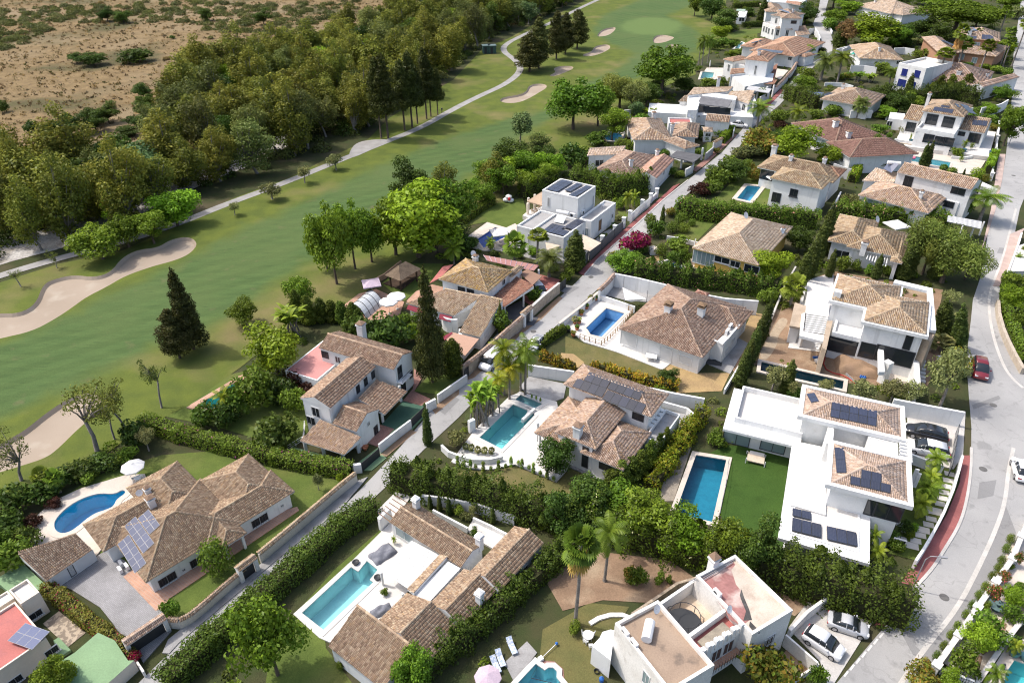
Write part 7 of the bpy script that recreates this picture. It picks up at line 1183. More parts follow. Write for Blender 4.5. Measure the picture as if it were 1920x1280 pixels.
for i,(k,X,Y_,T,w_) in enumerate((('dusky',430,370,55,320),('dusky',240,240,-60,260),('bright',350,480,300,210),('bush',330,560,440,200),('palm',100,790,420,170),('palm',170,760,430,150),('palm',60,780,470,140),('cyp',815,285,-20,130),('dusky',1360,290,60,260),('bright',1270,680,500,310),('date_palm',1570,960,650,310),('palm',1720,1020,620,330),('bush_dark',1550,660,555,110),('cyp',1740,560,300,150),('browntree',1860,540,240,230),('bush',1660,360,200,220),('pine',1700,120,-120,420),('broad',450,700,600,130),('bush',610,660,580,160),('palm_low',1050,760,650,170),('bush',1220,770,690,150),('ball',670,1040,895,150),('bush_grey',470,1040,900,160),('bush',180,1030,930,180),('bush',360,1020,920,110),('bush',1380,960,800,250),('broad',1350,1080,900,280),('bush',1850,950,850,110),('bush',1760,960,880,110),('dusky',480,500,470,120),('bush',480,560,480,130),('bush',240,600,470,180),('bush',60,860,780,80),('broad',30,200,-60,180),('bright',1220,90,20,150),('dusky',660,190,70,150))):tr(k,X,Y_,T,w_,('large dark tree right of the putting green','dark tree above the large one, top','bright round tree beside the putting green lawn','green shrub below the bright round tree','tall palm left of the salmon villa','second palm left of the salmon villa','third palm at the garden edge','dark cypress left of the rounded-bay villa','dark tree right of the rounded-bay villa','bright tree at the salmon villa entrance','date palm beside the far street','tall palm right of the date palm','dark conical shrub at the far street','hedge cypress right of the far street','brown-leaved tree right of the far street','shrub beside the far street wall','spreading pine at the street top','small tree by the slim pale pool','shrub before the slim pale pool','low palm between two villas','hedge shrubs between two villas','clipped ball tree at the white carport','grey shrub near the mint pool','hedge before the mint pool','hedge shrub right of the mint pool','shrub mass left of the date palm','bushy tree at the street hedge','round shrub in the upper garden','second round shrub in the upper garden','dark shrub at the golf edge','shrub at the golf edge','shrub mass beside the palms','shrub left of the mint pool','tree at the golf course edge, top','bright tree behind the top white house','dark bush beside the sage-roofed shed')[i],'tree' if k in ('dusky','bright','palm','cyp','date_palm','pine','browntree','broad') else 'shrub')
hedge('dark clipped hedge above the golf-side lawn',[(590,330),(720,325),(830,320)],1.8,1.6,G_DARK,.06);hedge('thick green hedge left of the blue panel frame',[(1120,1180),(1230,1230),(1340,1270),(1450,1300)],3.6,3.2,G_LEY,.15);hedge('hedge along the top garden',[(480,100),(640,90),(790,80)],2,2,G_HEDGE,.1)
use('B3');hedge('dark clipped hedge beside the feathery olive tree',[(260,400),(340,330),(430,270),(510,220)],2.6,2.2,G_DARK,.08);hedge('clipped hedge below the rambling villa',[(0,930),(120,960),(280,980),(430,985)],1.8,2.2,G_HEDGE,.1);hedge('bright hedge beside the narrow street',[(1230,890),(1290,830),(1350,770)],1.8,1.6,G_BRIGHT,.1)
for i,(k,X,Y_,T,w_) in enumerate((('palm',1650,740,400,360),('bush_rust',1700,980,700,360),('dusky',1880,960,690,250),('dusky',1300,1330,1030,360),('dusky',1180,1330,1180,230),('bush_grey',1500,1060,930,190),('ball',1540,1220,1095,130),('bush_rust',1630,1300,1110,130),('bush',1890,610,470,120),('bush',290,650,520,200),('poplar',210,600,380,150),('banana',370,600,440,190),('bush',860,900,800,150),('bush',970,830,720,120),('bush',1070,860,780,110),('bush',1230,800,700,170),('bush',550,1040,950,140),('bush',970,1030,950,130),('bush',640,1280,1170,140),('bush',740,1290,1210,130),('purple',160,880,810,110),('bush',140,770,700,70),('bush_rust',1165,1010,930,80),('bush',800,990,930,90),('bush_grey',60,560,470,110),('dusky',800,290,100,260),('cyp',465,350,240,40),('bush',400,1380,1270,250))):tr(k,X,Y_,T,w_,('palm at the parked white car','large olive-brown shrub beside the narrow street','dark shrub right of the olive-brown one','dark round tree at the street corner garden','dark shrub left of the street corner tree','blue-flowered shrub beside the street','clipped ball in the street corner garden','red-flowered shrub in the street corner garden','shrub at the street bend','green shrub beside the white terrace wall','blue-grey tree left of the white terrace','big-leaved clump below the white terrace','shrub in front of the rambling villa','shrub beside the garage lawn','round shrub on the garage lawn','bright shrub beside the garage','shrub beside the grey carport','yellowish shrub beside the street wall','shrub at the carport corner','second shrub at the carport corner','purple shrub left of the rambling villa','shrub near the railed pool','dark red shrub at the street wall','shrub right of the rambling villa','grey bush left edge of the white terrace','dark trees behind the spreading tree','thin cypress on the terrace lawn','shrubs below the tan bungalow')[i],'tree' if k in ('palm','dusky','poplar','cyp') else 'shrub')
use('A3');hedge('tall green hedge behind the white modern villa, left',[(650,330),(800,270),(960,220)],3.4,2.4,G_HEDGE,.15);hedge('tall dark hedge behind the white modern villa, right',[(1150,230),(1280,250),(1420,290),(1560,320),(1700,300),(1860,250)],3.8,3.0,G_HEDGE,.25);hedge('clipped hedge between lawn and fairway',[(30,600),(120,530),(230,450),(340,390)],1.5,1.6,G_HEDGE,.06)
for i,(k,X,Y_,T,w_) in enumerate((('palm_low',1690,480,270,120),('palm_low',1760,450,270,110),('bush',1620,430,310,120),('bush_grey',1610,540,495,100),('bush',1560,640,580,90),('bush',1450,730,680,90),('bright',570,880,800,70),('bright',600,930,870,80),('bush_dark',350,900,840,90),('bush_grey',120,800,700,120),('palm_low',320,850,770,90))):tr(k,X,Y_,T,w_,('small palm in the front garden of the modern villa','second small palm in the front garden','round shrub in the front garden','grey shrub at the driveway','planter shrub behind the grey fence','second planter shrub behind the grey fence','yellow shrub near the parasol','yellow shrub below the first','covered dark shrub by the pool','grey shrub left of the deep blue pool','leafy plant beside the deep blue pool')[i],'shrub')
use('Z3')
for i,(k,X,Y_,T,w_) in enumerate((('bright',620,900,680,230),('bush_rust',470,860,710,170),('bright',810,920,800,150),('bush',1100,740,690,90),('bush',280,990,870,160),('bush',200,1050,940,140),('ball',360,980,895,70),('bush_rust',420,1010,930,80),('purple',110,1090,1010,100),('bush',170,1080,1000,100),('purple',550,710,670,70),('bush',540,690,605,110),('palm_low',640,690,600,120),('bush',750,660,605,90),('bush',850,650,580,110),('date_palm',1000,660,560,110),('dusky',840,640,600,80),('bush',1540,880,820,70),('bush',1090,860,740,80),('bush',640,800,740,150),('bush_grey',380,880,800,150),('bush',440,560,480,70))):tr(k,X,Y_,T,w_,('large bright tree left of the plum roof','rusty olive shrub left of the bright tree','yellow-green tree before the plum roof','bright shrub right of the plum roof','dark shrub beside the small blue pool','second shrub left of the small blue pool','clipped ball by the small blue pool villa','red-flowered shrub by the small pool villa','purple shrub at the street corner','green shrub at the street corner','pink-flowered shrub beside the plum roof','round green shrub beside the street','palm above the pink shrub','green shrub before the low villa wall','palmlike shrub before the low villa wall','palm before the low villa wall, right','dark shrub before the low villa','shrub on the awning villa terrace','shrub beside the lawn strip','shrub under the large bright tree','grey-blue shrub by the street','shrub at the white carport drive')[i],'tree' if k in ('bright','date_palm','dusky') else 'shrub')
use('A6')
for i,(k,X,Y_,T,w_) in enumerate((('cyp',1490,600,260,150),('cyp',1620,700,300,120),('olive',1600,580,390,180),('olive',1570,330,200,170),('yucca',1495,720,620,170),('olive',1590,1190,720,370),('bush_rust',1650,900,710,220),('olive',60,1060,850,240),('cyp',150,1080,790,110),('olive',220,1130,980,110),('olive',510,1080,985,160),('olive',800,1150,970,260),('olive',1080,1170,990,260),('olive',1260,1190,1000,230),('bush_dark',230,1140,1020,120))):tr(k,X,Y_,T,w_,('thick leaning cypress at the site corner','second leaning cypress near the red car','pale olive between the two leaning cypresses','grey olive behind the site villa','spiky yucca beside the site steps','large silvery olive beside the side street','yellowish crown behind the silvery olive','olive at the dark green pool end','small cypress beside the dark green pool','low olive below the small cypress','olive in front of the dark green pool','first olive in the row below the site','second olive in the row below the site','third olive in the row below the site','dark bush in the olive row')[i],lean=-.2 if k=='cyp' and X > 1400 else 0)
hedge('bright clipped hedge at the dark villa pool head',[(-60,1290),(40,1240),(110,1215)],1.6,1.4,G_BRIGHT,.12)
use('A1')
for i,(k,X,Y_,T,w_) in enumerate((('palm_low',1660,740,600,190),('palm_low',1600,960,820,220),('palm_low',1540,1080,940,190),('palm_low',1620,860,740,150),('ball_bright',1675,830,775,60),('ball_bright',1630,870,815,60),('ball_bright',1500,1180,1128,60),('ball_bright',1465,1230,1175,64),('bush_dark',1440,1200,1090,100),('bush',1310,1270,1170,150),('palm_low',1190,1330,1180,130),('fan_low',1560,1010,900,110),('palm_low',1220,1440,1300,160),('bush',1380,1330,1240,110),('bush',20,540,440,150),('bush',120,500,470,90))):tr(k,X,Y_,T,w_,('palm at the top of the stepping stones','palm in the middle of the stepping stone bed','palm below the middle of the bed','young palm beside the clipped balls','upper clipped ball in the palm bed','lower clipped ball in the palm bed','upper clipped ball by the stepping stones','lower clipped ball by the stepping stones','dark shrub by the stepping stones','round shrub at the villa corner','yellow palm at the villa corner','fan palm in the stepping stone bed','low palm at the bottom of the bed','shrub at the bottom of the bed','clipped shrub left of the villa wing','low clipped shrub against the villa wing')[i],'plant')
use('C3')
for X,Y_ in ((1080,80),(1045,165),(1005,262),(975,330),(925,400),(865,488),(810,562),(752,648),(697,728),(625,828),(570,902),(507,998),(446,1085)):tr('ball',X,Y_,Y_-72,62,'little clipped ball along the white street wall','plant','clipped balls along the street wall')
for i,(k,X,Y_,T,w_) in enumerate((('bush',890,900,700,270),('bright',860,1000,790,270),('bush',710,1190,990,250),('bright',1130,620,470,200),('bush',1100,760,620,160),('blossom',940,570,430,140),('blossom',1030,420,310,110),('blossom',1150,280,160,90),('bush',870,660,590,80),('bush',1150,470,410,90),('palm_low',1110,1050,930,130),('bush_dark',1130,980,860,110),('bush_rust',340,1320,1160,260),('bright',560,1330,1210,200),('bush_rust',370,1160,1090,110),('palm_low',940,1330,1160,190),('bush',1090,300,260,70))):tr(k,X,Y_,T,w_,('round citrus bush behind the white planter wall','largest citrus bush in the planter','citrus bush by the balustrade','bright bush below the fountain walk','green bush right of the fountain','pink-blossomed bush near the fountain','pink rose bush along the white wall','rose bush at the top of the wall','white-flowered bush left of the fountain','small bush at the right edge','yellow palm in the blue pot','dark bush behind the potted palm','golden bush at the bottom edge','bright bush below the balustrade','red-leaved plant beside the blue slab','golden spiky bush beside the corner pool','bush beside the white wall piers')[i],'shrub',z=.1)
use('C6');hedge('low dark hedge on top of the curved stone wall',[(520,410),(500,560),(510,700),(560,830),(620,980),(700,1180)],1.3,1.2,G_HEDGE,.1)
for i,(k,X,Y_,T,w_) in enumerate((('bush',620,500,350,190),('bright',640,690,470,220),('bush',670,860,690,160),('bush_dark',560,450,380,90),('palm_low',640,250,180,80),('palm_low',680,180,110,60))):tr(k,X,Y_,T,w_,('leafy shrub behind the low stone wall hedge','big light green shrub at the right edge','third light shrub at the right edge','dark shrub at the hedge start','potted palm on the white roof terrace, right edge','upper potted palm on the white roof terrace')[i],'shrub')
use('F');RES=GP([(1345,40),(1300,120),(1200,190),(1160,240),(1000,335),(930,400),(760,500),(640,575),(545,615),(345,765),(262,805),(60,930),(-60,970),(-60,1300),(700,1330),(1330,1330),(1560,1200),(1640,1120),(1700,1060),(1745,1000),(1795,905),(1815,800),(1808,680),(1815,600),(1840,480),(1860,390),(1875,300),(1895,150),(1905,-10),(1700,-40),(1345,-30)]);xs=[p[0] for p in RES];ys=[p[1] for p in RES]
X=RNG.uniform(min(xs),max(xs),26000);Y_=min(ys)+(max(ys)-min(ys))*RNG.random(26000);ok=inpoly(X,Y_,RES);X,Y_=X[ok],Y_[ok]
for poly in SHEETS+FOOT+HOLES:
    px_=[p[0] for p in poly];py_=[p[1] for p in poly];bb=(X > min(px_)-1) & (X < max(px_)+1) & (Y_ > min(py_)-1) & (Y_ < max(py_)+1)
    if bb.any():
        i=np.where(bb)[0];bad=inpoly(X[i],Y_[i],poly) | (dpoly(X[i],Y_[i],poly) < .7);keep=np.ones(len(X),bool);keep[i[bad]]=False;X,Y_=X[keep],Y_[keep]
pn=np.sin(X*.35+1)*np.sin(Y_*.31)+np.sin(X*.12)*np.sin(Y_*.15+2);ok=RNG.random(len(X)) < .34+.28*pn;X,Y_=X[ok][:3400],Y_[ok][:3400];r=RNG.uniform(.3,.95,len(X))**1.3;V,Q,C=massfol(X,Y_,r,RNG.uniform(.6,1.5,len(X)),.15,G_HEDGE+G_LEY+G_BROAD+G_SAGE[:1]+G_DARK[:1]);o=link('garden_undergrowth',qmesh('garden_undergrowth',V,Q,C,LEAF));o['kind']='stuff';tag(o,'low mixed shrubs and ground cover between the villas','undergrowth')
def wline(pts,z):return [P2(p,z) for p in pts]
def bwall(label,pts,h,t=.25,m=None,cap=None,piers=0,pier_h=.25,z0=0.0,cat='wall',name='garden_wall',pal='tan',closed=False):
    a0=P(pts[len(pts)//2]);root=thing(name,label,cat,(a0.x,a0.y,z0));ln=wline(pts,z0+h);m=m or WHITE;L,R=[],[];n=len(ln)
    for i,p in enumerate(ln):d=(ln[min(n-1,i+1)]-ln[max(0,i-1)]).normalized();q=Vector((-d.y,d.x))*t/2;L.append(p+q);R.append(p-q)
    poly=[(p.x,p.y) for p in L]+[(p.x,p.y) for p in R[::-1]];v=[(x,y,z0) for x,y in poly]+[(x,y,z0+h) for x,y in poly];k=len(poly);F=[(i,(i+1) % k,k+(i+1) % k,k+i) for i in range(k)]+[(k+i,k+i+1,k+k-2-i,k+k-1-i) for i in range(n-1)]
    part('wall',v,F,m)
    if cap=='tile':
        T=Tiles(pal,.24,.5)
        for i in range(n-1):
            a,b=ln[i],ln[i+1];d=(b-a).normalized();q=Vector((-d.y,d.x));w_=t/2+.18
            for s in (-1,1):e0,e1=a+q*s*w_,b+q*s*w_;T.face([Vector((e0.x,e0.y,z0+h+.02)),Vector((e1.x,e1.y,z0+h+.02)),Vector((b.x,b.y,z0+h+.2)),Vector((a.x,a.y,z0+h+.2))])
            T.cap(Vector((a.x,a.y,z0+h+.2)),Vector((b.x,b.y,z0+h+.2)),.12)
        T.build(root)
    elif cap:
        its=[]
        for i in range(n-1):a,b=ln[i],ln[i+1];d=(b-a).normalized();q=Vector((-d.y,d.x));its.append(boxv(a-q*(t/2+.06),d,q,(b-a).length,t+.12,z0+h+.003,z0+h+.08))
        v,f=join(its);part('coping',v,f,cap)
    if piers:
        for i,p in enumerate(ln):
            a=math.atan2(*(ln[min(n-1,i+1)]-ln[max(0,i-1)]).yx);v,f=cbox(p,t+.25,t+.25,z0,z0+h+pier_h,a);o=part('pier',v,f,m);v,f=cbox(p,t+.4,t+.4,z0+h+pier_h+.003,z0+h+pier_h+.1,a);part('pier_cap',v,f,m,o)
    return root
def gate(label,a,b,h,m=None,n=1):
    thing('gate',label,'gate',P(a));A,B=P2(a,h),P2(b,h);d=(B-A).normalized();q=Vector((-d.y,d.x));L=(B-A).length
    for i in range(n):v,f=boxv(A+d*(L*i/n+.03),d,q,L/n-.06,.06,.06,h);part('leaf',v,f,m or DKMET)
    its=[boxv(A-d*.06,d,q,.08,.12,0,h+.1),boxv(B-d*.02,d,q,.08,.12,0,h+.1)];v,f=join(its);part('frame',v,f,DKMET)
def fence(label,pts,h,m=None,step=1.6,rails=2,panel=None,name='fence',z0=0.0,r=.05):
    a0=P(pts[len(pts)//2]);thing(name,label,'fence',(a0.x,a0.y,z0));ln=wline(pts,z0+h);m=m or WOOD
    for a,b in zip(ln[:-1],ln[1:]):
        L=(b-a).length;d=(b-a)/L;n=max(1,int(L/step))
        for i in range(n+1):p=a+d*(L*i/n);v,f=cbox(p,r*1.6,r*1.6,z0,z0+h,math.atan2(d.y,d.x));part('post',v,f,m)
        for k in range(rails):z=z0+h*(k+1)/rails-.04;v,f=tube([(a.x,a.y,z),(b.x,b.y,z)],[r*.6,r*.6],5);part('rail',v,f,m)
        if panel:q=Vector((-d.y,d.x));v,f=boxv(a-q*.015,d,q,L,.03,z0+.1,z0+h-.06);part('panel',v,f,panel)
use('Z7');bwall('long cream street wall with a tile coping, lower left',[(1442,560),(1600,430),(1760,295),(1905,172),(1985,110)],1.7,.3,mat('cream_wall',(.66,.62,.55),(.60,.56,.49),.5,.9),'tile');bwall('curving street wall with a tile coping beside the wide gate',[(1368,640),(1250,738),(1140,835),(1060,900),(1000,930),(935,925)],1.6,.3,MATS['cream_wall'],'tile')
def gatehouse(label,a,b,w_,ze,h):
    thing('gatehouse',label,'gate',P(a));A,B=P2(a,ze),P2(b,ze);d=(B-A).normalized();q=Vector((-d.y,d.x));L=(B-A).length;R=Rc(A-q*w_/2,d,q,L,w_);hip(R,ze,24,'tan','u',(0,0))
    for s in (0,L-.5):v,f=boxv(A+d*s-q*.3,d,q,.5,.6,0,ze-.12);part('pier',v,f,WHITE)
    v,f=boxv(A+d*.55-q*.03,d,q,L-1.1,.06,.05,h);part('gate_leaf',v,f,DKMET)
gatehouse('wide dark gate under a tiled canopy at the paved drive',(690,1060),(920,905),1.3,2.7,2.3);gatehouse('small tiled entrance canopy in the long cream wall',(1320,648),(1425,570),1.1,2.6,2.1)
bwall('low white wall between garage roof and street, bottom left',[(720,1110),(760,1155),(800,1215)],1.2,.25,OFFW)
use('A5');bwall('white street wall with small recesses before the green drive',[(895,1078),(1020,980),(1150,882)],1.6);bwall('short white wall between the two dark gates',[(1273,752),(1350,712)],1.6,.35);bwall('white street wall with painted vines near the tall conifer',[(1366,682),(1540,562),(1600,520)],1.5);bwall('white wall end at the lower gate',[(690,1240),(755,1232)],1.5,.4);gate('lower dark sliding gate of the green drive',(757,1230),(898,1112),1.5);gate('upper dark sliding gate of the green drive',(1148,885),(1270,768),1.5);fence('white wire fence beside the garden carport',[(160,1090),(290,1010),(300,890)],1.0,WMETAL,1.2,3)
use('B7');BEI=mat('beige_stone_wall',(.44,.37,.29),(.35,.29,.225),1.6,.95,.1,fine=.2,fsc=5,bump=.03);bwall('beige stone street wall before the golden-tiled villa',[(1868,322),(1740,425),(1630,525)],1.9,.3,BEI,CONC);bwall('beige stone wall with tile coping sloping down the street',[(1570,600),(1430,720),(1310,830),(1170,945),(1045,1040)],1.9,.3,BEI,'tile');gatehouse('small tiled gate in the beige stone wall',(1555,590),(1630,525),.9,2.4,2.0);gate('dark gate leaf at the beige wall end by the street',(1060,1080),(1090,1040),1.6);fence('dark metal gate fence at the red drive',[(1870,330),(1925,280)],1.7,DKMET,1,2,DKMET);bwall('brick garden wall along the golf course',[(205,330),(370,240),(510,130)],1.0,.25,mat('brick_wall',(.38,.25,.17),(.32,.21,.14),2,.9))
use('A3');bwall('white street wall with piers before the white modern villa',[(1300,880),(1435,755),(1560,650),(1650,572)],1.0,.3,None,None,1,.9);fence('grey slat panels on the white street wall',[(1310,860),(1435,745),(1560,635),(1645,560)],1.9,DKMET,3,2,mat('grey_slat',(.13,.135,.14),rough=.7));bwall('white piered wall further up the street',[(1712,500),(1835,390),(1920,325),(1980,275)],1.0,.3,None,None,1,.8);fence('white railing on the upper street wall',[(1720,490),(1835,385),(1920,320)],1.8,WMETAL,.3,2);gate('grey gate beside the stout cypress',(1240,920),(1300,860),1.8,MATS['grey_slat'])
use('B6');bwall('low white street wall beside the blue tiled pool',[(-60,640),(120,500),(315,340)],1.2,.3,None,PAVB);bwall('tile-capped white wall above the shade sail',[(320,330),(400,255),(470,172)],2.0,.3,None,'tile');bwall('long white boundary wall under the flowering hedge',[(472,165),(680,205),(930,265),(1220,345),(1520,400),(1830,425)],2.4,.3);bwall('white garden wall behind the blue tiled pool',[(325,365),(490,420),(660,478)],1.1,.25);fence('rustic timber fence round the blue tiled pool',[(600,470),(640,500),(520,640),(430,735),(345,800),(230,765),(140,735)],1.0,mat('rustic_timber',(.40,.28,.17),(.32,.22,.13),2,.9),.7,2,r=.06);bwall('white boundary wall at the dry plot end',[(1640,1040),(1600,1110),(1510,1260)],.8,.2)
use('B8');bwall('white planter wall behind the parking court',[(655,168),(810,190),(985,215)],1.9,.3);bwall('white boundary wall right of the panelled roof',[(1525,332),(1700,370),(1925,410)],1.9,.3);bwall('low white planter wall under the boundary wall',[(1620,430),(1800,480),(1870,540)],1.0,.3);bwall('curved white retaining wall below the turquoise pool',[(30,742),(80,790),(160,820),(260,845),(370,845),(470,822)],1.0,.3);bwall('white gate pier beside the turquoise pool',[(225,575),(265,555)],2.0,.5);bwall('white pool edge wall beside the steps',[(612,560),(655,520),(700,478)],.6,.35)
use('C1');bwall('white rear wall under the ragged lawn hedge',[(845,92),(1000,110),(1200,150),(1430,225)],1.6,.25);bwall('low white planter wall behind the long villa',[(915,185),(1030,245),(1135,300)],.9,.25);bwall('white terrace wall behind the long villa',[(1170,235),(1280,285),(1395,345)],.9,.25);bwall('white stair wall by the street',[(590,250),(640,205)],1.5,.3)
use('A2');bwall('white lattice wall beside the parked cars',[(1575,675),(1700,785),(1815,885)],1.8,.2,OFFW);bwall('white boundary wall rising from the car park',[(1605,640),(1740,500),(1885,395)],1.5,.3,OFFW);bwall('rough stone edging wall of the earth bank',[(420,520),(600,400),(760,290),(900,250)],.9,.3,STONE);bwall('low white stone kerb arc on the dry lawn',[(105,590),(170,550),(260,525),(350,525),(400,545)],.3,.5,OFFW);bwall('low white wall round the planted corner',[(1600,1035),(1720,960),(1820,890)],.7,.2,OFFW)
use('A1');bwall('white wall behind the two cars in the drive',[(1345,190),(1610,240),(1878,290)],2.3,.3);bwall('curved white street wall beside the stepping stones',[(1862,612),(1835,720),(1790,870),(1720,1040),(1640,1190),(1570,1310),(1510,1400)],1.5,.25);fence('grey slat gate at the villa drive',[(1785,690),(1812,540),(1838,380)],1.7,DKMET,1.5,2,mat('gate_slat',(.26,.265,.27),rough=.7));bwall('white garage wall below the white car',[(1470,600),(1600,650),(1720,700)],1.3,.25);fence('glass pool railing beside the artificial lawn',[(110,640),(90,800),(40,1040)],1.0,METAL,2.2,1)
use('C3');bwall('white street planter wall with square piers',[(440,1130),(625,872),(790,632),(945,415),(1090,215),(1165,25),(1240,-120)],1.0,.35,None,PAVW,1,.15);bwall('inner white planter wall beside the corner pool',[(800,1260),(950,1040),(1090,845),(1200,700)],.9,.3,None,PAVW,0);its=[]
thing('balustrade','short white balustrade with turned posts, bottom right','balustrade',P((620,1210)));a,b=P((480,1150),.9),P((765,1262),.9)
for k in range(14):p=a+(b-a)*(k+.5)/14;v,f=lathe((p.x,p.y,.1),[(.09,0),(.05,.15),(.1,.4),(.05,.65),(.09,.75)],7);part('baluster',v,f,WHITE)
v,f=tube([tuple(a),tuple(b)],[.13,.13],4);part('handrail',v,f,WHITE)
use('C6');bwall('curved beige stone retaining wall at the street bend',[(455,600),(465,720),(500,850),(545,960),(610,1090),(690,1230)],1.0,.4,mat('retaining_stone',(.46,.40,.32),(.37,.31,.245),2,.95,.1,fine=.2,fsc=4,bump=.04));bwall('white parapet of the terrace at the right edge',[(525,390),(570,270),(640,80),(670,-20)],1.0,.25)
thing('roof_terrace','white tiled terrace floor at the right edge','terrace',P((640,300)));quad('floor',[(560,340),(640,100),(760,60),(760,330)],.9,PAVW,.85)
use('A4');bwall('white piered street wall beside the awning villa',[(1485,1195),(1515,1000),(1535,900),(1555,720),(1578,545)],1.1,.3,None,None,1,.3);bwall('curved white street wall above the awning villa',[(1160,350),(1245,350)],1.8,.25);bwall('long curved white wall by the side street, upper right',[(1355,350),(1500,330),(1600,300),(1690,248)],2.2,.25);bwall('white terrace parapet above the rubble wall',[(255,740),(415,770),(590,800)],1.4,.25);bwall('low white wall at the pool deck steps',[(970,960),(1130,975),(1360,935)],.7,.3)
use('B1');bwall('white street wall with tile strip near the mint pool villa',[(985,1050),(1080,960),(1190,840),(1245,750)],1.6,.3,None,'tile');bwall('curving white wall at the far street bend',[(1390,350),(1462,335),(1500,390),(1522,450),(1485,540)],2.0,.3);bwall('pale garden wall right of the far street',[(1720,590),(1830,560),(1930,545)],1.8,.25);bwall('white wall before the low villa garden',[(1580,990),(1700,990),(1820,1000),(1920,1030)],1.0,.25);bwall('white low wall left of the far street',[(1620,310),(1650,340),(1670,380)],1.0,.25)
use('B2');bwall('pale blue garden wall below the tan bungalow',[(90,690),(230,695),(365,715)],2.2,.25);bwall('white garden wall behind the tan bungalow',[(0,520),(80,490),(140,480)],1.6,.25);bwall('white back wall right of the tan bungalow',[(550,510),(660,505),(765,520)],2.0,.25);bwall('white wall below the awning villa hedge',[(480,1180),(540,1170),(570,1190)],2.0,.3);bwall('white front wall of the low villa',[(90,1170),(200,1165),(320,1170)],1.8,.25)
use('B3');bwall('white street wall beside the clipped bright hedge',[(1140,880),(1200,850),(1240,830)],1.6,.3,None,'tile');bwall('grey street wall below the grass garden',[(1045,1010),(1140,930)],1.5,.25,GREYW);bwall('white carport wall at the street',[(805,1200),(895,1150)],1.6,.25);bwall('white garage court wall',[(1310,665),(1395,675),(1380,740)],1.6,.25);bwall('white stepped street walls by the grey carport',[(1700,330),(1810,270)],1.8,.3);bwall('white side wall of the garden terrace',[(70,490),(150,480)],2.0,.25);fence('white pool railing near the golf course',[(0,720),(50,725),(80,760),(20,860)],1.0,WMETAL,.6,2)
use('B4');bwall('white stepped side wall beside the leaning cypress',[(1130,700),(1080,800),(1000,930)],1.8,.25);bwall('grey weathered wall below the plum roof',[(1050,360),(1160,400),(1260,430)],2.2,.3,GREYW);use('C2');bwall('low white balustrade wall of the topiary lawn',[(505,330),(620,345),(770,385)],.8,.2);bwall('mossy wall along the building plot',[(1610,590),(1560,680),(1500,790),(1430,960),(1350,1120)],.9,.25,CONC)
PAINT={}
def paint(name,c): 
    if name not in PAINT:
        m,t,o=nodes('paint_'+name);b=pbsdf(t,o,c,.32,.5);b.inputs['Coat Weight'].default_value=.8;b.inputs['Coat Roughness'].default_value=.05;PAINT[name]=m
    return PAINT[name]
TYRE=mat('tyre',(.02,.02,.02),rough=.9,fine=0);RIM=mat('alloy_rim',(.38,.38,.40),rough=.35,spec=.5,metal=.6,fine=0);LAMP=mat('headlamp',(.75,.76,.78),rough=.1,spec=.6,fine=0);REDL=mat('tail_lamp',(.35,.02,.02),rough=.15,spec=.6,fine=0);CARGL=mat('car_glass',(.018,.022,.026),rough=.05,spec=.7,fine=0)
def loft(secs,m=12):
    V,F=[],[]
    for x, w0, w1, z0, z1, rr in secs:
        pts=[(w0,z0),(w0*1.02,z0+(z1-z0)*.35),(w0*.99,z0+(z1-z0)*.7),(w1,z1-(z1-z0)*.08),(w1*.82,z1),(0,z1+rr)];ring=[(x,y,z) for y,z in pts]+[(x,-y,z) for y,z in pts[-2::-1]];V+=ring
    n=len(V)//len(secs)
    for i in range(len(secs)-1):
        for k in range(n):F.append((i*n+k,i*n+(k+1) % n,(i+1)*n+(k+1) % n,(i+1)*n+k))
    F.append(tuple(range(n))[::-1]);F.append(tuple(range((len(secs)-1)*n,len(secs)*n)));return V,F
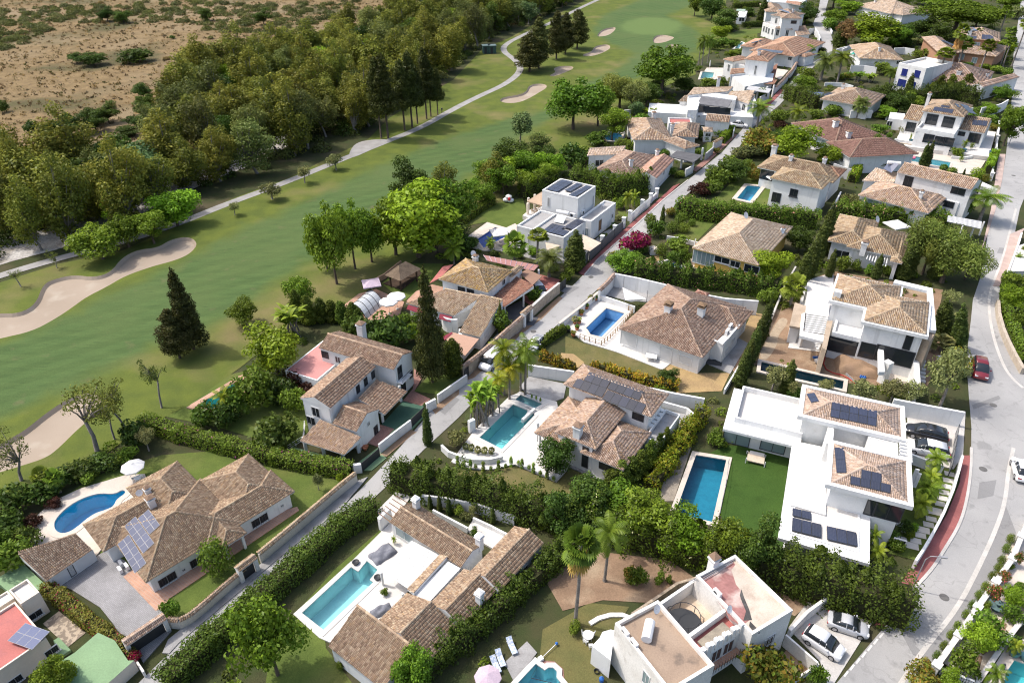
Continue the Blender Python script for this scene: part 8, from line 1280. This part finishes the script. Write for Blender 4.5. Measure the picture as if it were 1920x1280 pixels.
def car(label,rear,front,kind='suv',col=('white',(.72,.72,.73)),L=None,z0=.07,name='parked_car',cat='car'):
    reset();spot(name,label,cat,rear);COL.objects.unlink(CUR['root']);a,b=P(rear,.7),P(front,.7);d=Vector((b.x-a.x,b.y-a.y));yaw=math.atan2(d.y,d.x);c=(a+b)/2;root=thing(name,label,cat,(c.x,c.y,z0));root.rotation_euler=(0,0,yaw);L=L or max(3.9,min(5.0,d.length));W,Hh=(1.84,1.62) if kind=='suv' else (1.78,1.44) if kind=='sedan' else (1.95,1.95)
    pm=paint(*col);CUR['loc']=Vector((0,0,0));h=L/2;w_=W/2
    if kind=='van':body=[(-h,w_*.9,w_*.86,.35,1.0,.02),(-h+.1,w_,w_*.96,.25,1.1,.03),(h-1.5,w_,w_*.97,.22,1.1,.03),(h-.9,w_,w_*.94,.24,1.08,.04),(h-.2,w_*.95,w_*.84,.28,.92,.03),(h,w_*.8,w_*.7,.36,.72,.02)];cab=[(-h+.04,.84,.78,1.05,1.86,.03),(h-1.9,.86,.8,1.05,1.92,.04),(h-1.35,.86,.78,1.05,1.85,.04),(h-.75,.84,.74,1.0,1.12,.02)]
    elif kind=='suv':body=[(-h,w_*.86,w_*.82,.42,.92,.02),(-h+.12,w_*.97,w_*.92,.3,1.02,.03),(-h*.5,w_,w_*.96,.24,1.04,.03),(0,w_,w_*.96,.24,1.03,.03),(h*.42,w_,w_*.95,.24,1.0,.05),(h*.75,w_*.98,w_*.9,.26,.94,.06),(h-.12,w_*.9,w_*.78,.3,.82,.04),(h,w_*.74,w_*.62,.38,.66,.02)];cab=[(-h+.1,.76,.66,.98,1.08,.0),(-h+.42,.78,.64,.98,1.52,.03),(-h*.3,.8,.68,.98,Hh,.04),(.25,.8,.68,.98,Hh-.02,.04),(h*.34,.8,.66,.98,1.5,.03),(h*.62,.78,.68,.95,1.0,.01)]
    else:body=[(-h,w_*.84,w_*.8,.42,.86,.02),(-h+.14,w_*.96,w_*.9,.28,.96,.03),(-h*.5,w_,w_*.95,.22,.95,.03),(0,w_,w_*.95,.22,.92,.03),(h*.45,w_,w_*.93,.22,.88,.05),(h*.78,w_*.97,w_*.86,.24,.8,.06),(h-.12,w_*.88,w_*.74,.28,.68,.04),(h,w_*.72,w_*.6,.36,.56,.02)];cab=[(-h*.78,.7,.64,.88,.96,.0),(-h*.42,.76,.58,.88,Hh-.06,.03),(-.1,.77,.6,.88,Hh,.04),(.3,.77,.58,.88,Hh-.06,.04),(h*.55,.74,.64,.84,.9,.01)]
    v,f=loft(body);part('body',v,f,pm,root,smooth=True);v,f=loft(cab);g=part('glasshouse',v,f,CARGL,root,smooth=True)
    top=[s for s in cab if s[4] > Hh*.93];rf=[(s[0]*(.97),s[1]*.0+s[2]*.99,s[2]*.84,s[4]-.05,s[4]+.035,.03) for s in top];v,f=loft(rf);part('roof',v,f,pm,g,smooth=True);its=[]
    for sx in ((-h*.12,.05),(h*.2,.05)) if kind!='van' else ((-h*.1,.4),):
        for s in (-1,1):its.append(tube([(sx[0],s*.83,.98),(sx[0]-.02,s*.7,Hh-.06)],[.05,.045],5))
    v,f=join(its);part('pillar',v,f,pm,g)
    for x in (-h*.6,h*.62):
        for s in (-1,1):
            V,F=[],[]
            for (r,y) in ((.33,w_-.2),(.33,w_+.02),(.22,w_+.03)):
                for k in range(14):t=2*math.pi*k/14;V.append((x+r*math.cos(t),s*y,.33+r*math.sin(t)))
            for i in range(2):
                for k in range(14):F.append((i*14+k,i*14+(k+1) % 14,(i+1)*14+(k+1) % 14,(i+1)*14+k))
            o=part('wheel',V,F,TYRE,root);V=[(x+.22*math.cos(2*math.pi*k/10),s*(w_+.032),.33+.22*math.sin(2*math.pi*k/10)) for k in range(10)];part('rim',V,[tuple(range(10))],RIM,o)
    zl=.72 if kind!='sedan' else .62
    for s in (-1,1):
        v,f=cbox((h-.1,s*w_*.62),.16,.36,zl-.06,zl+.08);part('headlight',v,f,LAMP,root);v,f=cbox((-h+.05,s*w_*.7),.12,.34,zl+.08,zl+.24);part('tail_light',v,f,REDL,root);v,f=cbox((h*.34,s*(w_+.09)),.14,.2,1.0,1.13);part('mirror',v,f,pm,root)
    CUR['loc']=root.location.copy();return root
use('Z9');car('white SUV parked beside the silver car',(690,990),(890,1120),'suv');car('silver coupe parked above the white SUV',(825,920),(1025,985),'sedan',('silver',(.42,.43,.45)));car('white car at the right edge of the side street',(1915,150),(1880,30),'sedan')
use('A1');car('black car on the white villa drive',(1690,470),(1490,420),'suv',('black',(.012,.012,.014)),4.6,.1);car('white SUV below the black car on the drive',(1700,585),(1490,540),'suv',L=4.6,z0=.1)
use('A6');car('red car parked at the side street bend',(1810,790),(1830,960),'suv',('red',(.16,.012,.018)),4.4)
use('B8');car('white van half hidden by yellow palms',(440,90),(340,185),'van',L=4.6);use('B7');car('white car under the red carport',(1670,350),(1720,420),'suv',L=4.2);car('silver car behind the street hedge',(1700,800),(1640,870),'sedan',('silver',(.42,.43,.45)),4.2);use('B3');car('white car parked in a garage court by the narrow street',(1345,650),(1550,670),'sedan');use('B5');car('dark car beside the white side street wall',(1420,440),(1540,470),'suv',('grey',(.05,.052,.056)))
def parasol(label,px,h=2.4,r=1.6,m=None,sq=False,z0=.14,closed=False,rise=.55):
    q=spot('parasol',label,'parasol',px,z0);v,f=lathe((q.x,q.y,z0),[(.3,0),(.3,.06),(.04,.1)],10);part('base',v,f,CONC);v,f=tube([(q.x,q.y,z0),(q.x,q.y,z0+h)],[.03,.03],6);part('pole',v,f,WMETAL)
    if closed:v,f=lathe((q.x,q.y,z0),[(.06,.7),(.2,1.0),(.12,h-.1),(.02,h+.1)],8);part('canopy',v,f,m or FABW);return
    n=4 if sq else 8;V=[(q.x,q.y,z0+h+rise)];F=[]
    for k in range(n):t=2*math.pi*(k+.5)/n+.3;V.append((q.x+r*math.cos(t),q.y+r*math.sin(t),z0+h-.05))
    for k in range(n):t=2*math.pi*(k+.5)/n+.3;V.append((q.x+r*math.cos(t),q.y+r*math.sin(t),z0+h-.22))
    for k in range(n):F+=[(0,1+k,1+(k+1) % n),(1+k,1+n+k,1+n+(k+1) % n,1+(k+1) % n)]
    part('canopy',V,F,m or FABW)
    for k in range(n):t=2*math.pi*(k+.5)/n+.3;v,f=tube([(q.x,q.y,z0+h+rise-.08),(q.x+r*.98*math.cos(t),q.y+r*.98*math.sin(t),z0+h-.1)],[.015,.015],4);part('rib',v,f,METAL)
use('Z7');parasol('round cream parasol beside the curved pool',(765,135),2.2,1.6);use('B7');parasol('square mauve parasol behind the pool cover',(270,430),2.4,2.0,FABM,True);parasol('left cream parasol beside the pool cover',(415,585),2.3,1.5,FABW);parasol('right cream parasol beside the pool cover',(482,545),2.4,1.5,FABW);use('A3');parasol('white square parasol over the deep blue pool',(412,800),2.6,2.1,FABW,True);use('Z8');parasol('lilac parasol at the bottom edge',(820,1310),2.2,1.5,FABM);use('B1');parasol('closed white parasol by the mint pool',(192,830),2.4,1,None,False,.14,True);use('B5');parasol('cream parasol beside the grey pavilion',(1300,690),2.4,.5,None,False,.1,True);use('B5');parasol('white parasol behind the tan villa ridge',(610,880),2.4,2.2,FABW,True);use('A2');parasol('folded white parasol beside the weathered house',(255,800),2.0,1.3,FABW)
use('B7');thing('pool_cover','arched translucent pool enclosure beside the parasols','pool cover',P((200,540)));PC=mat('polycarbonate',(.50,.52,.53),(.44,.46,.47),.8,.25,.5,fine=.03);a0,a1,b0,b1=P((60,560)),P((200,440)),P((215,640)),P((365,510));N=10
for s in range(4):
    V,F=[],[]
    for k in range(N+1):
        t=k/N
        for u in (s/4+.005,(s+1)/4-.005):p=a0+(a1-a0)*u;q=b0+(b1-b0)*u;r=p+(q-p)*t;V.append((r.x,r.y,.14+1.7*math.sin(math.pi*t)**.7))
    F=[(2*k,2*k+1,2*k+3,2*k+2) for k in range(N)];part('pane',V,F,PC)
for s in range(5):
    pts=[]
    for k in range(N+1):t=k/N;p=a0+(a1-a0)*(s/4);q=b0+(b1-b0)*(s/4);r=p+(q-p)*t;pts.append((r.x,r.y,.17+1.7*math.sin(math.pi*t)**.7))
    v,f=tube(pts,[.05]*(N+1),5);part('arch',v,f,DKMET)
def lounger(label,a,b,m=None,z0=.14,cat='lounger',cover=None):
    spot('sun_lounger',label,cat,a,z0);A,B=P(a,z0+.35),P(b,z0+.35);d=Vector((B.x-A.x,B.y-A.y)).normalized();q=Vector((-d.y,d.x));O=Vector((A.x,A.y))
    for s in (0,1.7):
        for t in (-.28,.28):v,f=cbox(O+d*(s+.1)+q*t,.06,.06,z0,z0+.3);part('leg',v,f,WMETAL)
    v,f=boxv(O-q*.33,d,q,1.3,.66,z0+.3,z0+.4);part('seat',v,f,m or FABW);p=[O+d*1.3-q*.33,O+d*1.95-q*.33,O+d*1.95+q*.33,O+d*1.3+q*.33];zz=[.35,.75,.75,.35];V=[(x.x,x.y,z0+z) for x,z in zip(p,zz)]+[(x.x,x.y,z0+z+.08) for x,z in zip(p,zz)];part('backrest',V,[(3,2,1,0),(4,5,6,7),(0,1,5,4),(1,2,6,5),(2,3,7,6),(3,0,4,7)],m or FABW)
BST=mat('blue_striped_fabric',(.35,.42,.55),(.6,.62,.66),6,.9,.1,.45,.55);use('Z8');lounger('blue-white deck chair on the stone patio, upper',(970,1115),(945,1060),BST,.1);lounger('blue-white deck chair on the stone patio, lower left',(880,1220),(855,1165),BST,.1);lounger('blue-white deck chair on the stone patio, lower right',(905,1185),(885,1135),BST,.1)
def lump(name,label,px,L,W,h,m,cat,z0=.14,yaw=.6,seed=3):
    q=spot(name,label,cat,px,z0);r=np.random.default_rng(seed);V,F=[],[];nu,nv=18,12
    for i in range(nu+1):
        for j in range(nv+1):
            a,b=i/nu*2-1,j/nv*2-1;e=max(abs(a),abs(b));z=h*(1-e**6)*(.75+.25*math.sin(a*5+seed)*math.cos(b*4))+r.normal()*.02*h;x,y=a*L/2,b*W/2;V.append((q.x+x*math.cos(yaw)-y*math.sin(yaw),q.y+x*math.sin(yaw)+y*math.cos(yaw),z0+max(0,z)))
    for i in range(nu):
        for j in range(nv):k=i*(nv+1)+j;F.append((k,k+1,k+nv+2,k+nv+1))
    return part('cover' if 'cover' in label else 'mound',V,F,m,smooth=True)
use('C1');lump('covered_lounger','grey fabric cover over loungers above the pale pool',(600,470),3.3,2.2,.8,FABG,'lounger',yaw=.75);lump('covered_lounger','grey fabric cover over loungers beside the tiled gable',(590,830),2.6,1.4,.8,FABG,'lounger',yaw=.5,seed=5)
def pot(label,px,r=.3,h=.45,m=None,z0=.14,group=None,plantk=None,ph=.6):
    q=spot('plant_pot',label,'pot',px,z0,group);v,f=lathe((q.x,q.y,z0),[(r*.65,0),(r*.95,h*.6),(r,h*.92),(r*1.1,h),(r*.9,h*.98),(r*.85,h*.88)],12);part('vessel',v,f,m or POT,smooth=True);v,f=lathe((q.x,q.y,z0+h*.8),[(r*.85,0),(r*.84,.02)],12);part('soil',v,f,MULCH)
    if plantk:s=FR['s'];A=FR['A'];plant(plantk,(A.x+(q.x-A.x)*s,A.y+(q.y-A.y)*s,(z0+h*.8)*s),ph*s,r*3*s,'plant growing in the '+label,'plant',None)
for i,(X,Y_) in enumerate(((430,520),(567,615))):pot(('black bowl beside the pool steps, upper','black bowl beside the pool steps, lower')[i],(X,Y_+8),.42,.4,DKMET)
use('A4')
for i,(X,Y_,k) in enumerate(((450,785,'palm_low'),(530,800,'palm_low'),(1128,905,'palm_low'),(1465,930,'bush'))):pot(('blue pot left on the white terrace','blue pot below the first awning','blue pot with a palm at the terrace edge','blue pot by the street wall')[i],(X,Y_),.42,.6,POTB,.92)
use('B6')
for i,(X,Y_,k) in enumerate(((30,710,'bush'),(90,640,'yucca'),(110,700,'bush'),(75,760,'bush_rust'),(130,640,'palm_low'),(150,560,'bush_rust'),(240,440,'yucca'),(200,500,'bush'),(285,420,'bush'))):pot(('dark planter box at the pool corner','clay pot with agave at the pool corner','clay pot below the agave','clay pot with red leaves','clay pot with a small palm','clay pot along the street wall','pot with agave near the garden wall','green plant pot along the street wall','last pot along the street wall')[i],(X,Y_),.32,.45,POT if i else DKMET,.14,None,k,.7)
use('A5')
for i,(X,Y_) in enumerate(((770,1110),(790,1125),(800,1108),(695,1110),(805,1050))):pot(('front clay pot of the stacked group','middle clay pot of the stacked group','right clay pot of the stacked group','clay pot under the carport','clay pot beside the little door')[i],(X,Y_),.28,.45,POT,.08)
use('C3');pot('large blue pot with a yellow palm',(1095,1045),.45,.7,mat('teal_pot',(.10,.24,.22),rough=.3,spec=.5,fine=.03));pot('teal pot at the right edge',(1185,1080),.4,.6,MATS['teal_pot']);q=spot('fountain','green bronze fountain on the gravel walk','fountain',(940,650),.1);v,f=lathe((q.x,q.y,.1),[(.4,0),(.15,.12),(.12,.45),(.75,.62),(.8,.7),(.7,.68),(.1,.6)],16);part('basin',v,f,mat('verdigris',(.11,.17,.17),(.08,.13,.13),3,.7));v,f=lathe((q.x,q.y,.7),[(.1,0),(.08,.25),(.3,.38),(.28,.42),(.05,.4),(.03,.62),(.1,.7)],12);part('upper_bowl',v,f,MATS['verdigris'])
q=spot('statuette','small dark statue beside the corner pool','statue',(1000,1160),.15);v,f=lathe((q.x,q.y,.15),[(.2,0),(.22,.1),(.14,.15),(.17,.4),(.1,.55),(.13,.68),(.05,.8)],10);part('figure',v,f,DKMET)
use('C2');q=spot('garden_well','white square well among clipped balls','well',(390,480));its=[]
for k in range(4):t=k*math.pi/2;its.append(cbox((q.x+.6*math.cos(t),q.y+.6*math.sin(t)),1.4,.22,0,1.0,t+math.pi/2))
v,f=join(its);part('wall',v,f,WHITE);v,f=lathe((q.x,q.y,1.0),[(.62,0),(.78,.1),(.55,.12)],4);part('rim',v,f,CREAM)
def table(label,px,r=.55,m=None,z0=.14,chairs=0,sq=False,yaw=0.0):
    q=spot('garden_table',label,'table',px,z0);m=m or PLASW;v,f=cbox(q,r*2,r*1.4,z0+.68,z0+.74,yaw) if sq else lathe((q.x,q.y,z0+.68),[(r,0),(r,.05)],14);part('tabletop',v,f,m)
    for dx,dy in ((1,1),(1,-1),(-1,1),(-1,-1)):v,f=tube([(q.x+dx*r*.6,q.y+dy*r*.5,z0),(q.x+dx*r*.55,q.y+dy*r*.45,z0+.68)],[.03,.03],5);part('leg',v,f,m)
def chair(label,px,yaw,m=None,z0=.14):
    q=spot('garden_chair',label,'chair',px,z0);m=m or PLASW;u=Vector((math.cos(yaw),math.sin(yaw)));w_=Vector((-u.y,u.x));O=Vector((q.x,q.y));v,f=boxv(O-u*.24-w_*.24,u,w_,.48,.48,z0+.42,z0+.47);part('seat',v,f,m);v,f=boxv(O-u*.27-w_*.24,u,w_,.05,.48,z0+.47,z0+.9);part('backrest',v,f,m)
    for a in (-.2,.2):
        for b in (-.2,.2):v,f=cbox(O+u*a+w_*b,.04,.04,z0,z0+.42,yaw);part('leg',v,f,m)
use('B6');table('white table on the paved terrace of the hipped villa',(810,985),.8,sq=True,yaw=-.3);lump('dinghy','black rubber boat beside the hipped villa',(1392,1010),2.6,1.1,.5,DKMET,'boat',.1,-.3);thing('shade_sail','white triangular shade sail behind the blue tiled pool','shade sail',P((650,430)));quad('sail',[(540,295),(770,405),(700,425),(620,432),(565,415)],[2.6,2.2,1.7,1.6,1.9],FABW,.03)
for p,h in (((545,330),2.6),((768,440),2.2),((560,440),1.9)):post(p,h,.08,METAL)
use('C4');table('white round table on the stone patio',(605,925),.6,z0=.06);
for i,(X,Y_,a) in enumerate(((575,905,0),(640,905,2.6),(590,960,.8),(630,1000,1.6))):chair(('left white chair at the round table','right white chair at the round table','near white chair at the round table','white chair against the house wall')[i],(X,Y_),a,z0=.06)
use('Z7');chair('white chair under the cream parasol',(790,140),2.5);chair('second white chair under the cream parasol',(750,150),.6);table('low white table under the cream parasol',(775,155),.45)
use('A3')
for i,(X,Y_,a) in enumerate(((745,480,.5),(775,460,.5),(800,440,2.5),(770,490,2.2))):chair('wicker chair on the modern villa porch, number %s from the left' % ('first','second','third','fourth')[i] if False else ('leftmost wicker chair on the porch','second wicker chair on the porch','far wicker chair on the porch','near wicker chair on the porch')[i],(X,Y_),a,mat('wicker',(.38,.28,.2),rough=.9),.92)
table('round table beside the deep blue pool',(455,800),.9,mat('pinkish_cloth',(.62,.50,.46),rough=.9));thing('garden_sculpture','white and red abstract sculpture at the lawn edge','sculpture',P((500,370)));q=P((500,370));its=[lathe((q.x+dx,q.y,z),[(.1,0),(r_,.3),(r_,.6),(.1,.9)],8) for dx,z,r_ in ((-.5,.1,.6),(.3,.0,.7),(.0,.7,.6))];v,f=join(its);part('body',v,f,WHITE);v,f=lathe((q.x+.1,q.y-.6,.6),[(.05,0),(.3,.2),(.25,.5),(.05,.6)],8);part('red_patch',v,f,mat('red_gloss',(.5,.03,.03),rough=.4))
use('A1');q=spot('daybed','white double daybed on the artificial lawn','daybed',(305,650),.06);yw=-.36;u=Vector((math.cos(yw),math.sin(yw)))
for s in (-1.1,1.1):
    for t in (-.9,.9):c=Vector((q.x,q.y))+u*s+Vector((-u.y,u.x))*t;v,f=cbox(c,.1,.1,.06,.9 if t < 0 else .5,yw);part('leg',v,f,WMETAL)
v,f=cbox(q,2.0,1.7,.4,.52,yw);part('mattress',v,f,FABB);v,f=cbox((q.x+.3,q.y+.6),1.7,.5,.52,.66,yw);part('cushion',v,f,FABW)
thing('stepping_stones','zigzag of white stepping slabs beside the curved wall','path',P((1600,1080)))
for X,Y_,s in ((1762,752,1),(1750,800,1),(1738,845,1),(1722,890,1),(1710,935,1),(1690,975,1),(1650,1030,1.5),(1625,1090,1),(1605,1132,1),(1565,1172,1.2),(1545,1212,1),(1508,1252,1),(1480,1290,1.2),(1440,1180,1),(1400,1240,1),(1395,1130,.8)):q=P((X,Y_),.1);v,f=cbox(q,1.05*s,.75*s,.05,.11,-.36);part('slab',v,f,PAVW)
use('A6');lump('sand_heap','heap of brown sand on the building site',(760,870),5.5,4.0,1.3,mat('site_sand',(.30,.20,.13),(.24,.16,.10),1,.97),'sand',.05,-.3,8);lump('rubbish_bag','big black plastic bag on the site terrace',(1160,880),1.5,1.4,1.0,mat('black_plastic',(.02,.02,.024),rough=.35,spec=.5),'bag',.12,.3,4)
for i,(X,Y_) in enumerate(((430,660),(440,690),(425,640),(1480,790),(1520,850))):lump('cement_bag',('white sack under the site pergola, left','white sack under the site pergola, right','red-white sack under the site pergola','pale sack heap beside the site steps','pale rubble sack below the yucca')[i],(X,Y_),1.2,.9,.4,PLASW,'sack',.1,.4*i,i)
def pipes(label,a,b,n,m,r=.06,z0=.1,sp=.12):
    spot('pipe_bundle',label,'pipe',a,z0);A,B=P(a,z0),P(b,z0);d=Vector((B.x-A.x,B.y-A.y)).normalized();q=Vector((-d.y,d.x))
    for k in range(n):o=q*(k-n/2)*sp;z=z0+r+(k % 2)*r*1.5;v,f=tube([(A.x+o.x,A.y+o.y,z),(B.x+o.x,B.y+o.y,z)],[r,r],7);part('pipe',v,f,m)
BLU=mat('blue_pipe',(.03,.13,.42),rough=.5,fine=0);pipes('bundle of blue pipes beside the sand heap',(800,960),(855,880),6,BLU,.07);pipes('short blue pipe on the building site',(380,780),(445,778),2,BLU,.08);pipes('grey pipes lying across the building site',(600,850),(755,1000),2,METAL,.06);pipes('timber boards beside the sand heap',(840,820),(890,900),3,mat('raw_timber',(.46,.30,.18),rough=.9),.07);thing('hose','red hose snaking across the building site','hose',P((600,900)));v,f=tube([tuple(P(p,.12)) for p in ((490,770),(475,830),(500,880),(560,910),(640,930),(700,960),(750,1005))],[.07]*7,6);part('tube',v,f,mat('red_hose',(.42,.03,.025),rough=.5,fine=0),smooth=True)
q=spot('wheelbarrow','wheelbarrow on the brown site ground','wheelbarrow',(425,825),.05);v,f=cbox(q,1.0,.65,.35,.65,.5);part('tray',v,f,METAL);v,f=tube([(q.x-1.1,q.y-.2,.6),(q.x+.6,q.y+.3,.3)],[.03,.03],5);part('handle',v,f,WOOD);V=[(q.x+.62+.2*math.cos(t),q.y+.34,.25+.2*math.sin(t)) for t in np.linspace(0,6.28,11)[:-1]]+[(q.x+.62+.2*math.cos(t),q.y+.26,.25+.2*math.sin(t)) for t in np.linspace(0,6.28,11)[:-1]];part('wheel',V,[tuple(range(10)),tuple(range(19,9,-1))]+[(i,(i+1) % 10,10+(i+1) % 10,10+i) for i in range(10)],TYRE)
use('A2');reset();g0=P((1000,750));thing('trampoline','black netted trampoline in the house courtyard','trampoline',(g0.x,g0.y,3.42));q=P((800,630),3.42);v,f=lathe((q.x,q.y,3.42),[(1.75,.6),(1.9,.62),(1.9,.7),(1.75,.72),(.02,.70)],20);part('mat',v,f,DKMET)
for k in range(8):t=k*math.pi/4;pts=[(q.x+1.9*math.cos(t),q.y+1.9*math.sin(t),3.42),(q.x+1.95*math.cos(t),q.y+1.95*math.sin(t),5.0),(q.x+1.5*math.cos(t),q.y+1.5*math.sin(t),5.6)];v,f=tube(pts,[.04]*3,5);part('net_pole',v,f,DKMET)
v,f=tube([(q.x+1.5*math.cos(t),q.y+1.5*math.sin(t),5.6) for t in np.linspace(0,6.29,20)],[.04]*20,5);part('top_ring',v,f,DKMET)
use('C4');q=spot('bucket','black bucket on the dry lawn','bucket',(675,1195));v,f=lathe((q.x,q.y,0),[(.22,0),(.3,.35),(.28,.35),(.2,.05)],12);part('body',v,f,DKMET);q=spot('gas_bottle','blue gas bottle beside the house','gas bottle',(715,1265));v,f=lathe((q.x,q.y,.05),[(.2,0),(.26,.1),(.26,.5),(.12,.68),(.06,.7),(.06,.8)],12);part('body',v,f,BLU);thing('lamp_post','leaning white pole with a blue ball beside the pool','pole',P((230,1090)));a,b=P((230,1085),.3),P((357,962),.4);v,f=tube([tuple(a),tuple(b)],[.04,.04],6);part('pole',v,f,WMETAL);v,f=lathe(tuple(b-Vector((0,0,.18))),[(.02,0),(.16,.1),(.18,.2),(.1,.34),(.02,.36)],10);part('ball',v,f,BLU);v,f=cbox(a,.5,.5,0,.5,.6);part('base',v,f,WHITE)
use('C3');a=spot('street_lamp','slim grey street lamp beside the conifer hedge','street lamp',(225,480));v,f=tube([(a.x,a.y,0),(a.x,a.y,4.6),(a.x+.3,a.y-.05,5.1),(a.x+1.2,a.y-.3,5.3)],[.07,.05,.045,.04],7);part('pole',v,f,METAL);v,f=cbox((a.x+1.4,a.y-.35),.6,.22,5.24,5.36,-.2);part('lantern',v,f,METAL)
use('A4');a=spot('street_lamp','grey street lamp under the green street tree','street lamp',(1690,830));v,f=tube([(a.x,a.y,0),(a.x,a.y,4.8),(a.x+.8,a.y,5.2)],[.07,.05,.04],7);part('pole',v,f,METAL);v,f=cbox((a.x+1.0,a.y),.6,.22,5.14,5.26);part('lantern',v,f,METAL)
use('Z2')
for i,X in enumerate((808,842)):q=spot('cabin',('left green cabin beside the cart path','right green cabin beside the cart path')[i],'cabin',(X,298));v,f=cbox(q,2.2,2.2,0,2.3,.2);part('wall',v,f,mat('cabin_green',(.06,.11,.10),rough=.7));v,f=cbox(q,2.5,2.5,2.303,2.5,.2);part('roof',v,f,mat('cabin_roof',(.12,.17,.17),rough=.7));v,f=cbox((q.x-.1,q.y-1.13),.8,.05,.1,2.0,.2);part('door',v,f,DKMET)
q=spot('ball_washer','small dark post beside the cart path','post',(562,632));v,f=lathe((q.x,q.y,0),[(.2,0),(.1,.1),(.08,.8),(.22,.85),(.22,1.2),(.05,1.3)],8);part('post',v,f,DKMET)
use('A4')
for i,(X,Y_,c,nm) in enumerate(((405,972,(.75,.65,.12),'yellow'),(470,985,(.75,.16,.26),'pink'))):q=spot('pool_ring',nm+' inflatable ring floating in the long pool','inflatable',(X,Y_),.03);v,f=tube([(q.x+.55*math.cos(t),q.y+.55*math.sin(t),.12) for t in np.linspace(0,6.283,17)],[.2]*17,8,False);part('ring',v,f,mat(nm+'_vinyl',c,rough=.4,fine=0),smooth=True)
def person(label,px,yaw=0.0):
    q=spot('person',label,'person',px,.14);root=CUR['root'];root.rotation_euler=(0,0,yaw)
    J=[(0,0,.95),(0,0,1.2),(0,0,1.42),(0,.01,1.52),(0,.02,1.66),(.19,0,1.4),(.24,.02,1.12),(.24,.14,.9),(-.19,0,1.4),(-.25,.0,1.12),(-.26,.1,.88),(.1,0,.9),(.11,.06,.5),(.11,0,.07),(.11,.14,.04),(-.1,0,.9),(-.11,-.04,.5),(-.11,-.12,.07),(-.11,.02,.04),(.25,.2,.82),(-.27,.14,.8)]
    E=[(0,1),(1,2),(2,3),(3,4),(2,5),(5,6),(6,7),(2,8),(8,9),(9,10),(0,11),(11,12),(12,13),(13,14),(0,15),(15,16),(16,17),(17,18),(7,19),(10,20)];r=[.15,.14,.15,.06,.1,.065,.05,.035,.065,.05,.035,.09,.065,.045,.04,.09,.065,.045,.04,.03,.03]
    me=bpy.data.meshes.new('body');me.from_pydata(J,E,[]);o=link('body',me,root);sk=o.modifiers.new('skin','SKIN');o.modifiers.new('sub','SUBSURF').levels=1
    for i,s in enumerate(me.skin_vertices[0].data):s.radius=(r[i],r[i]*.85);s.use_root=(i==0)
    m,t,out=nodes('person_clothes');pos=t.nodes.new('ShaderNodeTexCoord');sep=t.nodes.new('ShaderNodeSeparateXYZ');lk(t,pos.outputs['Object'],sep.inputs[0]);cr=t.nodes.new('ShaderNodeValToRGB');cr.color_ramp.interpolation='CONSTANT';mp=t.nodes.new('ShaderNodeMapRange');mp.inputs[2].default_value=1.8;lk(t,sep.outputs[2],mp.inputs[0]);lk(t,mp.outputs[0],cr.inputs[0]);el=cr.color_ramp.elements;el[0].position=0;el[0].color=(.36,.2,.13,1);el[1].position=.33;el[1].color=(.02,.03,.08,1)
    for p_,c in ((.53,(.7,.7,.7,1)),(.83,(.36,.2,.13,1))):e=el.new(p_);e.color=c
    pbsdf(t,out,cr.outputs[0],.8,.2);me.materials.append(m);v,f=lathe((0,0,1.66),[(.09,0),(.108,.05),(.085,.11),(.02,.13)],10);part_loc=CUR['loc'].copy();CUR['loc']=Vector((0,0,0));part('hair',v,f,DARKWOOD,root);CUR['loc']=part_loc
use('A4');person('person in a white shirt and dark shorts beside the stone wall',(932,955),2.2)
use('Z9')
reset()
for i in range(7):a,b=P2((1120-33*i,1000+36*i)),P2((1098-33*i,1030+36*i));d=(b-a).normalized();n=Vector((-d.y,d.x))*.07;sheet('road_marking',[tuple(x) for x in (a+n,b+n,b-n,a-n)],.08,mat('road_paint',(.62,.61,.58),(.5,.49,.47),2,.9))
use('Z6');sheet('drain_cover',GP([(1738,598),(1765,595),(1758,612),(1735,614)]),.07,ASPHD);use('Z5');sheet('asphalt_patch',GP([(1210,340),(1250,310),(1330,325),(1265,365)]),.07,ASPHD)
